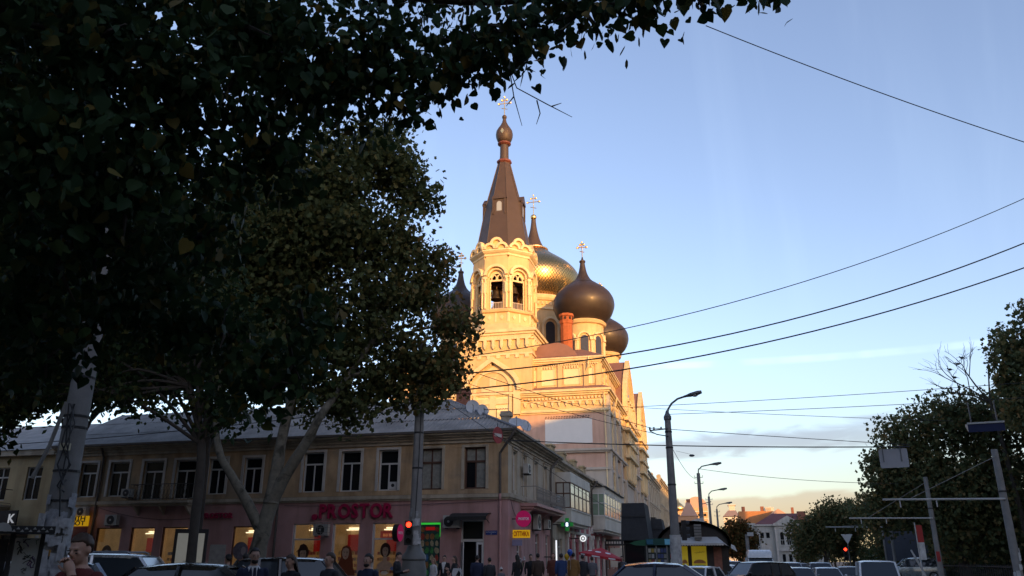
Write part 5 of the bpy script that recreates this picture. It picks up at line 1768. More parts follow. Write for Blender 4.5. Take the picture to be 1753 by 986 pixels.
MB().cbox((-0.62, 63.4, 3.35), (0.24, 0.03, 1.4)).build('cloth', mat('red cloth', (0.4, 0.02, 0.02), 0.7, var=0.1), rb)

mp = pole('traffic_pole', 'tall concrete pole with cast base and red traffic light before the shop', -10.62, 28.05, 0.24, 0.14, 9.6)
MB().lathe([(0.46, -0.3), (0.46, 1.2), (0.42, 1.35), (0.40, 1.5), (0.44, 1.55), (0.42, 1.68), (0.30, 1.82), (0.235, 2.05)], (-10.62, 28.05, 0), 16).build('cast_base', mat('grey cast iron', (0.13, 0.13, 0.12), 0.6, var=0.2, scale=3), mp, smooth=35)
notices(mp, -10.62, 28.05, 0.23, 1.95, 2.7, 14, 8)
notices(mp, -10.62, 28.05, 0.225, 2.7, 3.3, 5, 9, mat('dirty notices', (0.28, 0.28, 0.27), 0.8, var=0.4, scale=8))
for z in (4.7, 6.0, 7.2, 7.9):
    collar(mp, -10.62, 28.05, 0.245 - 0.0104 * z, z)
MB().tube([(-10.56, 27.84, 2.7), (-10.5, 27.85, 5.0), (-10.47, 27.9, 9.2)], 0.018, 5).build('cable_run', M_IRON, mp)

M_RED = mat('red signal lens', (0.8, 0.02, 0.01), 0.3, var=0, emit=(1.0, 0.03, 0.01), estr=2.5)
M_REDDIM = mat('red signal halo', (0.5, 0.01, 0.01), 0.4, var=0, emit=(1.0, 0.02, 0.0), estr=0.5)


def signal(label, x, y, z, ax, s=1.0, lit=0, n=3, parent_arm=None, dark=False):
    t = thing('traffic_light', label, 'traffic light', (x, y, z))
    ax = Vector(ax).normalized()
    sd = Vector((0, 0, 1)).cross(ax)
    F = Fr((x, y, z), sd, ax)
    h = 0.3 * s
    MB().fbox(F, -0.15 * s, 0.15 * s, -0.12 * s, 0.08 * s, 0, h * n).build('housing', M_BLACK, t)
    for k in range(n):
        cz = h * (n - k - 0.5)
        on = k == lit and not dark
        fn = lambda p, q, hh: F(p, hh, q)
        o = MB().disc((0, cz), 0.1 * s, fn, 0.081 * s, 0.095 * s, 18).build('lens', M_RED if on else M_GLASS, t)
        a = [(0.13 * s * math.cos(u), cz + 0.13 * s * math.sin(u)) for u in np.linspace(-0.3, math.pi + 0.3, 14)]
        i_ = [(0.115 * s * math.cos(u), cz + 0.115 * s * math.sin(u)) for u in np.linspace(-0.3, math.pi + 0.3, 14)]
        MB().ring(a, i_, fn, 0.08 * s, 0.24 * s).build('visor', M_BLACK, t)
    if parent_arm:
        MB().tube(parent_arm, 0.03, 6).build('bracket', M_IRON, t)
    return t


signal('red traffic light on the pole with a cast base', -10.66, 27.5, 2.02, (0.35, -0.93, 0), 0.92, parent_arm=[(-10.64, 27.9, 2.35), (-10.66, 27.58, 2.35)])
signal('small red traffic light far right above the parked cars', 11.15, 81.0, 1.5, (-0.1, -1, 0), 1.3, n=3, parent_arm=[(11.5, 81.2, 0.0), (11.5, 81.2, 1.9), (11.2, 81.1, 1.9)])
signal('dark traffic light seen side-on beside the tall street lamp', -1.45, 37.4, 2.35, (1, 0.15, 0), 0.95, dark=True, parent_arm=[(-1.8, 36.1, 2.7), (-1.6, 37.3, 2.7)])

# left pole, covered in peeling notices
lx, ly = -10.9, 11.7
lpq = pole('notice_pole', 'thick concrete pole plastered with peeling paper at the far left', lx, ly, 0.235, 0.15, 9.0)
for z in (2.45, 2.95, 3.7, 3.9, 4.6):
    collar(lpq, lx, ly, 0.245 - 0.009 * z, z, 0.035)
fa = math.atan2(-ly, -lx)
notices(lpq, lx, ly, 0.24, 0.6, 2.05, 34, 3, face=fa - 0.3)
notices(lpq, lx, ly, 0.235, 2.0, 2.4, 9, 4, mat('grey paint marks', (0.33, 0.33, 0.34), 0.8, var=0.4, scale=9), face=fa - 0.2)
MB().cbox((lx + 0.1, ly - 0.21, 1.62), (0.12, 0.02, 0.1)).build('orange_sticker', mat('orange paper', (0.5, 0.25, 0.06), 0.8), lpq)
MB().cbox((lx + 0.08, ly - 0.22, 3.36), (0.14, 0.1, 0.12)).build('junction_box', mat('ivory box', (0.5, 0.44, 0.3), 0.6), lpq)
for k in range(4):
    q = random.Random(k + 20)
    pts = [(lx + 0.16 + 0.05 * q.random(), ly - 0.2, 2.2 + k * 0.2)] + [(lx + 0.15 + 0.25 * (q.random() - 0.5), ly - 0.22 - 0.1 * q.random(), 2.7 + j * 0.35) for j in range(5)]
    MB().tube(pts, 0.013, 5).build('cable_loop', M_IRON, lpq, smooth=60)
tag(MB().tube([(-11.9, 12.0, 2.9), (-11.75, 12.1, 3.5), (-11.6, 12.15, 4.3)], 0.035, 8).build('grey_conduit', M_GIRON), 'thin grey slanted pipe left of the notice pole', 'pipe')

# poster stand with a patterned roof, at the left edge
ps = thing('poster_stand', 'graffiti-covered white poster panel under a patterned roof strip at the left edge', 'poster stand', (-10.9, 10.0, -0.1))
FP = Fr((-9.8, 10.28, 0), (-0.72, -0.69, 0), (0.69, -0.72, 0))    # faces the crossing
MB().fbox(FP, -0.15, 1.6, -0.35, 0.3, 1.88, 1.98).build('roof_strip', M_IRON, ps)
rs = MB()
for k in range(16):
    s0 = -0.12 + k * 0.105
    for q in range(2):
        s1 = s0 + (0.05 if q else 0)
        rs.prism([(s1, 1.93 - 0.035 * q), (s1 + 0.05, 1.93 - 0.035 * q), (s1 + 0.025, 1.965 - 0.035 * q)], lambda p, z, h: FP(p, h, z), 0.302, 0.306)
tag(rs.build('roof_pattern', M_ACW, ps), kind='stuff')
MB().prism(arc(0.52, 1.9, 0.12, 0, math.pi, 10), lambda p, z, h: FP(p, h, z), 0.307, 0.312).build('roof_emblem', M_ACW, ps)
for s in (-0.01, 0.38, 1.5):
    MB().fbox(FP, s - 0.03, s + 0.03, -0.2, -0.05, -0.1, 1.88).build('post', M_IRON, ps)
po = MB().fbox(FP, 0.02, 0.34, -0.12, -0.06, 0.2, 1.82).build('panel', M_PAPERW if False else mat('grubby white panel', (0.42, 0.42, 0.39), 0.6, var=0.15, scale=5), ps)
gq = random.Random(11)
MG = [mat('black marker', (0.03, 0.03, 0.03), 0.6, var=0), mat('grey marker', (0.16, 0.17, 0.16), 0.6, var=0), mat('violet marker', (0.10, 0.05, 0.14), 0.6, var=0), mat('green marker', (0.12, 0.17, 0.12), 0.6, var=0)]
for k in range(16):
    s, z = 0.05 + gq.random() * 0.25, 1.2 + gq.random() * 0.58
    pts = [FP(s, -0.055, z)]
    for j in range(6):
        s += (gq.random() - 0.5) * 0.09
        z += (gq.random() - 0.5) * 0.12
        pts.append(FP(min(0.32, max(0.04, s)), -0.055, min(1.8, max(0.4, z))))
    MB().tube(pts, 0.005 if k % 3 else 0.009, 4).build('graffiti_scrawl', MG[k % 4 if k % 5 else 0], po)
MB().fbox(FP, 0.42, 1.45, -0.12, -0.06, 0.2, 1.8).build('dark_panel', M_BLACK, ps)
kz = thing('dark_shop_fascia', 'dark shop board ending in a white letter K at the left edge', 'sign', (-40.0, 42.5, 3.7))
MB().box(-48, -42.6, 42.35, 42.45, 3.6, 4.5).build('board', M_IRON, kz)
text_part('lettering', 'K', 0.75, Fr((-43.0, 42.34, 0), (1, 0, 0), (0, -1, 0)), 0, 0.0, 3.75, mat('white lit letter', (0.8, 0.8, 0.8), 0.5, var=0, emit=(0.9, 0.9, 0.9), estr=0.1), kz, bold=0.02)
ex = thing('exchange_sign', 'yellow ОБМІН ВАЛЮТ board half hidden behind the notice pole', 'sign', (-38.4, 42.7, 3.5))
MB().box(-39.6, -37.3, 42.4, 42.5, 3.5, 4.1).build('sign_panel', M_YEL, ex)
FE = Fr((-38.45, 42.39, 0), (1, 0, 0), (0, -1, 0))
text_part('lettering', 'ОБМІН', 0.34, FE, 0, 0.004, 3.83, M_BLACK, ex, extrude=0.004, bold=0.01, width=1.9)
text_part('lettering', 'ВАЛЮТ', 0.34, FE, 0, 0.004, 3.55, M_BLACK, ex, extrude=0.004, bold=0.01, width=1.9)
MB().box(-39.4, -37.4, 42.55, 42.6, 2.6, 3.45).build('dark_red_board', mat('dark red board', (0.12, 0.01, 0.01), 0.6), ex)
MB().ell((-39.0, 42.3, 3.3), 0.07, 10, 6).build('bulb', mat('warm bulb', (1, 1, 1), 0.5, var=0, emit=(1.0, 0.85, 0.6), estr=5), ex)

# lit advert stand on the pavement (left of the plane tree)
cl = thing('advert_light_box', 'pale upright advert panel in a dark frame behind the parked cars', 'advert stand', (-15.0, 21.2, 0))
FL = Fr((-15.35, 21.05, 0), (0.86, 0.5, 0), (0.5, -0.86, 0))
MB().fbox(FL, -0.06, 0.86, -0.12, 0.06, 0.1, 2.38).build('frame', M_IRON, cl)
MB().fbox(FL, 0.03, 0.77, 0.061, 0.07, 0.5, 2.26).build('poster', mat('backlit poster', (0.55, 0.53, 0.46), 0.5, var=0.08, emit=(0.9, 0.85, 0.65), estr=0.035), cl)
dr2 = MB()
dr2.tube([FL(0.4, 0.075, 2.15), FL(0.4, 0.075, 2.0), FL(0.33, 0.075, 1.9), FL(0.47, 0.075, 1.82), FL(0.36, 0.075, 1.74)], 0.006, 4)
for k in range(5):
    dr2.fbox(FL, 0.25, 0.55, 0.071, 0.075, 1.2 + 0.07 * k, 1.215 + 0.07 * k)
dr2.build('print', MG[1], cl)
MB().fbox(FL, 0.95, 1.4, 0.0, 0.03, 0.2, 1.95).build('railing_panel', M_GIRON, cl)

# ------------------------------------------------------------------ park side: trolley poles with arms
ARMS = [(12.25, 39.8, 6.2, 4.05, 7.3, 0.19, 'concrete trolley pole at the right edge, the nearest on the park side'), (13.25, 57.0, 6.6, 4.05, 8.3, 0.18, 'concrete trolley pole with a red sticker, second on the park side'),
        (13.2, 70.3, 4.6, 4.0, 8.4, 0.13, 'slim trolley pole before the dark billboard, third on the park side'), (14.0, 96.5, 6.1, 3.9, 8.9, 0.17, 'trolley pole carrying the small red light, fourth on the park side')]
for i, (x, y, h, az_, xe, r, lab) in enumerate(ARMS):
    t = pole('trolley_pole', lab, x, y, r, r * 0.72, h, z0=-0.4, group='trolley poles on the park side')
    MB().tube([(x, y - r, az_), (xe, y - r, az_ + 0.05)], 0.045, 6).build('cross_arm', M_ACW, t)
    MB().tube([(x, y - r, h - 0.3), (xe + 1.2, y - r, az_ + 0.1)], 0.015, 5).build('stay_wire', M_GIRON, t)
    for xx in (xe + 0.7, xe + 2.2):
        MB().tube([(xx, y - r, az_), (xx, y - r - 0.02, az_ - 0.3)], 0.03, 5).build('wire_hanger', M_ACW, t)
    collar(t, x, y, r * 0.9, h * 0.7)
    if i == 1:
        MB().cbox((x - 0.05, y - r - 0.02, 1.75), (0.2, 0.03, 0.6)).build('red_sticker', mat('red sticker', (0.3, 0.02, 0.02), 0.6, var=0.1), t)
    if i == 0:
        notices(t, x, y, r + 0.01, 0.7, 1.9, 6, 31, M_LIME, face=-2.0)
yt = thing('give_way_sign', 'small white triangular sign seen from behind near the red light', 'road sign', (12.4, 88, -0.3))
MB().tube([(12.4, 88, -0.3), (12.4, 88, 4.0)], 0.04, 6).build('post', M_GIRON, yt)
MB().prism([(-0.55, 4.0), (0.55, 4.0), (0, 3.05)], lambda p, q, h: (12.4 + p, 87.9 - h, q), 0.0, 0.03).build('plate', M_PVC, yt)
fl = thing('feather_flag', 'red and white feather flag on a pole in the park shade', 'flag', (11.2, 52.0, -0.2))
MB().tube([(11.1, 52, -0.2), (11.1, 52, 3.6)], 0.03, 6).build('pole', M_ACW, fl)
MB().box(11.14, 11.46, 51.98, 52.0, 2.5, 3.45).build('red_cloth', mat('red flag cloth', (0.33, 0.03, 0.025), 0.8, var=0.15), fl)
MB().box(11.14, 11.46, 51.981, 52.001, 1.55, 2.498).build('white_cloth', M_LIME, fl)
bb = thing('dark_billboard', 'dark slab-like billboard seen from behind under the park trees', 'billboard', (15.0, 77, -0.3))
MB().box(13.8, 17.2, 77, 77.25, 1.5, 3.9).build('panel', mat('billboard back', (0.07, 0.075, 0.09), 0.8, var=0.1), bb)
for x in (13.72, 16.8):
    MB().box(x, x + 0.12, 76.9, 77.02, -0.4, 4.0).build('leg', M_GIRON, bb)
wb = tag(MB().tube([(10.9, 53, 2.1), (11.35, 53, 1.0), (11.5, 53, 0.4)], [0.05, 0.07, 0.08], 8).build('leaning_post', M_LIME), 'pale leaning post below the feather flag', 'post')
fe = thing('park_fence', 'low dark iron fence along the park behind the white van', 'fence', (18, 45, -0.2))
for y0, y1 in ((30, 110),):
    for z in (0.1, 1.15):
        MB().box(15.0, 15.06, y0, y1, z, z + 0.06).build('rail', M_IRON, fe)
    for k in range(200):
        y = y0 + 0.2 + k * 0.4
        if y < y1:
            MB().box(15.01, 15.05, y, y + 0.04, -0.2, 1.3).build('picket', M_IRON, fe)

# overhead road signs
oh = thing('overhead_sign', 'blank grey back of a road sign hung over the street', 'road sign', (7.6, 37.2, 5.2))
FO = Fr((7.55, 37.25, 0), (0.985, -0.17, 0), (-0.17, -0.985, 0))
pts = []
for cx_, cz_, a0 in ((0.49, 5.98, 0), (-0.49, 5.98, 90), (-0.49, 5.32, 180), (0.49, 5.32, 270)):
    pts += [(cx_ + 0.07 * math.cos(R(a0 + k * 30)), cz_ + 0.07 * math.sin(R(a0 + k * 30))) for k in range(4)]
MB().prism(pts, lambda p, q, h: FO(p, h, q), 0, 0.03).build('plate', mat('sign back', (0.30, 0.30, 0.31), 0.6, var=0.06), oh)
for s in (-0.4, 0.3):
    MB().fbox(FO, s - 0.02, s + 0.02, 0.031, 0.07, 5.5, 6.15).build('hanger', M_STEEL, oh)
ob = thing('overhead_sign', 'dark blue road sign seen edge-on from below at the right', 'road sign', (7.0, 23.0, 4.6))
FO2 = Fr((7.0, 23.0, 0), (0.985, -0.17, 0), (-0.17, -0.985, 0))
MB().hexa([FO2(-0.42, 0.0, 4.68), FO2(0.42, 0.0, 4.68), FO2(0.42, -0.5, 4.9), FO2(-0.42, -0.5, 4.9), FO2(-0.42, 0.02, 4.9), FO2(0.42, 0.02, 4.9), FO2(0.42, -0.48, 4.96), FO2(-0.42, -0.48, 4.96)]).build('plate', mat('navy plate', (0.012, 0.02, 0.07), 0.5, var=0.05), ob)
MB().fbox(FO2, -0.43, 0.43, 0.021, 0.04, 4.885, 4.93).build('pale_edge', M_ACW, ob)
for s in (-0.3, 0.3):
    MB().fbox(FO2, s - 0.015, s + 0.015, -0.2, -0.17, 4.97, 5.5).build('hanger', M_STEEL, ob)
ne = thing('no_entry_sign', 'red no entry disc seen obliquely on wires before the corner eave', 'road sign', (-10.4, 38.6, 7.0))
nd = Vector((0.93, -0.36, 0)).normalized()
ns = Vector((0, 0, 1)).cross(nd)
fnn = lambda p, q, h: tuple(Vector((-10.4, 38.62, 7.48)) + ns * p + Vector((0, 0, q)) + nd * h)
MB().disc((0, 0), 0.42, fnn, 0, 0.03, 28).build('disc', mat('faded red enamel', (0.32, 0.05, 0.05), 0.5, var=0.1), ne)
MB().prism([(-0.3, -0.08), (0.3, -0.08), (0.3, 0.08), (-0.3, 0.08)], fnn, 0.031, 0.036).build('bar', M_WHITE, ne)
MB().tube([fnn(0, 0.42, 0), fnn(0, 0.6, 0)], 0.02, 5).build('hanger', M_IRON, ne)

# ------------------------------------------------------------------ overhead wires
WG = 'overhead wires across the street'
MPT = (-10.62, 28.05)
for lab, a, b, dr, r in (
        ('highest wire, running from the overhanging leaves to the top right', (0.45, 11.0, 9.6), (6.6, 13.6, 7.62), 0.1, 0.008),
        ('upper of three wires rising to the right edge below the highest wire', (*MPT, 8.75), (15.0, 36.5, 17.0), 1.1, 0.018),
        ('middle of three wires rising to the right edge', (*MPT, 8.2), (15.0, 35.5, 14.8), 1.2, 0.028),
        ('lowest of three wires rising to the right edge', (*MPT, 7.55), (15.0, 35.0, 13.6), 1.0, 0.028),
        ('thin wire level with the lamp head, reaching the park tree', (-3.2, 36.3, 8.18), (14.0, 34.0, 8.1), 0.08, 0.012),
        ('thin wire just below the lamp head, reaching the park tree', (-1.7, 36.0, 7.72), (14.0, 34.4, 7.55), 0.06, 0.012),
        ('thin wire slanting down from the lamp head to the park tree', (-9.0, 37.5, 9.0), (9.5, 35.0, 6.8), 0.1, 0.01),
        ('wire from the lamp bracket to the overhead sign', (-2.5, 35.9, 7.12), (8.2, 36.9, 6.15), 0.02, 0.014),
        ('thick dark wire from the corner eave to the overhead sign', (-10.7, 39.2, 7.35), (8.2, 37.1, 6.1), 0.14, 0.026),
        ('far thin wire from the second lamp to the park tree', (-1.1, 61.6, 8.0), (12.0, 59.0, 6.4), 0.25, 0.016),
        ('wire from the pole top crossing the keel-arched front of the church', (*MPT, 9.1), (-2.5, 35.9, 7.1), 0.1, 0.014),
        ('lower wire from the pole top crossing the church front', (*MPT, 8.5), (-1.8, 35.8, 6.7), 0.15, 0.012),
        ('wire from the traffic pole running along the roof eave to the left', (*MPT, 7.2), (-42, 30.0, 6.6), 0.4, 0.016),
        ('wire crossing the buff wall down to the right from the traffic pole', (*MPT, 7.9), (-5.0, 52, 3.6), 0.1, 0.012),
        ('far sagging wire from lamp to lamp along the street', (-1.8, 36, 6.5), (-1.1, 62, 7.3), 0.5, 0.012)):
    cable('overhead_wire', lab, sag(a, b, dr, 24), r, cat='wire', group=WG)
ls = thing('hanging_street_light', 'tiny hanging lamp on a wire just right of the tall lamp pole', 'lamp', (-0.9, 40, 6.3))
MB().ell((-0.95, 40, 6.35), (0.14, 0.14, 0.06), 12, 6).build('shade', M_STEEL, ls)
MB().tube([(-1.7, 40, 6.6), (-0.95, 40, 6.4)], 0.008, 4).build('wire', M_IRON, ls)

# ------------------------------------------------------------------ kiosks on the pavement
M_MESH = mat('dark roofing felt', (0.035, 0.037, 0.04), 0.85, var=0.2, scale=2, bump=0.3)
M_GREEN = mat('green kiosk paint', (0.015, 0.07, 0.055), 0.5, var=0.1, scale=2)


def stall(label, x0, x1, y0, y1, zb, zm, zt):
    t = thing('market_stall', label, 'stall', ((x0 + x1) / 2, (y0 + y1) / 2, 0))
    MB().hexa([(x0, y0, zb), (x1 + 0.15, y0, zb), (x1 + 0.2, y1, zb), (x0, y1, zb), (x0 + 0.08, y0 + 0.1, zt), (x1 - 0.05, y0 + 0.1, zt), (x1 - 0.05, y1, zt), (x0 + 0.08, y1, zt)]).build('steep_roof', M_MESH, t)
    MB().box(x0 - 0.02, x1 + 0.02, y0 - 0.03, y0 - 0.005, zm, zm + 0.04).build('roof_seam', M_IRON, t)
    MB().box(x0 + 0.1, x1, y0 + 0.4, y1, 0, zb - 0.005).build('cabin', M_BLACK, t)
    MB().box(x0 + 0.2, x1 - 0.2, y0 + 0.37, y0 + 0.395, 1.0, zb - 0.2).build('serving_window', M_GLASS, t)
    for x in (x0 + 0.06, x1 - 0.06):
        MB().box(x - 0.04, x + 0.04, y0 + 0.06, y0 + 0.14, 0, zb - 0.005).build('post', M_IRON, t)


stall('taller stall with a steep dark felt roof beside the brick front', -5.65, -4.15, 49.5, 52.5, 2.65, 4.0, 4.8)
stall('lower stall with a dark felt roof nearest the tall lamp pole', -4.25, -3.45, 53.5, 56.0, 2.7, 3.4, 4.05)

nk = thing('newspaper_kiosk', 'green-topped glass newspaper kiosk left of the tall lamp pole', 'kiosk', (-3.0, 40.5, 0))
MB().box(-3.4, -2.1, 39.9, 42.0, 2.2, 2.5).build('fascia', M_GREEN, nk)
MB().prism([(-4.15, 2.28), (-3.9, 2.38), (-3.4, 2.45), (-3.4, 2.18), (-3.9, 2.2)], lambda p, q, h: (p, 39.7 + h, q), 0, 1.2).build('side_awning', mat('bright green canopy', (0.02, 0.11, 0.05), 0.6, var=0.1), nk)
MB().box(-3.35, -3.05, 39.88, 39.897, 2.24, 2.46).build('blue_logo', mat('teal panel', (0.03, 0.13, 0.2), 0.5, var=0.2, scale=8), nk)
MB().box(-2.5, -2.15, 39.88, 39.897, 2.22, 2.47).build('blue_logo', mat('sky blue panel', (0.06, 0.20, 0.32), 0.5, var=0.3, scale=8, emit=(0.1, 0.3, 0.45), estr=0.08), nk)
MB().box(-3.38, -2.12, 40.6, 41.9, 0, 2.18).build('cabin', M_BLACK, nk)
for x in (-3.4, -2.95, -2.45, -2.14):
    MB().box(x, x + 0.06, 39.95, 40.01, 0, 2.198).build('mullion', M_GIRON, nk)
for x0, x1 in ((-3.335, -2.955), (-2.885, -2.455), (-2.385, -2.145)):
    MB().box(x0, x1, 40.03, 40.04, 0.5, 2.1).build('pane', mat('kiosk glass', (0.05, 0.06, 0.06), 0.1, var=0.1, spec=0.6), nk)
mq = random.Random(6)
for r_ in range(6):
    for c_ in range(8):
        x = -3.3 + c_ * 0.145
        if abs(x + 2.4) < 0.1 or mq.random() < 0.15:
            continue
        cc = mq.choice([M_PAPERW, M_PAPER, M_CURT, mat('magazine red', (0.25, 0.04, 0.04), 0.5), mat('magazine blue', (0.06, 0.08, 0.2), 0.5), mat('magazine yellow', (0.4, 0.28, 0.05), 0.5)])
        MB().box(x, x + 0.12, 40.0, 40.02, 0.62 + r_ * 0.25, 0.8 + r_ * 0.25).build('magazine', cc, nk)
MB().box(-2.42, -2.16, 39.92, 39.945, 0.7, 1.35).build('orange_notice', mat('amber notice', (0.45, 0.2, 0.03), 0.6, var=0.2, scale=9), nk)

sk = thing('snack_kiosk', 'dark barrel-roofed snack kiosk with white awning and yellow burger adverts', 'kiosk', (-1.4, 51, 0))
arcp = [(-1.45 + 1.95 * math.cos(t), 2.45 + 1.12 * math.sin(t)) for t in np.linspace(0, math.pi, 22)]
MB().prism(arcp + [(-3.4, 0), (0.5, 0)], lambda p, q, h: (p, 49.6 + h, q), 0, 4.5).build('cabin', mat('brown black cladding', (0.035, 0.028, 0.022), 0.7, var=0.2, scale=3), sk)
MB().ring([(-1.45 + 2.12 * math.cos(t), 2.42 + 1.3 * math.sin(t)) for t in np.linspace(-0.15, math.pi, 22)], [(-1.45 + 1.96 * math.cos(t), 2.42 + 1.14 * math.sin(t)) for t in np.linspace(-0.15, math.pi, 22)], lambda p, q, h: (p, 49.4 + h, q), 0, 4.7).build('barrel_roof', M_MESH, sk)
for k in range(6):
    MB().box(-3.0 + k * 0.55, -2.97 + k * 0.55, 49.58, 49.597, 2.5, 2.95 + 0.5 * math.sin((k + 0.8) / 6 * math.pi)).build('cladding_strip', M_IRON, sk)
aw = MB().hexa([(-2.3, 49.55, 2.78), (-0.1, 49.55, 2.78), (0.25, 48.7, 2.42), (-2.3, 48.7, 2.42), (-2.3, 49.55, 2.82), (-0.1, 49.55, 2.82), (0.25, 48.7, 2.46), (-2.3, 48.7, 2.46)])
aw.hexa([(-0.1, 49.55, 2.779), (0.9, 51.5, 2.3), (1.0, 51.3, 2.0), (0.25, 48.7, 2.419), (-0.1, 49.56, 2.82), (0.9, 51.5, 2.34), (1.0, 51.3, 2.04), (0.25, 48.71, 2.46)])
awo = aw.build('awning', mat('white awning', (0.45, 0.44, 0.42), 0.7, var=0.08, scale=2), sk)
sc_ = MB()
for k in range(17):
    x = -2.28 + k * 0.15
    sc_.prism([(x, 2.43), (x + 0.15, 2.43), (x + 0.15, 2.36), (x + 0.075, 2.30), (x, 2.36)], lambda p, q, h: (p, 48.69 - h, q), 0, 0.01)
tag(sc_.build('scalloped_edge', M_WHITE, awo), kind='stuff')
YB = mat('yellow burger advert', (0.55, 0.42, 0.03), 0.5, var=0.1, scale=2, emit=(0.7, 0.5, 0.02), estr=0.07)
for x0, x1, zz in ((-1.6, -0.75, 2.3), (-2.2, -1.82, 2.3)):
    MB().box(x0, x1, 49.5, 49.57, 0.8, zz).build('advert_board', YB, sk)
    cxx = (x0 + x1) / 2
    w = (x1 - x0) * 0.42
    for q, (dz, mm, hh) in enumerate(((0.0, mat('bun', (0.38, 0.16, 0.04), 0.6, var=0.1), 0.22), (-0.09, mat('lettuce', (0.10, 0.25, 0.04), 0.6), 0.06), (-0.15, mat('patty', (0.10, 0.03, 0.01), 0.7), 0.08))):
        MB().prism([(cxx + w * math.cos(t), 1.35 + dz + hh * max(0, math.sin(t)) if q == 0 else 1.35 + dz + hh * 0.5 * math.sin(t)) for t in np.linspace(0, 2 * math.pi, 20, endpoint=False)], lambda p, z, h: (p, 49.497 - 0.004 * q - h, z), 0, 0.003).build('printed_burger', mm, sk)
MB().tube([(-1.42 + 0.05 * k, 49.488, 1.93 + 0.035 * math.sin(k * 2.3) + 0.006 * k) for k in range(12)], 0.012, 4).tube([(-1.13, 49.488, 2.05), (-1.12, 49.488, 1.98)], 0.012, 4).build('script_lettering', M_IRON, sk)
MB().box(-1.35, -0.95, 48.9, 49.3, 2.65, 3.5).build('duct_box', M_GIRON, sk)
du = MB()
for k in range(5):
    du.box(-1.37, -0.93, 48.88, 48.895, 2.72 + k * 0.16, 2.75 + k * 0.16)
du.build('duct_louvres', M_IRON, sk)
MB().box(-0.35, 0.1, 49.55, 49.6, 1.0, 2.25).build('menu_board', M_BRICK, sk)
gr = MB().hexa([(-2.1, 55, 2.6), (-0.4, 55, 2.6), (-0.4, 58, 2.6), (-2.1, 58, 2.6), (-2.0, 55.2, 3.9), (-0.9, 55.2, 4.2), (-0.9, 57, 4.2), (-2.0, 57, 3.9)])
wk = thing('white_tent_roof', 'crumpled pale tent roof rising behind the snack kiosk', 'tent', (-1.2, 56, 0))
gr.build('tent_sheet', M_APRON, wk)
for x, y in ((-2.0, 55.1), (-0.5, 55.1), (-2.0, 57.9), (-0.5, 57.9)):
    MB().box(x - 0.04, x + 0.04, y - 0.04, y + 0.04, 0, 2.59).build('post', M_GIRON, wk)

# red café parasol
pr = thing('cafe_parasol', 'tilted red parasol with white emblems behind the pedestrians', 'parasol', (-5.6, 41.6, 0))
RP = mat('red parasol cloth', (0.42, 0.02, 0.03), 0.75, var=0.08, scale=2)
ctr = Vector((-5.75, 41.6, 2.12))
tl = Matrix.Rotation(R(9), 3, 'Y')
NP = 8
rim = [ctr + tl @ Vector((1.12 * math.cos(2 * math.pi * k / NP + 0.3), 1.12 * math.sin(2 * math.pi * k / NP + 0.3), -0.38)) for k in range(NP)]
for k in range(NP):
    a, b = rim[k], rim[(k + 1) % NP]
    MB().add([ctr, a, b, a - Vector((0, 0, 0.12)), b - Vector((0, 0, 0.12))], [(0, 1, 2), (1, 3, 4, 2)]).build('canopy_panel', RP, pr)
for k in (5, 6, 4):
    a, b = rim[k], rim[(k + 1) % NP]
    m_ = (a + b) * 0.5
    nrm = (a - ctr).cross(b - ctr).normalized()
    c2 = ctr.lerp(m_, 0.62) + nrm * 0.02 * (1 if nrm.z > 0 else -1)
    u_ = (b - a).normalized()
    v_ = (ctr - m_).normalized()
    MB().add([c2 + u_ * 0.16 * math.cos(t) + v_ * 0.09 * math.sin(t) for t in np.linspace(0, 2 * math.pi, 14, endpoint=False)], [tuple(range(14))]).build('emblem', M_WLET, pr)
    c3 = m_ - Vector((0, 0, 0.06)) + Vector((m_.x - ctr.x, m_.y - ctr.y, 0)).normalized() * 0.01
    MB().add([c3 - u_ * 0.2 + Vector((0, 0, 0.03)), c3 + u_ * 0.2 + Vector((0, 0, 0.03)), c3 + u_ * 0.2 - Vector((0, 0, 0.03)), c3 - u_ * 0.2 - Vector((0, 0, 0.03))], [(0, 1, 2, 3)]).build('edge_lettering', M_WLET, pr)
MB().tube([(-5.72, 41.6, 0), tuple(ctr)], 0.03, 8).build('mast', M_ACW, pr)
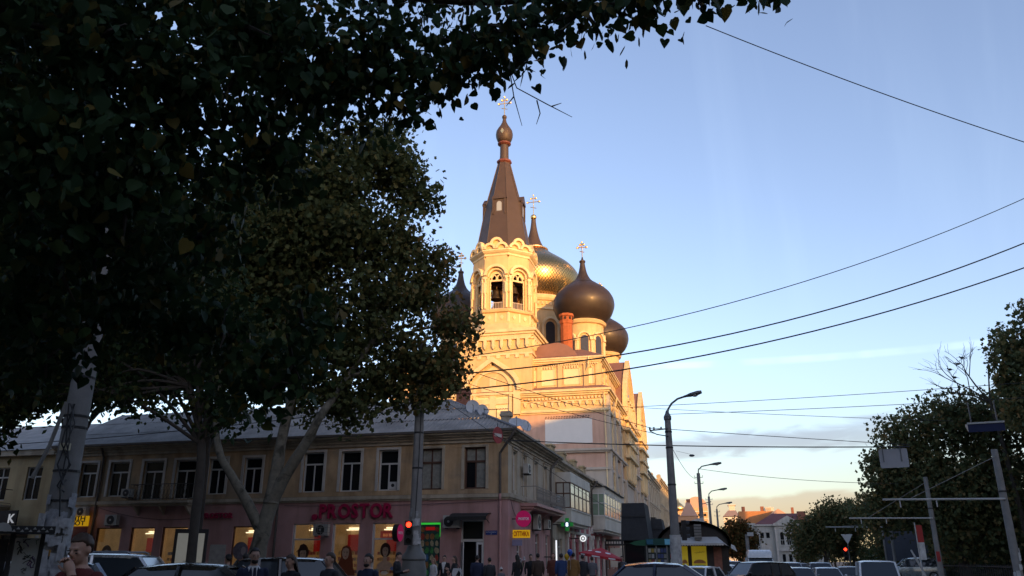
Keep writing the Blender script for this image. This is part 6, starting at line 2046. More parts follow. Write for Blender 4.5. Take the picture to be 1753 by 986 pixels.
# ------------------------------------------------------------------ buildings beyond the church
def street_house(name, label, y0, y1, z1, m, n_w, floors, x=-12.2, parapet=True, balc=None):
    """Terrace house on the church side, facade to the street."""
    F = Fr((x, y0, 0), (0, 1, 0), (1, 0, 0))
    L_ = y1 - y0
    t = thing(name, label, 'building', (x, (y0 + y1) / 2, 0))
    fh = (z1 - 1.2) / floors
    pit = L_ / n_w
    ops = []
    for f in range(floors):
        for k in range(n_w):
            c_ = pit * (k + 0.5)
            ops.append((c_ - 0.6, c_ + 0.6, f * fh + 1.1, f * fh + fh - 0.7))
    wl_ = MB()
    wall(wl_, F, 0, L_, -0.2, z1 - 0.4, ops, 0.25)
    wl_.build('wall', m, t)
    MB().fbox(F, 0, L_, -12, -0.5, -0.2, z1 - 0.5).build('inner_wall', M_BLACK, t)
    MB().fbox(F, -0.02, 0.2, -12, -0.01, 0, z1 - 0.3).build('end_wall', m, t)
    co = MB()
    for d, a, b in ((0.2, z1 - 0.9, z1 - 0.6), (0.45, z1 - 0.6, z1 - 0.25), (0.65, z1 - 0.25, z1)):
        co.fbox(F, 0, L_, -0.3, d, a, b)
    for f in range(1, floors):
        co.fbox(F, 0, L_, 0.002, 0.18, f * fh - 0.1, f * fh + 0.15)
    co.build('cornice', M_TRIM, t)
    for k in range(n_w + 1):
        MB().fbox(F, max(0, pit * k - 0.3), min(L_, pit * k + 0.3), 0.003, 0.16, 0, z1 - 0.92).build('pilaster', M_TRIM, t)
    for a, b, c_, d in ops:
        w = MB().fbox(F, a, b, -0.2, -0.15, c_, d)
        wo = w.build('window', M_GLASS, t)
        MB().fbox(F, (a + b) / 2 - 0.05, (a + b) / 2 + 0.05, -0.149, -0.1, c_, d).fbox(F, a, b, -0.148, -0.1, c_ + (d - c_) * 0.65, c_ + (d - c_) * 0.65 + 0.1).build('glazing_bar', M_WHITE, wo)
        MB().fbox(F, a - 0.2, b + 0.2, 0.004, 0.24, d + 0.1, d + 0.28).build('window_hood', M_TRIM, wo)
    if parapet:
        for k in (0.12, 0.5, 0.86):
            MB().fbox(F, L_ * k - 1.4, L_ * k + 1.4, -0.5, 0.1, z1, z1 + 1.1).build('parapet_block', M_TRIM, t)
        MB().fbox(F, 0, L_, -0.45, -0.1, z1, z1 + 0.5).build('parapet', m, t)
    MB().hexa([F(0, -0.4, z1 - 0.5), F(L_, -0.4, z1 - 0.5), F(L_, -12, z1 - 0.5), F(0, -12, z1 - 0.5), F(0, -5, z1 + 1.5), F(L_, -5, z1 + 1.5), F(L_, -7, z1 + 1.5), F(0, -7, z1 + 1.5)]).build('roof', M_CHR, t)
    for s, z in (balc or []):
        bo = MB().fbox(F, s, s + 3.2, 0.002, 1.1, z - 0.15, z).build('balcony', M_TRIM, t)
        MB().fbox(F, s, s + 3.2, 1.0, 1.06, z, z + 1.0).fbox(F, s, s + 0.06, 0.02, 0.99, z, z + 1.0).build('parapet_screen', M_IRON if z < 9 else M_CREAM, bo)
    return t


street_house('terrace_house', 'tall stuccoed terrace house directly beyond the church', 149.2, 186, 17.4, M_CREAM, 8, 4, balc=[(6, 8.2), (20, 8.2), (28, 4.4)])
street_house('terrace_house', 'second terrace house beyond the church, ending behind the lamp pole', 186.2, 232, 19.4, M_OCHRE, 10, 4, balc=[(8, 9.0), (22, 4.6)])

# sunlit far buildings at the end of the street
M_FAR1 = mat('far ochre render', (0.52, 0.36, 0.20), 0.9, var=0.08, scale=0.1)
M_FAR2 = mat('far white render', (0.62, 0.55, 0.46), 0.9, var=0.08, scale=0.1)
M_FAR3 = mat('far orange brick', (0.46, 0.20, 0.08), 0.9, var=0.12, scale=0.15)
M_FAR4 = mat('far pink render', (0.52, 0.33, 0.25), 0.9, var=0.08, scale=0.1)
M_FROOF = mat('far tin roof', (0.22, 0.17, 0.17), 0.7, var=0.1, scale=0.3)


def far_block(name, label, x0, x1, y0, y1, z1, m, cols, floors, gap=0.5, z0=0):
    t = thing(name, label, 'building', ((x0 + x1) / 2, y0, 0))
    MB().box(x0, x1, y0, y1, z0, z1).build('wall', m, t)
    fh, pit = (z1 - 2) / floors, (x1 - x0) / cols
    for f in range(floors):
        if (f + 1) * fh < 8:
            continue
        MB().box(x0 - 0.2, x1 + 0.2, y0 - 0.5, y0 - 0.02, (f + 1) * fh + 0.1, (f + 1) * fh + 0.5).build('storey_band', M_FAR2, t)
        for k in range(cols):
            a = x0 + pit * k + pit * gap / 2
            MB().box(a, a + pit * (1 - gap), y0 - 0.06, y0 - 0.01, f * fh + 1.4, f * fh + fh - 0.5).build('window', M_GLASS, t)
    return t


t = thing('gilt_cupola_house', 'sunlit house with a small gold cupola beside the lamp pole', 'building', (-14, 330, 0))
MB().box(-22, -5.5, 330, 345, 0, 17.5).build('wall', M_FAR1, t)
MB().box(-16.5, -12.5, 329.5, 334, 17.5, 20.0).build('turret', M_FAR1, t)
MB().lathe([(2.0, 20), (2.6, 20.8), (2.5, 21.8), (1.5, 22.8), (0.5, 23.6), (0.15, 25)], (-14.6, 331.6, 0), 20).build('cupola', M_GOLDX, t, smooth=50)
for k in range(5):
    MB().box(-20 + k * 3, -18.6 + k * 3, 329.9, 329.96, 13.2, 15.8).build('window', M_GLASS, t)
t = thing('pyramid_roof_house', 'peach sunlit house with a steep pointed roof behind the kiosk', 'building', (-7.5, 220, 0))
MB().box(-10.6, -5.0, 220, 232, 0, 12.6).build('wall', mat('peach render', (0.55, 0.33, 0.2), 0.9, var=0.06, scale=0.2), t)
MB().hexa([(-9.3, 219.8, 12.6), (-4.8, 219.8, 12.6), (-4.8, 226, 12.6), (-9.3, 226, 12.6), (-7.3, 222, 16.6), (-6.9, 222, 16.6), (-6.9, 222.4, 16.6), (-7.3, 222.4, 16.6)]).build('pointed_roof', M_FAR4, t)
MB().box(-7.6, -6.6, 221.6, 222.6, 16.2, 17.0).build('chimney', M_BRICK, t)
MB().hexa([(-15, 220.5, 9.5), (-9.4, 220.5, 9.5), (-9.4, 230, 9.5), (-15, 230, 9.5), (-15, 224, 13.2), (-9.6, 224, 13.2), (-9.6, 226, 13.2), (-15, 226, 13.2)]).build('lower_roof', M_FROOF, t)
t = far_block('arched_apartment_block', 'tall glowing apartment block with a rounded end beyond the street lamps', -12.5, -3.6, 350, 362, 22.5, M_FAR1, 4, 7)
MB().prism(arc(-8.0, 22.5, 4.45, 0, math.pi, 14), lambda p, q, h: (p, 350.0 + h, q), 0, 12).build('arched_top', M_FAR4, t)
MB().box(-12.5, -9.5, 350.5, 356, 22.5, 25.5).build('roof_house', M_FAR2, t)
t = far_block('distant_tower_block', 'distant terraced tower block glowing above the trees', 3.2, 10.6, 420, 434, 22.0, M_FAR2, 4, 7)
MB().hexa([(3.0, 419.8, 22.3), (10.8, 419.8, 22.3), (10.8, 434, 22.3), (3.0, 434, 22.3), (5.6, 422, 25.2), (9.4, 422, 25.2), (9.4, 430, 25.2), (5.6, 430, 25.2)]).build('mansard_roof', M_FROOF, t)
MB().box(6.2, 9.0, 422.5, 428, 25.2, 27.6).build('roof_house', M_FAR2, t)
MB().box(5.6, 9.6, 422, 428.5, 27.6, 28.0).build('roof_slab', M_FAR2, t)
t = thing('orange_brick_house', 'long orange sunlit gable wall above the far trees', 'building', (11, 262, 0))
MB().box(6.6, 16.4, 262, 275, 0, 15.9).build('wall', M_FAR3, t)
for x in (7.6, 13.2):
    MB().box(x, x + 1.0, 262.5, 264, 15.9, 17.3).build('chimney', M_BRICK, t)
MB().box(14.6, 17.0, 261.8, 268, 15.8, 17.0).build('dormer', M_FAR2, t)
MB().box(15.0, 16.2, 261.7, 261.79, 16.0, 16.8).build('window', mat('glinting window', (0.5, 0.4, 0.3), 0.05, metal=0.6, var=0), t)
t = thing('pink_gabled_house', 'pink sunlit gable behind the white pedimented mansion', 'building', (19, 252, 0))
MB().prism([(15.2, 0), (23, 0), (23, 13.6), (20, 14.4), (17.6, 16.0), (15.2, 14.4)], lambda p, q, h: (p, 252 + h, q), 0, 10).build('wall', M_FAR4, t)
MB().box(21.3, 22.0, 252.5, 253.4, 13.6, 16.3).build('chimney', M_BRICK, t)

# white mansion with pediment
wm = thing('white_mansion', 'white two-storey mansion with a pediment and arched windows closing the street', 'building', (12, 185, 0))
M_MAN = mat('mansion stucco', (0.47, 0.46, 0.42), 0.9, var=0.1, scale=0.4, streak=0.3)
FW = Fr((8.2, 185, 0), (1, 0, 0), (0, -1, 0))
MB().fbox(FW, -0.2, 3.5, -10, 0, -0.5, 8.7).build('side_wing', M_MAN, wm)
MB().fbox(FW, 3.5, 9.0, -10, 0.9, -0.5, 8.7).build('centre_block', M_MAN, wm)
MB().fbox(FW, 9.0, 14.0, -10, 0, -0.5, 8.7).build('side_wing', M_MAN, wm)
MB().fbox(FW, -0.6, 14.3, -10.3, 0.35, 8.55, 8.9).fbox(FW, 3.2, 9.3, 0.351, 1.3, 8.551, 8.9).build('cornice', M_WHITE, wm)
MB().prism([(3.2, 8.9), (9.3, 8.9), (6.25, 10.6)], lambda p, q, h: FW(p, h, q), 0.4, 1.25).build('pediment', M_WHITE, wm)
MB().prism([(4.4, 9.05), (8.1, 9.05), (6.25, 10.05)], lambda p, q, h: FW(p, h, q), 1.251, 1.28).build('tympanum', M_MAN, wm)
MB().hexa([FW(-0.5, 0.3, 8.9), FW(14.2, 0.3, 8.9), FW(14.2, -10.2, 8.9), FW(-0.5, -10.2, 8.9), FW(3.6, -4, 11.3), FW(10, -4, 11.3), FW(10, -6, 11.3), FW(3.6, -6, 11.3)]).build('roof', mat('maroon tin roof', (0.17, 0.06, 0.055), 0.6, var=0.12, scale=0.5), wm)
MB().fbox(FW, 8.7, 10.4, -3, -1.5, 9.2, 11.6).build('chimney', M_BRICK, wm)
for s in (4.9, 6.2, 7.5):
    MB().prism(arc(s, 6.9, 0.36, 0, math.pi, 8) + [(s - 0.36, 4.7), (s + 0.36, 4.7)], lambda p, q, h: FW(p, h, q), 0.902, 0.93).build('arched_window', M_GLASS, wm)
    bb_ = MB().fbox(FW, s - 0.38, s + 0.38, 0.931, 0.96, 5.6, 5.7).fbox(FW, s - 0.03, s + 0.03, 0.932, 0.955, 4.7, 5.58)
    bb_.build('glazing_bar', M_WHITE, wm)
    MB().ring(arc(s, 6.9, 0.56, 0, math.pi, 8), arc(s, 6.9, 0.38, 0, math.pi, 8), lambda p, q, h: FW(p, h, q), 0.902, 1.02).build('window_arch', M_WHITE, wm)
    MB().fbox(FW, s - 0.32, s + 0.32, 0.902, 0.93, 1.2, 2.8).build('window', M_GLASS, wm)
for s in (0.9, 2.1):
    MB().fbox(FW, s - 0.35, s + 0.35, 0.002, 0.03, 6.1, 7.2).build('window', M_GLASS, wm)
    MB().fbox(FW, s - 0.5, s + 0.5, 0.002, 0.12, 7.25, 7.45).build('window_hood', M_WHITE, wm)
MB().fbox(FW, 0.5, 2.6, 0.002, 0.2, 1.8, 5.0).build('blind_panel', M_WHITE, wm)
MB().prism([(4.3, 3.4), (8.2, 3.4), (8.2, 3.7), (6.25, 4.3), (4.3, 3.7)], lambda p, q, h: FW(p, h, q), 0.902, 1.3).build('porch_hood', M_WHITE, wm)
MB().fbox(FW, 3.5, 9.0, 0.902, 1.0, 8.0, 8.2).fbox(FW, 3.5, 9.0, 0.902, 0.98, 4.45, 4.55).build('string_course', M_WHITE, wm)
for s in (3.5, 8.5):
    MB().fbox(FW, s, s + 0.5, 0.903, 1.1, 0, 8.0).build('pilaster', M_WHITE, wm)
MB().fbox(FW, -2.2, -0.25, -9.5, -0.5, 0, 9.2).build('side_annex', M_MAN, wm)

# dark house at the left, behind the trees
FLH = Fr((CX - LA - 0.05, CY + 0.15, 0), (-1, 0, 0), (0, -1, 0))
lh = thing('left_house', 'dark two-storey house at the far left behind the notice pole', 'building', (CX - LA - 8, CY, 0))
w_ = MB()
lops = [(1.0 + k * 2.6, 2.2 + k * 2.6, 5.2, 7.3) for k in range(6)]
wall(w_, FLH, 0, 17, -0.2, 8.0, lops + [(1.2, 3.4, 0.3, 3.1), (5.0, 8.0, 0.5, 3.1), (9.6, 12.5, 0.5, 3.1)], 0.25)
w_.build('wall', M_OCHRE, lh)
for o in lops:
    window(FLH, *o[:4], lh, M_WHITE, M_GLASS, 2, 0.7, -0.18, 0.07)
for o in ((1.2, 3.4, 0.3, 3.1), (5.0, 8.0, 0.5, 3.1), (9.6, 12.5, 0.5, 3.1)):
    window(FLH, *o, lh, M_WOOD, M_GLASS, 2, 0.8, -0.18, 0.08, name='shop_window')
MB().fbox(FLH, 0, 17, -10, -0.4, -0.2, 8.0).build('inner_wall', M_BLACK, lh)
MB().fbox(FLH, 0, 17, -0.3, 0.4, 8.0, 8.35).build('cornice', M_TRIM, lh)
MB().add([FLH(0, 0.5, 8.36), FLH(17, 0.5, 8.36), FLH(17, -5.5, 11.0), FLH(0, -5.5, 11.0)], [(0, 1, 2, 3)]).add([FLH(0, -11, 8.36), FLH(17, -11, 8.36), FLH(17, -5.5, 11.0), FLH(0, -5.5, 11.0)], [(0, 1, 2, 3)]).build('roof', M_SLATE, lh)
balcony(FLH, 3.0, 9.0, 4.9, 0.9, M_TRIM, M_IRON, lh)

# blocks added out of view to the right, left and behind to shade the scene
for nm, lab, bx_ in (('park_side_shade_block', 'tall block added out of view beyond the park to cast the evening shade', (46, 62, -70, 84, 31.8)), ('park_corner_shade_block', 'second block added out of view beyond the park to shade the far houses', (63, 78, 60, 175, 33.5)), ('station_shade_block', 'block added behind the viewer to shade the crossing', (-76, 30, -48, -34, 25.0)), ('side_street_shade_block', 'tall block added out of view at the far left to cut light from the side street', (-92, -76, -40, 70, 20.0))):
    t = thing(nm, lab, 'building', ((bx_[0] + bx_[1]) / 2, (bx_[2] + bx_[3]) / 2, 0))
    MB().box(bx_[0], bx_[1], bx_[2], bx_[3], 0, bx_[4]).build('wall', M_OCHRE, t)
    MB().box(bx_[0] - 0.6, bx_[1] + 0.6, bx_[2] - 0.6, bx_[3] + 0.6, bx_[4], bx_[4] + 0.5).build('cornice', M_TRIM, t)
    if nm.startswith('park'):
        for f in range(8):
            for k in range(int((bx_[3] - bx_[2]) / 5) - 1):
                y = bx_[2] + 3 + k * 5
                MB().box(bx_[0] - 0.1, bx_[0] - 0.02, y, y + 1.6, 2 + f * 3.4, 4 + f * 3.4).build('window', M_GLASS, t)
    elif nm == 'station_shade_block':
        for f in range(6):
            for k in range(16):
                x = bx_[0] + 2 + k * 5
                MB().box(x, x + 1.6, -33.98, -33.92, 2 + f * 3.3, 4 + f * 3.3).build('window', M_GLASS, t)
# ------------------------------------------------------------------ cars
CARM = {}


def paint(name, col, metal=0.3):
    return mat('car paint ' + name, col, 0.28, metal=metal, var=0.04, scale=2, spec=0.5, coat=0.6)


M_TYRE = mat('tyre rubber', (0.018, 0.018, 0.018), 0.85, var=0.1)
M_RIM = mat('wheel alloy', (0.38, 0.38, 0.39), 0.35, metal=0.8, var=0.05)
M_CGLASS = mat('car glass', (0.03, 0.036, 0.042), 0.06, var=0, spec=0.5)
M_HEAD = mat('headlight glass', (0.5, 0.5, 0.5), 0.12, var=0, spec=0.8)
M_HEADON = mat('headlight lit', (1, 1, 1), 0.2, var=0, emit=(1.0, 0.90, 0.70), estr=14)
M_TAIL = mat('tail lamp', (0.25, 0.01, 0.01), 0.2, var=0)
M_PLATE = mat('number plate', (0.6, 0.6, 0.58), 0.5, var=0)
M_SEAT = mat('car seat', (0.03, 0.03, 0.03), 0.9, var=0)

# side profiles: stations along the car (x forward), sill, belt and roof heights, half-widths
KINDS = {
    'sedan': dict(L=4.5, W=1.75, H=1.44, belt=0.93, ws=(0.78, 0.18), rw=(-1.12, -1.78), hood=0.78, trunk=0.98, nose=0.62, tail=0.88),
    'hatch': dict(L=3.9, W=1.68, H=1.48, belt=0.95, ws=(0.85, 0.25), rw=(-1.35, -1.82), hood=0.82, trunk=0.98, nose=0.66, tail=0.95),
    'suv': dict(L=4.5, W=1.85, H=1.72, belt=1.10, ws=(0.85, 0.30), rw=(-1.75, -2.08), hood=1.02, trunk=1.12, nose=0.82, tail=1.08),
    'jeep': dict(L=4.4, W=1.85, H=1.80, belt=1.16, ws=(0.72, 0.38), rw=(-1.95, -2.12), hood=1.10, trunk=1.14, nose=1.0, tail=1.10),
    'minivan': dict(L=4.2, W=1.78, H=1.84, belt=1.10, ws=(1.20, 0.42), rw=(-1.9, -2.0), hood=0.98, trunk=1.1, nose=0.78, tail=1.1),
    'van': dict(L=5.6, W=1.98, H=2.05, belt=1.38, ws=(2.05, 1.45), rw=(-2.7, -2.76), hood=1.22, trunk=1.4, nose=0.98, tail=1.4),
}


def car_proto(kind, pm, lit=False, hood_m=None, rails=False):
    """One car at the origin, facing +x: body shell, glazing, wheels, lamps, mirrors, plates."""
    k = KINDS[kind]
    L_, W, H, belt = k['L'], k['W'] / 2, k['H'], k['belt']
    f, b = L_ / 2, -L_ / 2
    parts = {}

    def ring(x, zs, ws):
        return [(x, -w, z) for z, w in zip(zs, ws)] + [(x, w, z) for z, w in zip(zs[::-1], ws[::-1])]

    body = MB()
    # stations: x, height of the bonnet/belt line, half-width
    st = [(f, k['nose'] - 0.12, 0.78), (f - 0.12, k['nose'], 0.90), (f - 0.45, k['nose'] + (k['hood'] - k['nose']) * 0.75, 0.97), (k['ws'][0] + 0.25, k['hood'] + 0.03, 1.0), (k['ws'][0], belt - 0.02, 1.0),
          (0.0, belt, 1.0), (k['rw'][0] + 0.3, belt + 0.01, 1.0), (k['rw'][1], max(k['trunk'], belt), 0.99), (b + 0.3, k['trunk'], 0.95), (b + 0.08, k['tail'], 0.9), (b, k['tail'] - 0.15, 0.82)]
    rows = []
    for x, z, w in st:
        ww = W * w
        z = max(z, 0.5)
        zs = [0.24, 0.42, 0.42 + (z - 0.42) * 0.55, z - 0.05, z]
        wsx = [ww * 0.93, ww * 0.99, ww, ww * 0.965, ww * 0.88]
        rows.append(ring(x, zs, wsx))
    for a, c_ in zip(rows, rows[1:]):
        body.strip(a, c_, True)
    body.add(rows[0], [tuple(range(10))]).add(rows[-1], [tuple(range(10))])
    parts['body'] = (body, pm, 45)
    if hood_m:
        hb = MB()
        hb.strip([(x, -W * w * 0.9, z + 0.012) for x, z, w in st[1:5]], [(x, W * w * 0.9, z + 0.012) for x, z, w in st[1:5]])
        parts['bonnet'] = (hb, hood_m, 0)
    # greenhouse: roof shell with pillars, and glass set in
    x1, x2, x3, x4 = k['ws'][0], k['ws'][1], k['rw'][0], k['rw'][1]
    wb, wr = W * 0.955, W * 0.78 if kind not in ('van', 'minivan', 'jeep') else W * 0.86
    lo = [(x1, wb * 0.95, belt - 0.03), ((x1 + x2) / 2, wb, belt - 0.02), (x2 - 0.2, wb, belt - 0.02), ((x2 + x3) / 2, wb, belt - 0.01), (x3, wb, belt), (x4, wb * 0.93, belt)]
    hi = [(x2 + 0.02, wr * 0.93, H - 0.075), (x2 - 0.04, wr * 0.96, H - 0.06), (x2 - 0.3, wr, H - 0.03), ((x2 + x3) / 2, wr, H - 0.012), (x3 + 0.1, wr * 0.98, H - 0.045), (x3, wr * 0.93, H - 0.08)]
    roof = MB()
    cr = [(x, 0, z + 0.05 - 0.02 * (i in (0, 5))) for i, (x, w, z) in enumerate(hi)]
    for sg in (-1, 1):
        edge = [(x, sg * w, z) for x, w, z in hi]
        mid = [(x, sg * w * 0.75, z + 0.035) for x, w, z in hi]
        roof.strip(edge, mid).strip(mid, cr)
        roof.strip([(x, sg * (w + 0.004), z + 0.012) for x, w, z in hi], [(x, sg * (w + 0.012), z - 0.05) for x, w, z in hi])
    parts['roof'] = (roof, pm, 60)
    pils = []

    def pillar(p, q, r_):
        pils.append(MB().tube([p, q], r_, 5))
    for sg in (-1, 1):
        pillar((x1, sg * wb * 0.95, belt - 0.04), (x2 + 0.02, sg * wr * 0.94, H - 0.06), 0.042)
        mx = (x2 + x3) / 2
        pillar((mx + 0.05, sg * wb, belt - 0.02), (mx, sg * (wr + 0.01), H - 0.03), 0.045)
        pillar((x4, sg * wb * 0.93, belt), (x3, sg * wr * 0.93, H - 0.06), 0.07)
        if kind in ('suv', 'van', 'minivan', 'jeep'):
            pillar((x3 + 0.55, sg * wb, belt), (x3 + 0.5, sg * (wr + 0.01), H - 0.03), 0.06)
    G = lambda pts: MB().add(pts, [tuple(range(len(pts)))])
    gi = 0.985
    parts['windscreen'] = (G([(x1, -wb * 0.94, belt - 0.03), (x1, wb * 0.94, belt - 0.03), (x2 + 0.02, wr * 0.92, H - 0.07), (x2 + 0.02, -wr * 0.92, H - 0.07)]), M_CGLASS, 0)
    parts['rear_window'] = (G([(x4, -wb * 0.92, belt), (x4, wb * 0.92, belt), (x3, wr * 0.92, H - 0.08), (x3, -wr * 0.92, H - 0.08)]), M_CGLASS if kind != 'van' else pm, 0)
    if kind == 'van':
        hb2 = MB()
        rws = [[(x, sg * w, z) for sg, w, z in ((-1, wr * 1.0, 2.0), (-1, wr * 0.99, top - 0.16), (-1, wr * 0.85, top), (1, wr * 0.85, top), (1, wr * 0.99, top - 0.16), (1, wr * 1.0, 2.0))] for x, top in ((1.55, 2.1), (1.35, 2.38), (0.95, 2.54), (-2.5, 2.58), (-2.72, 2.5))]
        for a, c_ in zip(rws, rws[1:]):
            hb2.strip(a, c_, True)
        hb2.add(rws[0], [tuple(range(6))]).add(rws[-1], [tuple(range(6))])
        parts['high_roof'] = (hb2, pm, 40)
    out = []
    for nm, (m_, mm, sm) in parts.items():
        out.append((nm, m_.mesh(nm, smooth=sm, fix=True), mm))
    out += [('pillar', p.mesh('pillar', smooth=60), pm) for p in pils]
    for sg in (-1, 1):
        mx = (x2 + x3) / 2 + 0.03
        for xa, xb, ta, tb in ((x1 - 0.02, mx, x2 - 0.02, mx), (mx, x4 + 0.05, mx, x3 + 0.02)):
            m_ = MB().add([(xa, sg * wb * gi, belt - 0.03), (xb, sg * wb * gi, belt - 0.01), (tb, sg * wr * gi, H - 0.055), (ta, sg * wr * gi, H - 0.065)], [(0, 1, 2, 3)])
            out.append(('side_window', m_.mesh('side_window'), M_CGLASS if not (kind == 'van' and xb < 0) else pm))
        out.append(('mirror', MB().ell((x1 - 0.12, sg * (W + 0.1), belt + 0.06), (0.07, 0.11, 0.08), 10, 6).mesh('mirror', smooth=60), M_BLACK if kind in ('van', 'minivan') else pm))
        hz = k['nose'] - 0.02
        out.append(('headlight', MB().ell((f - 0.16, sg * W * 0.68, hz - 0.05), (0.14, 0.2, 0.10), 12, 7).mesh('headlight', smooth=60), M_HEADON if lit else M_HEAD))
        out.append(('tail_light', MB().ell((b + 0.12, sg * W * 0.72, k['tail'] - 0.1), (0.12, 0.16, 0.12), 10, 6).mesh('tail_light', smooth=60), M_TAIL))
        if rails:
            out.append(('roof_rail', MB().tube([(x2 - 0.2, sg * wr * 0.92, H + 0.01), (x2 - 0.3, sg * wr * 0.92, H + 0.06), (x3 + 0.3, sg * wr * 0.92, H + 0.05), (x3 + 0.15, sg * wr * 0.92, H)], 0.02, 6).mesh('roof_rail'), M_RIM))
        for wx in (f - 0.85, b + 0.8):
            out.append(('wheel', ('W', wx, sg * (W - 0.1)), None))
    out.append(('bumper', MB().box(f - 0.04, f + 0.05, -W * 0.75, W * 0.75, 0.32, 0.5).mesh('bumper'), M_BLACK if kind in ('jeep', 'van') else pm))
    out.append(('grille', MB().box(f - 0.1, f + 0.012, -W * 0.4, W * 0.4, k['nose'] - 0.2, k['nose'] - 0.06).mesh('grille'), M_BLACK))
    out.append(('number_plate', MB().box(f + 0.052, f + 0.06, -0.26, 0.26, 0.36, 0.47).mesh('number_plate'), M_PLATE))
    out.append(('seats', MB().box(-0.35, -0.2, -0.6, -0.15, 0.6, belt + 0.25).box(-0.35, -0.2, 0.15, 0.6, 0.6, belt + 0.25).box(-1.3, 0.9, -0.75, 0.75, 0.4, belt - 0.08).mesh('seats'), M_SEAT))
    return out


tyre_me = MB().lathe([(0.2, -0.1), (0.29, -0.105), (0.315, -0.07), (0.315, 0.07), (0.29, 0.105), (0.2, 0.1)], (0, 0, 0), 24, cap=False).mesh('tyre', smooth=40)
rim_b = MB().lathe([(0.02, 0.06), (0.2, 0.09), (0.205, 0.02), (0.02, 0.0)], (0, 0, 0), 20)
for k in range(5):
    a = 2 * math.pi * k / 5
    rim_b.tube([(0.03 * math.cos(a), 0.03 * math.sin(a), 0.095), (0.19 * math.cos(a), 0.19 * math.sin(a), 0.1)], 0.025, 5)
rim_me = rim_b.mesh('rim')


def car(kind, label, x, y, heading, pm, zg=None, lit=False, hood_m=None, rails=False):
    """heading: direction the bonnet points, degrees from +X."""
    z = gz(x, y) if zg is None else zg
    t = local(thing('parked_car' if kind not in ('van', 'minivan') else 'van', label, 'car' if kind not in ('van', 'minivan') else 'van', (x, y, z), 'cars in the crossing and along the kerb', R(heading) or 1e-6))
    for nm, me, mm in car_proto(kind, pm, lit, hood_m, rails):
        if mm is None:
            _, wx, wy = me
            sg = 1 if wy > 0 else -1
            ty = place('wheel', tyre_me, M_TYRE, t)
            ty.location = (wx, wy, 0.315)
            ty.rotation_euler = (R(-90) * sg, 0, 0)
            ri = place('rim', rim_me, M_RIM, ty)
        else:
            place(nm, me, mm, t)
    return t


SIL, WHT, BLK, NVY, DGR, BLU = paint('silver', (0.36, 0.37, 0.38), 0.6), paint('white', (0.62, 0.62, 0.60), 0.0), paint('black', (0.012, 0.012, 0.014)), paint('navy', (0.012, 0.018, 0.045)), paint('dark grey', (0.07, 0.075, 0.08), 0.5), paint('steel blue', (0.10, 0.15, 0.22), 0.5)
FC_ = 270                                                            # facing the camera, down the street
car('suv', 'silver estate with roof rails behind the man holding his mouth', -13.65, 17.25, 20, SIL, zg=-0.08, rails=True)
car('sedan', 'black saloon half in front of the silver estate', -8.95, 12.0, 200, BLK, zg=0.0)
car('hatch', 'pale car peeping between the notice pole and the standing man', -13.2, 13.6, 160, paint('pale blue', (0.30, 0.34, 0.40), 0.4), zg=0.0)
car('suv', 'black car behind the woman with long hair', -10.1, 19.6, 15, BLK, zg=-0.16)
car('sedan', 'dark navy saloon crossing in front of the newspaper kiosk', -2.0, 19.9, 186, NVY, zg=0.0)
car('hatch', 'white hatchback half hidden behind the whitewashed lamp pole', -1.15, 38.8, 250, WHT)
car('sedan', 'silver saloon facing the viewer before the yellow burger adverts', -0.65, 54.0, 276, SIL)
car('hatch', 'white hatchback behind the silver saloon by the kiosk', 0.75, 62.0, 330, WHT)
car('suv', 'dark people carrier parked past the snack kiosk', 0.9, 70.5, 300, NVY, zg=-0.25)
car('van', 'small far white van roof above the dark people carrier', 0.35, 92.0, FC_, WHT, zg=-1.0)
car('van', 'tall white high-roof van in the traffic', 2.75, 63.0, FC_, WHT)
car('suv', 'black off-roader crossing in front of the tall white van', 1.5, 45.5, 212, BLK, hood_m=paint('pale bonnet', (0.45, 0.47, 0.48), 0.3))
car('hatch', 'steel blue car in the traffic right of the tall van', 5.6, 85.0, FC_, BLU, zg=-0.2)
car('suv', 'pale silver off-roader in the middle of the traffic', 5.6, 72.0, FC_, SIL, lit=False)
car('sedan', 'dark grey saloon with a headlight lit, in the traffic', 4.65, 54.0, 273, DGR, lit=True)
car('suv', 'grey off-roader between two saloons in the right-hand traffic', 7.3, 67.5, FC_, paint('mid grey', (0.18, 0.19, 0.2), 0.5))
car('sedan', 'silver saloon with blazing headlights in the right-hand lane', 6.4, 55.5, 273, SIL, lit=True)
car('hatch', 'dark hatchback next to the white delivery van', 8.2, 59.5, 266, DGR)
car('minivan', 'white delivery van at the right end of the traffic', 6.9, 41.0, 264, WHT)
car('sedan', 'white car glimpsed behind the grey off-roader', 9.6, 86.0, FC_, WHT, zg=-0.1)
car('sedan', 'white saloon behind the dark grey one in the traffic', 4.3, 63.5, FC_, WHT)
car('hatch', 'light silver hatchback far back beside the steel blue car', 7.4, 82.0, FC_, SIL, zg=-0.2)
car('suv', 'white off-roader far back in the nearer lane', 3.6, 80.0, FC_, WHT, zg=-0.25)
car('hatch', 'dim pale car behind the fence at the right', 12.6, 62.0, 180, paint('dull teal', (0.2, 0.24, 0.25), 0.3), zg=0.2)
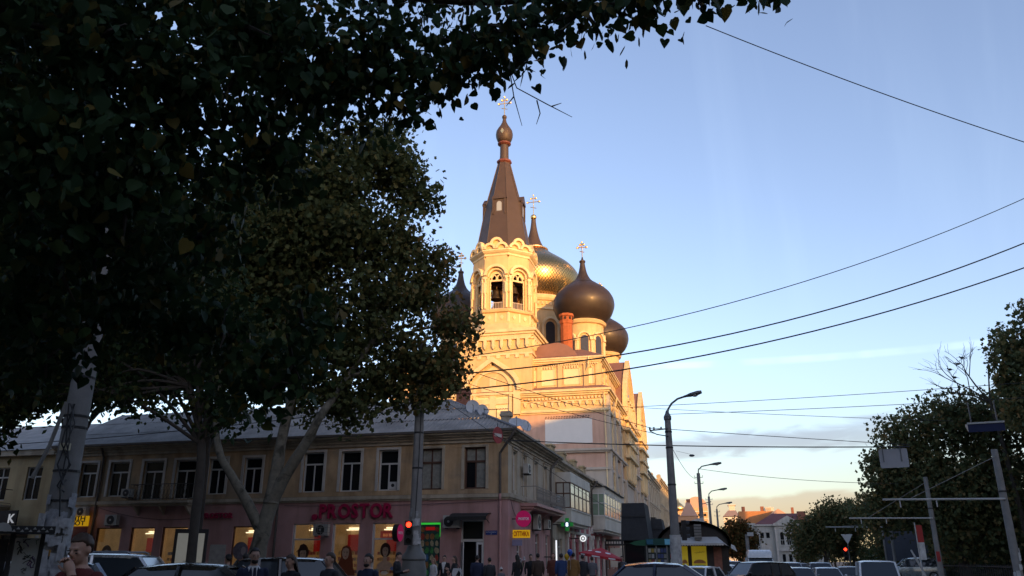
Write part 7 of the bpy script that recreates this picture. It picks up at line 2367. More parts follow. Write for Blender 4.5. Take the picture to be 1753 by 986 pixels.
# ------------------------------------------------------------------ people
M_SKIN = mat('skin', (0.42, 0.25, 0.18), 0.6, var=0.08, scale=12)
M_LIPS = mat('lips', (0.32, 0.13, 0.11), 0.5, var=0)
M_EYE = mat('eye', (0.02, 0.015, 0.012), 0.3, var=0)
HAIRS = {'dark': mat('dark hair', (0.018, 0.013, 0.010), 0.6, var=0.3, scale=20), 'brown': mat('brown hair', (0.05, 0.028, 0.016), 0.6, var=0.3, scale=20), 'fair': mat('fair hair', (0.24, 0.16, 0.08), 0.6, var=0.3, scale=20), 'red': mat('auburn hair', (0.10, 0.035, 0.015), 0.6, var=0.3, scale=20)}


def cloth(nm, col, r=0.85):
    return mat('cloth ' + nm, col, r, var=0.18, scale=9, bump=0.3, bscale=90)


CL = dict(black=cloth('black', (0.014, 0.014, 0.016)), navy=cloth('navy', (0.016, 0.022, 0.05)), charcoal=cloth('charcoal', (0.03, 0.03, 0.034)), maroon=cloth('maroon', (0.10, 0.018, 0.016)), rust=cloth('rust brown', (0.12, 0.035, 0.022)), blue=cloth('blue', (0.03, 0.06, 0.16)),
          mustard=cloth('mustard', (0.21, 0.105, 0.028)), grey=cloth('grey', (0.12, 0.12, 0.13)), white=cloth('white', (0.55, 0.55, 0.55)), brown=cloth('brown', (0.055, 0.035, 0.024)), jeans=cloth('denim', (0.03, 0.045, 0.09)), shirt=cloth('shirt white', (0.6, 0.6, 0.6)))

# one hand: palm and five bent fingers of unequal length, wrist at the origin, fingers along -z, palm towards +y
def hand_mesh(curl):
    b = MB()
    b.tube([(0, 0, 0.03), (0, 0.0, -0.01), (0, 0.004, -0.05), (0, 0.006, -0.085)], [0.027, 0.034, 0.042, 0.036], 10)
    for i, (x, ln) in enumerate(((-0.03, 0.072), (-0.01, 0.082), (0.011, 0.077), (0.03, 0.06))):
        p, a = Vector((x, 0.006, -0.082)), 0.15 + curl * 0.25
        pts = [p.copy()]
        for k in range(3):
            p = p + Vector((x * 0.06, math.sin(a), -math.cos(a))) * (ln * (0.45, 0.32, 0.25)[k])
            pts.append(p.copy())
            a += curl
        b.tube(pts, [0.0098, 0.0092, 0.0086, 0.0065], 8)
        b.ell(pts[-1], 0.0066, 6, 5)
    b.tube([(-0.026, 0.006, -0.018), (-0.048, 0.02, -0.045), (-0.052, 0.034 + 0.01 * curl, -0.072), (-0.044, 0.046 + 0.012 * curl, -0.09)], [0.014, 0.0125, 0.011, 0.0075], 8)
    return b.mesh('hand', smooth=60)


HAND = [hand_mesh(0.35), hand_mesh(1.0)]


def person(label, x, y, face, h, top, legs='black', hair='dark', style='short', z0=0.0, arms=None, shirt=None, coat=False, beard=False, head=(0, 0), tie=False, fat=1.0, voxel=0.02, curl=0, group='pedestrians'):
    """face: 0 looks at the viewer, 90 to the viewer's left, 180 away. arms: (elbow, wrist) per side in body coordinates (x right, y forward, z up, for 1.75 m)."""
    k = h / 1.75
    c_ = Vector((-x, -y, 0)).normalized()
    lf = Vector((-y, x, 0)).normalized()
    f = c_ * math.cos(R(face)) + lf * math.sin(R(face))
    rz = math.atan2(f.y, f.x) - math.pi / 2
    t = local(thing('person', label, 'person', (x, y, z0), group, rz or 1e-6))
    sc_ = lambda p: (p[0] * k, p[1] * k, p[2] * k)
    b = MB()

    def tube(pts, rad, n=10):
        b.tube([sc_(p) for p in pts], [r * k for r in rad], n)
        for p, r in ((pts[0], rad[0]), (pts[-1], rad[-1])):
            b.ell(sc_(p), r * k * 0.98, 8, 6)

    def ell(p, r, rot=None):
        b.ell(sc_(p), tuple(q * k for q in r), 14, 9, rot)
    w = fat
    # trunk
    rows = []
    for z, rx, ry, yy in ((0.80, .165, .115, 0), (0.92, .17, .12, 0), (1.04, .155 * w, .108 * w, 0.0), (1.16, .165 * w, .115 * w, 0), (1.28, .182 * w, .122 * w, 0), (1.37, .188 * w, .112 * w, -.005), (1.43, .165, .092, -.01), (1.475, .10, .072, -.01), (1.50, .062, .062, 0.0)):
        rows.append([sc_((rx * math.cos(a), yy + ry * math.sin(a), z)) for a in np.linspace(0, 2 * math.pi, 20, endpoint=False)])
    for a, c2 in zip(rows, rows[1:]):
        b.strip(a, c2, True)
    b.add(rows[0], [tuple(range(20))]).add(rows[-1], [tuple(range(20))])
    if coat:
        rows = []
        for z, rx, ry in ((0.48, .235, .175), (0.75, .21, .155), (1.0, .18, .13), (1.2, .18, .128)):
            rows.append([sc_((rx * math.cos(a), ry * math.sin(a), z)) for a in np.linspace(0, 2 * math.pi, 20, endpoint=False)])
        for a, c2 in zip(rows, rows[1:]):
            b.strip(a, c2, True)
        b.add(rows[0], [tuple(range(20))]).add(rows[-1], [tuple(range(20))])
    # legs, mid-stride
    for sg, st in ((-1, 0.10), (1, -0.08)):
        tube([(sg * .085, 0, .86), (sg * .095, st * .6 + .02, .48), (sg * .09, st - .02, .09)], [.088, .062, .043])
        tube([(sg * .09, st - .05, .045), (sg * .095, st + .06, .042), (sg * .10, st + .15, .03)], [.042, .042, .032])
    # arms
    ar = arms or [((-.245, -.03, 1.14), (-.235, .07, .90)), ((.245, -.03, 1.14), (.235, .07, .90))]
    for sg, (e, wv) in zip((-1, 1), ar):
        s = (sg * .185, -.005, 1.405)
        tube([s, tuple((a + c2) / 2 for a, c2 in zip(s, e)), e, wv], [.062 * w, .054 * w, .046, .034])
    # neck and head, turned and tilted on the neck
    H = Matrix.Rotation(R(head[0]), 3, 'Z') @ Matrix.Rotation(R(head[1]), 3, 'X')
    nk = Vector((0, 0.0, 1.52))
    hp = lambda p: tuple(nk + H @ (Vector(p) - nk))
    tube([(0, -.008, 1.44), (0, .0, 1.5), hp((0, .005, 1.56))], [.062, .054, .055])
    ell(hp((0, .0, 1.652)), (.074, .094, .098), H)
    ell(hp((0, .038, 1.60)), (.060, .060, .080), H)
    ell(hp((0, .055, 1.552)), (.034, .034, .026), H)
    ell(hp((0, .104, 1.618)), (.0125, .02, .024), H)
    for sg in (-1, 1):
        ell(hp((sg * .076, -.002, 1.625)), (.012, .02, .031), H)
        ell(hp((sg * .036, .074, 1.617)), (.022, .018, .02), H)
    ell(hp((0, .085, 1.658)), (.05, .018, .012), H)
    me = b.mesh('figure', fix=False)
    ob = bpy.data.objects.new('figure', me)
    COL.objects.link(ob)
    rm = ob.modifiers.new('r', 'REMESH')
    rm.mode = 'VOXEL'
    rm.voxel_size = voxel * k
    sm = ob.modifiers.new('s', 'SMOOTH')
    sm.factor, sm.iterations = 0.5, 3
    fin = bpy.data.meshes.new_from_object(ob.evaluated_get(bpy.context.evaluated_depsgraph_get()))
    bpy.data.objects.remove(ob)
    n = len(fin.polygons)
    C = np.empty(n * 3)
    fin.polygons.foreach_get('center', C)
    C = C.reshape(-1, 3) / k
    mi = np.ones(n, int)
    mi[C[:, 2] < (0.50 if coat else 0.90)] = 2
    mi[C[:, 2] < 0.085] = 3
    if shirt:
        mi[(C[:, 1] > 0.03) & (np.abs(C[:, 0]) < 0.02 + np.clip(C[:, 2] - 1.12, 0, 1) * 0.22) & (C[:, 2] > 1.05) & (C[:, 2] < 1.5)] = 4
    mi[(C[:, 2] > 1.485) & (np.abs(C[:, 0]) < 0.16)] = 0
    for e, wv in ar:
        mi[np.linalg.norm(C - np.array(wv), axis=1) < 0.05] = 0
    fin.materials.clear()
    for m_ in (M_SKIN, CL[top], CL[legs], CL['black'], CL[shirt or 'shirt']):
        fin.materials.append(m_)
    fin.polygons.foreach_set('material_index', mi.astype(np.int32))
    fin.polygons.foreach_set('use_smooth', [True] * n)
    place('body', fin, None, t)
    # face details
    fc = MB()
    for sg in (-1, 1):
        fc.ell(sc_(hp((sg * .034, .093, 1.622))), (.012 * k, .006 * k, .006 * k), 8, 5, H)
        fc.ell(sc_(hp((sg * .036, .098, 1.645))), (.02 * k, .005 * k, .0045 * k), 8, 5, H)
    place('eyes', fc.mesh('eyes'), M_EYE, t)
    place('mouth', MB().ell(sc_(hp((0, .094, 1.572))), (.022 * k, .007 * k, .006 * k), 10, 5, H).mesh('mouth'), M_LIPS, t)
    # hair as a cap over the skull, longer at the back if the photo shows it
    hm = HAIRS[hair]
    hb = MB()
    N1, N2 = 28, 22
    rws = []
    for j in range(N2 + 1):
        ph = math.pi * j / N2
        rw = []
        for i in range(N1):
            th_ = 2 * math.pi * i / N1
            d = Vector((math.sin(ph) * math.cos(th_), math.sin(ph) * math.sin(th_), math.cos(ph)))
            low = (0.12 - 1.0 * max(0.0, -d.y)) if d.y < 0.2 else 0.12 + 0.42 * min(1, (d.y - 0.2) / 0.4)
            rr_ = 1.075 + 0.02 * math.sin(11 * th_) * math.sin(9 * ph) if d.z > low else 0.8
            q = Vector((d.x * .078, d.y * .097, d.z * .104)) * rr_ * (1 + 0.03 * math.sin(7 * th_ + 5 * ph))
            rw.append(sc_(hp(Vector((0, -.004, 1.655)) + q)))
        rws.append(rw)
    for a, c2 in zip(rws, rws[1:]):
        hb.strip(a, c2, True)
    place('hair', hb.mesh('hair', smooth=60), hm, t)
    if style == 'long':
        lg = MB()
        rws = []
        for z, rx, ry, yy in ((1.74, .05, .06, -.02), (1.68, .088, .09, -.02), (1.60, .094, .075, -.045), (1.5, .10, .055, -.07), (1.40, .115, .05, -.085), (1.30, .11, .04, -.10), (1.22, .07, .025, -.10)):
            rws.append([sc_(hp((rx * math.cos(a) * (1 + .05 * math.sin(5 * a)), yy + ry * math.sin(a), z))) for a in np.linspace(math.pi * 0.93, math.pi * 2.07, 14)])
        for a, c2 in zip(rws, rws[1:]):
            lg.strip(a, c2)
        lg.strip(rws[0], [sc_(hp((0, -.02, 1.745)))] * 14)
        place('long_hair', lg.mesh('long_hair', smooth=60), hm, t)
    if style == 'cap':
        cp_ = MB().lathe([(.088 * k, 0), (.09 * k, .03 * k), (.075 * k, .07 * k), (.03 * k, .09 * k), (.003, .093 * k)], sc_((0, -.005, 1.69)), 18)
        cp_.prism([(p * k, q * k) for p, q in [(-.07, .06), (-.05, .14), (0, .165), (.05, .14), (.07, .06)]], lambda p, q, z: (p, q, z), 1.69 * k, 1.70 * k)
        place('cap', cp_.mesh('cap', smooth=50), CL['black'], t)
    if style == 'beanie':
        place('beanie', MB().lathe([(.09 * k, 0), (.098 * k, .05 * k), (.08 * k, .1 * k), (.02 * k, .13 * k)], sc_((0, -.005, 1.665)), 18).ell(sc_((0, 0, 1.805)), .035 * k, 10, 7).mesh('beanie', smooth=50), CL['white'], t)
    if beard:
        bd = MB()
        bd.ell(sc_(hp((0, .05, 1.555))), (.056 * k, .055 * k, .042 * k), 14, 8, H)
        place('beard', bd.mesh('beard', smooth=60), hm, t)
    if tie:
        place('tie', MB().prism([(p * k, q * k) for p, q in [(-.016, 1.46), (.016, 1.46), (.02, 1.43), (.032, 1.15), (0, 1.1), (-.032, 1.15), (-.02, 1.43)]], lambda p, q, z: (p, z - (q / k - 1.3) * 0.06, q), .112 * k, .125 * k).mesh('tie'), CL['navy'], t)
        for sg in (-1, 1):
            place('lapel', MB().prism([(sg * p * k, q * k) for p, q in [(.055, 1.47), (.085, 1.42), (.075, 1.36), (.02, 1.12), (.04, 1.4)]], lambda p, q, z: (p, z - (q / k - 1.3) * 0.1, q), .105 * k, .118 * k).mesh('lapel'), CL[top], t)
    for sg, (e, wv) in zip((-1, 1), ar):
        d = (Vector(wv) - Vector(e)).normalized()
        o = place('hand', HAND[curl], M_SKIN, t)
        qq = Vector((0, 0, -1)).rotation_difference(d)
        o.rotation_mode = 'QUATERNION'
        o.rotation_quaternion = qq
        o.location = Vector(sc_(wv))
        o.scale = (k * sg * -1, k, k)
    return t


MOUTH = [((-.22, .16, 1.20), (-.075, .15, 1.455)), ((.25, .05, 1.15), (.10, .25, 1.12))]
PHONE = [((-.24, .02, 1.13), (-.10, .26, 1.16)), ((.24, .02, 1.13), (.08, .27, 1.18))]
CROSS = [((-.25, .06, 1.14), (.06, .22, 1.24)), ((.25, .06, 1.14), (-.05, .24, 1.14))]
person('man in a dark red jumper holding a hand to his mouth, at the far left', -4.95, 5.63, 48, 1.70, 'maroon', 'black', 'brown', arms=MOUTH, head=(8, -12), voxel=0.009, curl=1)
person('bearded man in a navy suit with white shirt and tie', -6.94, 11.46, -12, 1.68, 'navy', 'navy', 'dark', shirt='shirt', beard=True, tie=True, voxel=0.0115)
person('woman with long brown hair in a black jacket facing left', -6.75, 12.27, 52, 1.59, 'black', 'black', 'brown', 'long', head=(0, -10), voxel=0.0115)
person('man with cropped hair in a dark jacket walking left', -6.21, 12.55, 55, 1.62, 'charcoal', 'black', 'brown', voxel=0.0115)
person('bearded man in a dark blue jacket, rightmost of the near walkers', -6.05, 13.72, 40, 1.61, 'navy', 'jeans', 'dark', beard=True, voxel=0.0115)
person('man in black looking at his phone beside the traffic pole', -10.05, 25.06, -70, 1.79, 'black', 'black', 'dark', arms=PHONE, head=(0, -18), z0=-0.03)
person('fair-haired woman in pale clothes right of the traffic pole', -11.3, 32.07, 60, 1.62, 'white', 'grey', 'fair', 'long', z0=-0.02)
person('man in a black jacket behind the fair-haired woman', -11.25, 33.3, 20, 1.73, 'black', 'black', 'dark', shirt='shirt', z0=-0.02)
person('woman in a dark jacket with folded arms carrying a white bag', -10.19, 31.39, 75, 1.69, 'charcoal', 'black', 'brown', 'long', arms=CROSS, z0=-0.02)
person('broad man in a dark jacket seen from behind at the shop door', -9.33, 31.65, 178, 1.72, 'navy', 'black', 'dark', fat=1.15, z0=-0.02)
person('shorter man in a dark jacket seen from behind, right of the shop door', -8.86, 31.79, 165, 1.63, 'charcoal', 'black', 'dark', fat=1.1, z0=-0.02)
person('small child in a white woolly hat holding a hand', -8.67, 32.88, 150, 1.22, 'grey', 'jeans', 'brown', 'beanie', z0=0.0)
person('woman with long dark hair leading the small child', -8.28, 34.01, 140, 1.73, 'black', 'grey', 'dark', 'long', z0=0.0)
person('man in a black jacket facing the viewer beside the corner', -7.98, 35.3, -8, 1.76, 'black', 'black', 'dark', z0=0.0)
person('man in a dark brown jacket seen from behind near the corner', -7.6, 35.0, 172, 1.79, 'brown', 'black', 'dark', fat=1.1, z0=0.0)
person('woman in a rust coat with auburn hair facing the viewer', -7.19, 36.3, 5, 1.82, 'rust', 'black', 'red', 'long', coat=True, z0=0.0)
person('shorter person half hidden behind the blue jacket', -6.98, 36.9, 20, 1.70, 'brown', 'black', 'brown', z0=0.0)
person('man in a blue jacket seen from behind among the walkers', -6.65, 35.38, 182, 1.79, 'blue', 'jeans', 'dark', fat=1.12, z0=0.0)
person('person in a long mustard coat seen from behind', -6.15, 35.47, 175, 1.83, 'mustard', 'brown', 'dark', coat=True, z0=0.0)
person('man in a charcoal jacket left of the red parasol', -6.07, 37.51, 188, 1.75, 'charcoal', 'black', 'dark', fat=1.1, z0=0.0)
person('grey-clad person just behind the charcoal jacket', -5.8, 38.53, 170, 1.68, 'grey', 'black', 'brown', z0=0.0)
person('dark figure in a cap under the plane tree, the left of two', -13.55, 21.01, 150, 1.75, 'black', 'black', 'dark', 'cap', z0=-0.1)
person('dark figure under the plane tree, the right of two', -13.25, 21.4, 170, 1.79, 'black', 'black', 'dark', fat=1.15, z0=-0.1)
person('person behind the red parasol beside the brick front', -4.76, 41.73, 30, 1.72, 'grey', 'black', 'brown', z0=0.0)
# what they carry
bg = thing('white_bag', 'white and dark shoulder bag on the woman with folded arms', 'bag', (-9.98, 31.2, 0.85))
MB().prism([(-.16, 0.9), (.16, 0.9), (.19, 1.05), (.15, 1.22), (-.13, 1.22), (-.18, 1.05)], lambda p, q, h: (-9.98 + p, 31.15 - h, q), 0, 0.12).build('pouch', CL['white'], bg)
MB().prism([(-.02, 0.95), (.15, 0.93), (.17, 1.05), (.1, 1.15)], lambda p, q, h: (-9.98 + p, 31.028 - h, q), 0, 0.008).build('dark_patch', CL['black'], bg)
MB().tube([(-10.1, 31.1, 1.2), (-10.14, 31.2, 1.4), (-10.05, 31.35, 1.38), (-9.86, 31.15, 1.2)], 0.012, 5).build('strap', CL['black'], bg)
for nm, lab, p, m_ in (('balloon', 'blue balloon among the walkers', (-6.2, 35.0, 1.83), mat('blue balloon', (0.03, 0.09, 0.42), 0.25, var=0.03)), ('balloon', 'yellow balloon below the blue one', (-6.34, 35.02, 1.66), mat('yellow balloon', (0.55, 0.33, 0.02), 0.25, var=0.03))):
    t = thing(nm, lab, 'balloon', (p[0], p[1], p[2] - 0.2), 'balloons')
    MB().lathe([(0.012, -0.155), (0.04, -0.13), (0.095, -0.05), (0.115, 0.02), (0.105, 0.08), (0.06, 0.125), (0.004, 0.138)], p, 18).build('skin', m_, t, smooth=60)
    MB().tube([(p[0], p[1], p[2] - 0.15), (p[0] + 0.02, p[1], p[2] - 0.45), (p[0], p[1], p[2] - 0.7)], 0.003, 4).build('string', M_WLET, t)
fb = thing('flower_bouquet', 'pale bouquet held between the long-haired woman and the man in black', 'bouquet', (-8.12, 34.4, 1.3))
fq = random.Random(9)
for k in range(14):
    p = (-8.1 + fq.uniform(-.12, .12), 34.3 + fq.uniform(-.1, .1), 1.52 + fq.uniform(-.1, .14))
    MB().tube([(-8.1, 34.3, 1.15), p], 0.006, 4).build('stem', mat('stem green', (0.04, 0.09, 0.03), 0.7, var=0), fb)
    MB().ell(p, (0.04, 0.04, 0.03), 8, 5).build('blossom', CL['white'] if k % 3 else mat('pale pink', (0.5, 0.3, 0.3), 0.7), fb)
# ------------------------------------------------------------------ trees
M_BARK = mat('dark bark', (0.055, 0.045, 0.035), 0.95, var=0.3, scale=4, bump=0.6, bscale=12)
M_PLANE = mat('plane tree bark', (0.145, 0.132, 0.10), 0.9, var=0.3, scale=6.5, bump=0.3, patch=(0.045, 0.042, 0.03), patch_amt=1.0)
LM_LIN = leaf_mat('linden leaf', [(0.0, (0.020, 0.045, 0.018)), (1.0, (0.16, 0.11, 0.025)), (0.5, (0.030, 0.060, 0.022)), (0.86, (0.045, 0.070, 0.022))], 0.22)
LM_PLA = leaf_mat('plane leaf', [(0.0, (0.055, 0.070, 0.028)), (1.0, (0.22, 0.12, 0.04)), (0.45, (0.085, 0.098, 0.034)), (0.8, (0.14, 0.115, 0.038))], 0.3)
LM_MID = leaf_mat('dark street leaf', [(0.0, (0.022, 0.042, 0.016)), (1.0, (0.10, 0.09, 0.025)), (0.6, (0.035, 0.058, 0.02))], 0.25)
LM_PRK = leaf_mat('park leaf', [(0.0, (0.075, 0.095, 0.045)), (1.0, (0.24, 0.16, 0.07)), (0.5, (0.11, 0.125, 0.052)), (0.82, (0.17, 0.14, 0.055))], 0.4)
LM_RUS = leaf_mat('rusty leaf', [(0.0, (0.055, 0.055, 0.020)), (1.0, (0.18, 0.07, 0.025)), (0.5, (0.09, 0.07, 0.025))], 0.3)

# leaf outlines in the x-y plane, tip along +y, folded a little along the midrib
HEART = ([(0, 0, 0), (0.22, -0.10, .05), (0.46, 0.05, .10), (0.50, 0.34, .11), (0.30, 0.70, .07), (0, 1.08, 0), (-0.30, 0.70, .07), (-0.50, 0.34, .11), (-0.46, 0.05, .10), (-0.22, -0.10, .05), (0, 0.5, -.02)],
         [(0, 1, 2, 10), (2, 3, 10), (3, 4, 10), (4, 5, 10), (5, 6, 10), (6, 7, 10), (7, 8, 10), (8, 9, 0, 10)])
LOBED = ([(0, 0, 0), (0.45, 0.12, .06), (0.26, 0.40, .02), (0.48, 0.72, .07), (0.0, 1.05, 0), (-0.48, 0.72, .07), (-0.26, 0.40, .02), (-0.45, 0.12, .06)], [(0, 1, 2, 4), (2, 3, 4), (0, 4, 6, 7), (4, 5, 6)])
KITE = ([(0, 0, 0), (0.36, 0.5, .06), (0, 1.0, 0), (-0.36, 0.5, .06)], [(0, 1, 2), (0, 2, 3)])
BRACT = ([(0, 0, 0), (0.1, 0.3, 0), (0.11, 0.8, .03), (0, 1.1, 0), (-0.11, 0.8, .03), (-0.1, 0.3, 0)], [(0, 1, 2, 3), (0, 3, 4, 5)])


def crown_points(rng, blobs, n, clump=14, cr=0.3, edge=0.55):
    """Leaf positions: clumps spread through ellipsoids, thicker towards their outside."""
    vol = np.array([b[3] ** 2.0 for b in blobs])
    vol = vol / vol.sum()
    out = []
    crown_points.centres = []
    for b, w in zip(blobs, vol):
        nc = max(2, int(n * w / clump))
        d = rng.normal(size=(nc, 3))
        d /= np.linalg.norm(d, axis=1)[:, None]
        rr_ = rng.random(nc) ** edge
        c_ = d * rr_[:, None] * b[3] * np.array([1, 1, 0.88]) + np.array(b[:3])
        crown_points.centres.append((b, c_))
        p = np.repeat(c_, clump, axis=0) + np.clip(rng.normal(size=(nc * clump, 3)), -1.15, 1.15) * (cr * (0.6 + 0.8 * rng.random((nc * clump, 1))))
        out.append(p)
    return np.concatenate(out)


def leaf_mesh(name, pts, size, tpl, rng, droop=0.35, tone_bias=None):
    V, Fs = np.array(tpl[0], float), tpl[1]
    n, k = len(pts), len(V)
    tip = rng.normal(size=(n, 3))
    tip[:, 2] -= droop * 2.2
    tip /= np.linalg.norm(tip, axis=1)[:, None]
    nr = rng.normal(size=(n, 3))
    nr[:, 2] += 0.5
    sd = np.cross(tip, nr)
    sd /= np.linalg.norm(sd, axis=1)[:, None] + 1e-9
    up = np.cross(sd, tip)
    s = size * (0.5 + 0.95 * rng.random(n))
    curl = 0.4 + 3.4 * rng.random(n) ** 2
    W = pts[:, None, :] + s[:, None, None] * (V[None, :, 0:1] * sd[:, None, :] + V[None, :, 1:2] * tip[:, None, :] + V[None, :, 2:3] * curl[:, None, None] * up[:, None, :])
    lens = [len(f) for f in Fs]
    flat = np.concatenate([np.array(f) for f in Fs])
    idx = (np.arange(n)[:, None] * k + flat[None, :]).ravel()
    ln = np.tile(lens, n)
    me = bpy.data.meshes.new(name)
    me.vertices.add(n * k)
    me.vertices.foreach_set('co', W.reshape(-1))
    me.loops.add(len(idx))
    me.loops.foreach_set('vertex_index', idx.astype(np.int32))
    me.polygons.add(len(ln))
    st = np.concatenate([[0], np.cumsum(ln)[:-1]])
    me.polygons.foreach_set('loop_start', st.astype(np.int32))
    me.polygons.foreach_set('loop_total', ln.astype(np.int32))
    tone = rng.random(n) ** 1.3
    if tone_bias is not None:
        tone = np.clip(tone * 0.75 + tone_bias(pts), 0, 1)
    at = me.attributes.new('tone', 'FLOAT', 'FACE')
    at.data.foreach_set('value', np.repeat(tone, len(Fs)).astype(np.float32))
    me.update(calc_edges=True)
    return me


def limb(t, pts, r0, r1, m, name='limb'):
    n = len(pts)
    P_ = [Vector(p) for p in pts]
    out = []
    for i in range(n - 1):
        a, b, c_, d = P_[max(i - 1, 0)], P_[i], P_[i + 1], P_[min(i + 2, n - 1)]
        for j in range(5):
            u = j / 5
            out.append(0.5 * (2 * b + (c_ - a) * u + (2 * a - 5 * b + 4 * c_ - d) * u * u + (3 * b - a - 3 * c_ + d) * u ** 3))
    out.append(P_[-1])
    q = random.Random(int(r0 * 1e4))
    rad = [(r0 + (r1 - r0) * i / (len(out) - 1)) * (0.94 + 0.12 * q.random()) for i in range(len(out))]
    return MB().tube(out, rad, 10).build(name, m, t, smooth=60)


def tree(name, label, base, trunk, r0, blobs, n, size, tpl, lm, bark, seed, clump=14, cr=0.3, droop=0.35, limbs=None, twigs=0, group=None, edge=0.55, tone_bias=None):
    """A tree: trunk, limbs to the crown's lobes, twigs, leaves."""
    t = thing(name, label, 'tree', base, group)
    rng = np.random.default_rng(seed)
    q = random.Random(seed)
    limb(t, trunk, r0, r0 * 0.7, bark, 'trunk')
    top = Vector(trunk[-1])
    for i, b in enumerate(blobs if limbs is None else []):
        c_ = Vector(b[:3])
        st = Vector(trunk[-1 - (i % 2)])
        mid = st.lerp(c_, 0.5) + Vector((q.uniform(-.4, .4), q.uniform(-.4, .4), q.uniform(-.1, .5)))
        limb(t, [st, mid, c_], r0 * 0.38, r0 * 0.08, bark)
    for pts, a, b in (limbs or []):
        limb(t, pts, a, b, bark)
    if twigs:
        tw = MB()
        for k in range(twigs):
            b = q.choice(blobs)
            d = Vector((q.gauss(0, 1), q.gauss(0, 1), q.gauss(0, 1))).normalized()
            c_ = Vector(b[:3])
            e = c_ + d * b[3] * q.uniform(0.7, 1.05)
            m_ = c_.lerp(e, 0.5) + Vector((q.uniform(-.15, .15), q.uniform(-.15, .15), q.uniform(-.1, .15))) * b[3]
            tw.tube([c_, m_, e], [0.03 * r0 / 0.3, 0.02 * r0 / 0.3, 0.008], 4)
        tag(tw.build('twigs', bark, t, fix=False), kind='stuff')
    pts = crown_points(rng, blobs, n, clump, cr, edge) - np.array(base)
    me = leaf_mesh('crown', pts, size, tpl, rng, droop, tone_bias)
    tag(place('crown', me, lm, t), kind='stuff')
    return t


# the linden that hangs over the viewer
LB = [(0.75, 6.0, 6.3, .2), (0.2, 6.2, 6.5, .3), (-0.4, 6.4, 6.6, .36), (-0.9, 6.5, 6.7, .42), (-1.6, 6.6, 6.65, .45), (-2.1, 6.7, 6.6, .5), (-2.75, 6.6, 6.4, .6), (-3.3, 6.5, 6.5, .7), (-3.2, 7.3, 8.4, 1.1), (-1.7, 7.2, 8.2, .8),
      (-3.7, 6.2, 6.0, .75), (-4.1, 5.7, 6.4, .9), (-4.4, 5.2, 5.5, .8), (-4.2, 6.2, 5.3, .6), (-4.7, 4.5, 5.5, .8), (-4.9, 4.3, 4.5, .8), (-4.7, 5.2, 4.7, .8), (-4.9, 6.4, 4.6, .5), (-5.3, 5.3, 4.2, .75), (-5.9, 5.4, 3.7, .55),
      (-6.0, 6.7, 4.0, .6), (-6.1, 7.3, 4.6, .75), (-5.2, 4.0, 6.5, 1.2), (-5.0, 6.5, 7.6, 1.4), (-6.5, 5.0, 7.0, 1.5), (-6.8, 7.0, 6.0, 1.2), (-6.4, 6.4, 3.5, .4), (-5.6, 7.2, 3.75, .4), (-4.8, 7.6, 3.3, .45), (-4.5, 7.8, 3.6, .4), (-5.2, 7.4, 3.9, .45), (-6.8, 5.6, 3.6, .5), (-6.9, 6.6, 3.9, .5), (-4.3, 7.6, 4.0, .35)]
TR = (-7.4, 3.2, -0.15)
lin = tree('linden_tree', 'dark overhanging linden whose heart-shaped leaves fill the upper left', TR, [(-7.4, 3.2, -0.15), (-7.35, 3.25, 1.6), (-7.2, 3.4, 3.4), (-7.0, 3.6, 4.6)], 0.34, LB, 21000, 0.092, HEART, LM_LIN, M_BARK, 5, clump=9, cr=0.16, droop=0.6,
           limbs=[([(-7.0, 3.6, 4.4), (-6.0, 4.6, 6.2), (-4.2, 6.0, 7.3), (-2.2, 6.8, 7.3), (-0.9, 6.6, 7.0), (0.4, 6.2, 6.7)], 0.13, 0.012), ([(-7.0, 3.6, 4.6), (-6.4, 5.0, 6.6), (-4.6, 6.8, 8.6), (-2.4, 7.3, 8.8)], 0.12, 0.03),
                  ([(-7.1, 3.5, 4.0), (-6.2, 4.8, 4.8), (-5.2, 5.8, 5.0), (-4.2, 6.2, 5.2)], 0.09, 0.015), ([(-7.1, 3.5, 4.1), (-6.6, 5.4, 4.8), (-6.1, 7.2, 4.6)], 0.08, 0.015), ([(-7, 3.6, 4.6), (-6.2, 3.8, 5.6), (-4.8, 4.4, 5.6)], 0.08, 0.015),
                  ([(-7, 3.6, 4.6), (-7.1, 3.9, 6.5), (-6.8, 4.6, 8.6)], 0.14, 0.03)], twigs=90)
rng = np.random.default_rng(12)
bp = crown_points(rng, LB[:14], 900, 6, 0.16) - np.array(TR)
tag(place('bracts', leaf_mesh('bracts', bp, 0.10, BRACT, rng, 2.5), leaf_mat('linden bract', [(0.0, (0.05, 0.06, 0.025)), (1.0, (0.10, 0.09, 0.04))], 0.3), lin), kind='stuff')
LEAFMESH = []
for k in range(6):
    r_ = np.random.default_rng(50 + k)
    LEAFMESH.append(leaf_mesh('leaf', np.zeros((1, 3)), 0.10, HEART, r_, 1.2))
lp_ = crown_points(rng, [(b[0], b[1] - 0.08, b[2] - b[3] * 0.35, b[3] * 0.8) for b in LB[:8]], 330, 8, 0.10)
lt_ = MB()
for b, cs in crown_points.centres:                                   # stalks that carry the hanging sprays
    for c2 in cs:
        a_, e_ = Vector((b[0], b[1] + 0.05, b[2] + b[3] * 0.8)), Vector(c2)
        lt_.tube([a_, a_.lerp(e_, 0.5) + Vector((0.05, 0.02, 0.06)), e_ - Vector((0, 0, 0.05))], [0.006, 0.004, 0.0025], 4)
tag(lt_.build('hanging_twigs', M_BARK, lin, fix=False), kind='stuff')
for k, p in enumerate(lp_[:300]):
    o = place('leaf', LEAFMESH[k % 6], LM_LIN, lin)
    o.location = Vector(p) - Vector(TR)
    o.rotation_euler = (0, 0, random.random() * 6.28)
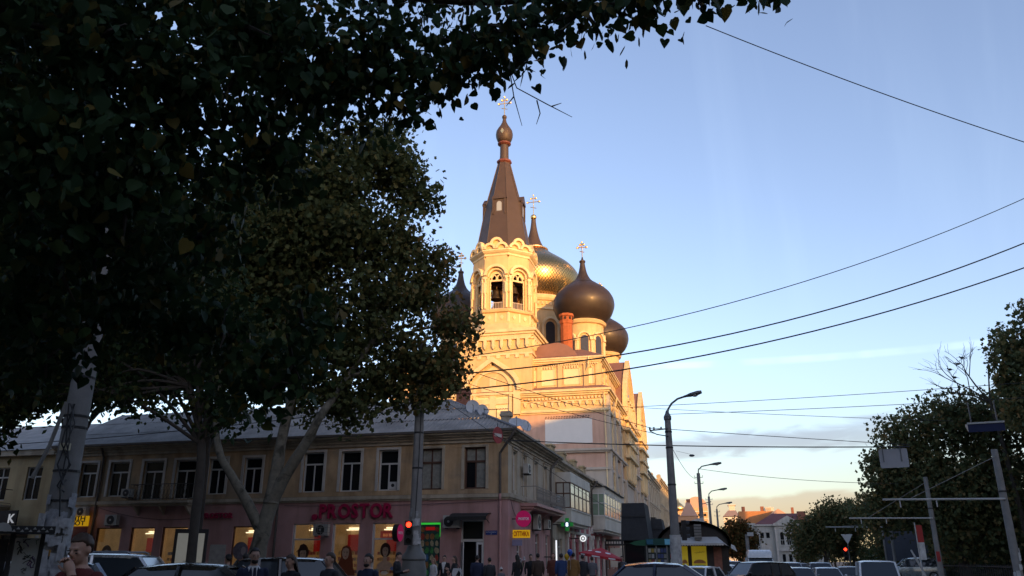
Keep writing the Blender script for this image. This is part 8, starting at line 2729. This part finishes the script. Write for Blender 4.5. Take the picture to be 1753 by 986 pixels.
for pts in ([(-1.85, 6.75, 6.7), (-1.74, 6.78, 6.39), (-1.65, 6.8, 6.1), (-1.35, 6.86, 5.9), (-1.1, 6.91, 5.74)], [(-1.74, 6.78, 6.45), (-1.68, 6.8, 6.0), (-1.6, 6.82, 5.66)], [(-1.45, 6.85, 5.95), (-1.42, 6.86, 5.8), (-1.46, 6.86, 5.68)], [(-1.68, 6.8, 6.0), (-1.76, 6.8, 5.9)],
            [(-1.3, 6.87, 5.87), (-1.2, 6.88, 5.9)], [(-2.35, 6.7, 6.4), (-2.36, 6.7, 6.15), (-2.42, 6.7, 6.0)], [(-2.36, 6.7, 6.2), (-2.3, 6.7, 6.08)]):
    MB().tube(pts, [0.008] + [0.006] * (len(pts) - 2) + [0.003], 5).build('bare_twig', M_BARK, lin, smooth=60)

# the plane tree before the shop
PB = [(-12.8, 27.1, 17.6, 1.9), (-14.6, 26.2, 16.2, 2.3), (-11.7, 27.7, 16.8, 1.15), (-11.1, 27.9, 15.8, 1.0), (-13.4, 26.8, 14.2, 2.4), (-15.3, 25.8, 13.2, 2.4), (-11.6, 27.7, 13.6, 1.3), (-10.2, 28.2, 12.9, .75), (-10.8, 28.1, 11.6, 1.3), (-9.5, 28.5, 10.2, 1.0),
      (-12.4, 27.3, 11.1, 2.1), (-10.0, 28.3, 8.7, 1.0), (-11.3, 27.8, 8.8, 1.5), (-13.3, 26.9, 9.0, 1.3), (-14.8, 26.1, 10.6, 1.6), (-16.4, 25.1, 11.0, 1.3), (-16.0, 25.4, 8.2, .8), (-12.0, 27.5, 7.7, 1.0), (-15.9, 25.4, 15.2, 2.0), (-17.2, 24.6, 13.4, 2.0), (-10.9, 27.7, 7.3, .5), (-14.0, 26.3, 7.4, 1.1), (-15.0, 25.6, 8.6, 1.2), (-13.0, 26.8, 7.0, .9), (-16.6, 25.0, 9.4, 1.2), (-9.6, 28.2, 8.0, .6), (-10.2, 28.0, 7.5, .6)]
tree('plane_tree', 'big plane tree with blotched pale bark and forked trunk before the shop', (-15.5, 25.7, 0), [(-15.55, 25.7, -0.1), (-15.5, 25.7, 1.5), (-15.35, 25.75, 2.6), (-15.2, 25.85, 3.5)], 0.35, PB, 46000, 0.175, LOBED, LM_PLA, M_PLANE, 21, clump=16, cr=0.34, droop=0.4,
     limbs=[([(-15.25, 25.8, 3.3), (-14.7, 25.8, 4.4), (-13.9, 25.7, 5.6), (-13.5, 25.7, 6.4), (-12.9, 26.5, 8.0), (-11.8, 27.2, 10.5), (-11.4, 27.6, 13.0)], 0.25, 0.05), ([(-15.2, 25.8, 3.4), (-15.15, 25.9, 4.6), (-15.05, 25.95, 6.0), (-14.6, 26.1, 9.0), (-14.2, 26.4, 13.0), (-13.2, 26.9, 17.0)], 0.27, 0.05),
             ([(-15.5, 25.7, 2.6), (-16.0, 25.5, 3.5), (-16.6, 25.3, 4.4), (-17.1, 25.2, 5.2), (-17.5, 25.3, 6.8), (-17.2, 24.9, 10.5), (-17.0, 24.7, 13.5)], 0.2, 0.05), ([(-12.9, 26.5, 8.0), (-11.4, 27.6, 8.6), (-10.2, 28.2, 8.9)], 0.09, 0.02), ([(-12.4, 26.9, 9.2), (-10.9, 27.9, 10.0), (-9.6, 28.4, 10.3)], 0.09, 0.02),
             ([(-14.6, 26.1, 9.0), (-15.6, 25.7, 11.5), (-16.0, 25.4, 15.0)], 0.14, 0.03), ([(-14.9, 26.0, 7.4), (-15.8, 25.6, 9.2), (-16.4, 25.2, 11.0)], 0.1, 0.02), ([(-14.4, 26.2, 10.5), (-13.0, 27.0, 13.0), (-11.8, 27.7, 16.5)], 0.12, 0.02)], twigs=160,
     tone_bias=lambda p: np.clip((p[:, 0] - 3.0) * 0.10, 0, 0.34) * (p[:, 2] < 15))  # right side tinted orange: sunlight put into the leaf colour

MBL = [(-13.1, 16.4, 8.3, 1.6), (-14.0, 15.7, 7.5, 1.4), (-12.0, 17.2, 7.3, 1.1), (-14.8, 14.9, 6.5, 1.4), (-13.1, 16.4, 6.6, .8), (-12.1, 17.1, 5.8, .85), (-14.0, 15.7, 5.6, .75), (-15.2, 14.4, 5.4, 1.1), (-14.6, 15.1, 5.0, .45), (-11.5, 17.6, 5.3, .55), (-12.7, 16.7, 5.1, .4), (-13.0, 16.2, 10.5, 1.9), (-14.5, 14.8, 9.5, 1.8), (-11.9, 17.2, 5.0, .6), (-13.4, 16.0, 5.2, .6), (-10.9, 17.9, 6.3, .8), (-15.6, 14.0, 4.8, .7)]
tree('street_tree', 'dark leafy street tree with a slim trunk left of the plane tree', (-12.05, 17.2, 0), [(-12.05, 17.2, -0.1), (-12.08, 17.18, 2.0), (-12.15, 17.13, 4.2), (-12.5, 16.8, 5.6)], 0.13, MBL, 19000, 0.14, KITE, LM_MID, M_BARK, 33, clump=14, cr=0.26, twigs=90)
big = lambda x, y, z, k: [(x + dx * k, y + dy * k, z + dz * k, r * k) for dx, dy, dz, r in ((0, 0, 4.5, 3.0), (2.6, 0.3, 3.0, 2.3), (-2.6, -0.3, 3.2, 2.4), (0.6, -1.6, 1.6, 1.9), (-1.4, 0.8, 6.8, 2.5), (1.6, 0.6, 7.2, 2.3), (3.4, -0.6, 5.4, 1.8), (-3.4, 0.3, 5.6, 1.8), (0, 0.4, 9.2, 1.9), (3.0, -1.0, 0.9, 0.9), (-2.2, -1.2, 0.7, 1.0))]
for x, y, z, k, sd, lab in ((-19.4, 27.6, 7.8, 1.0, 36, 'tall shadowy plane tree left of the blotched one, over the roof'), (-27.2, 29.2, 7.6, 1.0, 37, 'tall shadowy tree over the left end of the roof'), (-38.5, 30.0, 6.6, 1.05, 38, 'dark tree in front of the far left house'), (-25.7, 36.6, 10.2, 0.95, 39, 'tall tree added close to the facade to shade it, above the balcony'), (-34.3, 36.8, 10.2, 0.95, 40, 'tall tree added close to the facade to shade it, above the exchange sign')):  # the two close to the facade are added to block its sky light
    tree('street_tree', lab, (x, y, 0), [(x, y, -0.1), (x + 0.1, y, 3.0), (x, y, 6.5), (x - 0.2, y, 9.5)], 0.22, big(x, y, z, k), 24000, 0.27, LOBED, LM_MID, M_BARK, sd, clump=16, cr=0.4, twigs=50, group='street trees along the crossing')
for x, y, sd, lab in ((-18.5, 12.5, 91, 'broad tree added out of view left of the notice pole to darken the facade'), (-27.0, 13.5, 92, 'second broad tree added out of view to the left to darken the facade'), (-16.0, -5.0, 93, 'tree added behind the viewer for its shade'), (-24.0, 3.0, 95, 'broad tree added out of view across the side street for its shade'), (-34.0, 26.0, 94, 'tall tree added beyond the left edge of the view to darken the facade')):  # unseen trees added to darken the left end of the facade
    tree('street_tree', lab, (x, y, 0), [(x, y, -0.1), (x, y, 2.5), (x + 0.2, y, 4.5)], 0.3, [(x, y, 8.5, 3.4), (x + 2.4, y + 1, 7.2, 2.6), (x - 2.4, y - 1, 7.4, 2.8), (x, y + 1, 12.0, 3.2), (x + 1.8, y - 2, 10.0, 2.8), (x - 2, y, 14, 2.8), (x + 2, y + 1, 15, 2.8)], 22000, 0.32, KITE, LM_MID, M_BARK, sd, clump=14, cr=0.4, group='street trees along the crossing')

# park trees on the right
sc = lambda l, k: [(x * k, y * k, 1.5 + (z - 1.5) * k, r * k) for x, y, z, r in l]
PA = sc([(10.0, 44.9, 7.2, 1.9), (11.8, 44.5, 8.2, 1.8), (8.9, 45.1, 5.2, 1.6), (10.7, 44.7, 4.8, 2.4), (13.5, 44.0, 8.0, 1.9), (13.0, 44.1, 5.0, 2.5), (8.4, 45.2, 6.3, .9), (14.8, 43.6, 8.4, 1.6), (8.3, 45.3, 3.8, 1.3), (11.5, 44.5, 3.1, 1.9), (13.8, 43.9, 3.1, 1.9), (16, 43.2, 6, 2.2)], 1.35)
tree('park_tree', 'large spreading tree behind the overhead sign and trolley poles', (15.6, 60.5, -0.2), [(15.6, 60.5, -0.3), (15.5, 60.5, 2.0), (15.2, 60.4, 4.4)], 0.36, PA, 40000, 0.205, LOBED, LM_PRK, M_BARK, 41, clump=16, cr=0.42, twigs=130)
PB2 = sc([(13.3, 37.7, 10.1, 1.2), (14.3, 37.5, 9.0, 2.0), (12.6, 38.1, 8.9, .6), (13.4, 37.8, 7.6, 1.3), (14.7, 37.2, 11.2, 1.4), (15.5, 37.0, 8, 2)], 1.35)
tree('park_tree', 'tallest park tree, cut by the right edge of the view', (19.2, 50.6, -0.2), [(19.2, 50.6, -0.3), (19.0, 50.6, 3.0), (18.6, 50.7, 7.0)], 0.34, PB2, 18000, 0.205, LOBED, LM_PRK, M_BARK, 42, clump=16, cr=0.4, twigs=60)
bt = thing('bare_tree_top', 'bare twiggy crown standing against the sky beside the tallest park tree', 'tree', (18.6, 57.5, -0.2))
limb(bt, [(18.6, 57.5, -0.2), (18.4, 57.4, 6.0), (17.9, 57.2, 11.5)], 0.22, 0.09, M_BARK, 'trunk')
bq = random.Random(77)


def fork(p, d, L_, r, depth):
    e = p + d * L_
    m_ = p.lerp(e, 0.5) + Vector((bq.uniform(-.1, .1), bq.uniform(-.1, .1), bq.uniform(-.05, .1))) * L_
    MB().tube([p, m_, e], [r, r * 0.85, r * 0.6], 5).build('branch', M_BARK, bt)
    if depth:
        for k in range(3 if depth > 1 else 2):
            nd = (d + Vector((bq.uniform(-.8, .8), bq.uniform(-.8, .8), bq.uniform(-.35, .6)))).normalized()
            fork(m_.lerp(e, 0.3 + 0.35 * k), nd, L_ * bq.uniform(0.55, 0.8), r * 0.55, depth - 1)


for dx, dz in ((-0.75, 0.55), (-0.45, 0.8), (0.1, 0.95), (-0.9, 0.3)):
    fork(Vector((17.9, 57.2, 11.3)), Vector((dx, -0.1, dz)).normalized(), 2.3, 0.06, 3)
for k, (x, z) in enumerate(((15.85, 13.55), (16.4, 13.9), (16.7, 14.3), (16.05, 13.0))):
    b = MB().ell((x, 57.0, z), (0.13, 0.07, 0.08), 10, 7)
    b.ell((x - 0.13, 57.0, z + 0.07), (0.05, 0.045, 0.045), 8, 6)
    b.add([(x + 0.1, 56.96, z), (x + 0.28, 56.97, z - 0.07), (x + 0.28, 57.03, z - 0.07), (x + 0.1, 57.04, z), (x + 0.1, 57.0, z + 0.03)], [(0, 1, 2, 3), (0, 1, 4), (3, 2, 4)])
    b.add([(x - 0.17, 56.98, z + 0.07), (x - 0.17, 57.02, z + 0.07), (x - 0.23, 57.0, z + 0.06)], [(0, 1, 2)])
    tag(b.build('bird', M_BLACK, smooth=50), 'small dark bird perched in the bare treetop, %s of four from the left' % ['first', 'third', 'fourth', 'second'][k], 'bird', 'birds in the bare treetop')
PC = [((10.2, 88.8, 4.6, 2.2), (11.6, 88.6, 5.9, 1.9), (9.0, 89.0, 3.2, 1.6)), ((13.4, 92, 5.2, 2.3), (14.6, 92, 6.4, 1.9), (12.6, 92, 3.2, 2.2)), ((16.5, 84, 6.0, 2.4), (15.6, 84, 3.6, 2.2), (17.6, 84, 4.0, 2.2)), ((18, 71, 5.5, 2.6), (18.2, 71, 3.0, 2.4), (20.0, 70, 6.5, 2.4))]
PL = ['hazy yellowing tree at the left end of the park row', 'second tree of the park row from the left, behind the red light', 'third tree of the park row, behind the dark billboard', 'dense dark tree beneath the large spreading park tree']
for k, bl in enumerate(PC):
    c_ = bl[0]
    tree('park_tree', PL[k], (c_[0], c_[1], -0.2), [(c_[0], c_[1], -0.3), (c_[0], c_[1], 1.0), (c_[0] + 0.1, c_[1], 2.6)], 0.2, list(bl), 9000, 0.27, KITE, LM_PRK, M_BARK, 60 + k, clump=14, cr=0.4, twigs=30, group='trees along the park')
for k, (x, y, z, r) in enumerate(((25, 64, 6.5, 4.2), (24, 80, 6.5, 4.2), (23, 97, 6.0, 4.0), (27, 114, 6.5, 4.6))):
    tree('park_tree', ['dark tree deep in the park behind the large spreading tree', 'dark tree deep in the park behind the feather flag', 'dark tree deep in the park behind the dark billboard', 'dark tree at the far end of the park behind the row'][k], (x, y, -0.2), [(x, y, -0.3), (x, y, 2), (x, y, 4)], 0.25, [(x, y, z, r), (x - 2.5, y - 1, z - 2.5, r * 0.7), (x + 2, y, z - 2.8, r * 0.7)], 7000, 0.42, KITE, LM_PRK, M_BARK, 70 + k, clump=14, cr=0.5, group='trees along the park')
hr = np.random.default_rng(88)
hp_ = np.stack([hr.uniform(18.2, 21.5, 20000), hr.uniform(40, 125, 20000), hr.uniform(-0.2, 1, 20000) ** 1 * 3.1], 1)
hd = place('park_shrubbery', leaf_mesh('park_shrubbery', hp_, 0.4, KITE, hr, 0.2), LM_MID)
tag(hd, 'dense dark shrubbery filling the foot of the park', 'shrubbery', kind='stuff')
for k, (bl, lab) in enumerate((([(2.9, 130, 6.0, 1.8), (4.3, 129.9, 4.6, 1.8), (3.4, 130, 3.4, 2.0)], 'round tree with an orange top before the white mansion'), ([(0.9, 133, 5.0, 1.6), (2.0, 133, 3.8, 1.7), (0.5, 133, 3.0, 1.4)], 'darker tree left of the orange-topped one, above the vans'), ([(13.6, 150, 6.2, 2.3), (15.2, 150, 4.4, 2.6), (14.4, 150, 2.6, 2.2)], 'dark bushy tree covering the right half of the mansion'), ([(17.5, 140, 7.0, 2.8), (19.5, 140, 5.0, 2.8), (16.6, 140, 3.4, 2.4)], 'pale feathery tree rising right of the mansion'))):
    c_ = bl[0]
    tree('street_tree', lab, (c_[0], c_[1], -0.2), [(c_[0], c_[1], -0.3), (c_[0], c_[1], 1.2), (c_[0], c_[1], 3.0)], 0.2, bl, 6000, 0.36, KITE, LM_RUS if k == 0 else LM_PRK, M_BARK, 80 + k, clump=12, cr=0.45, twigs=20)
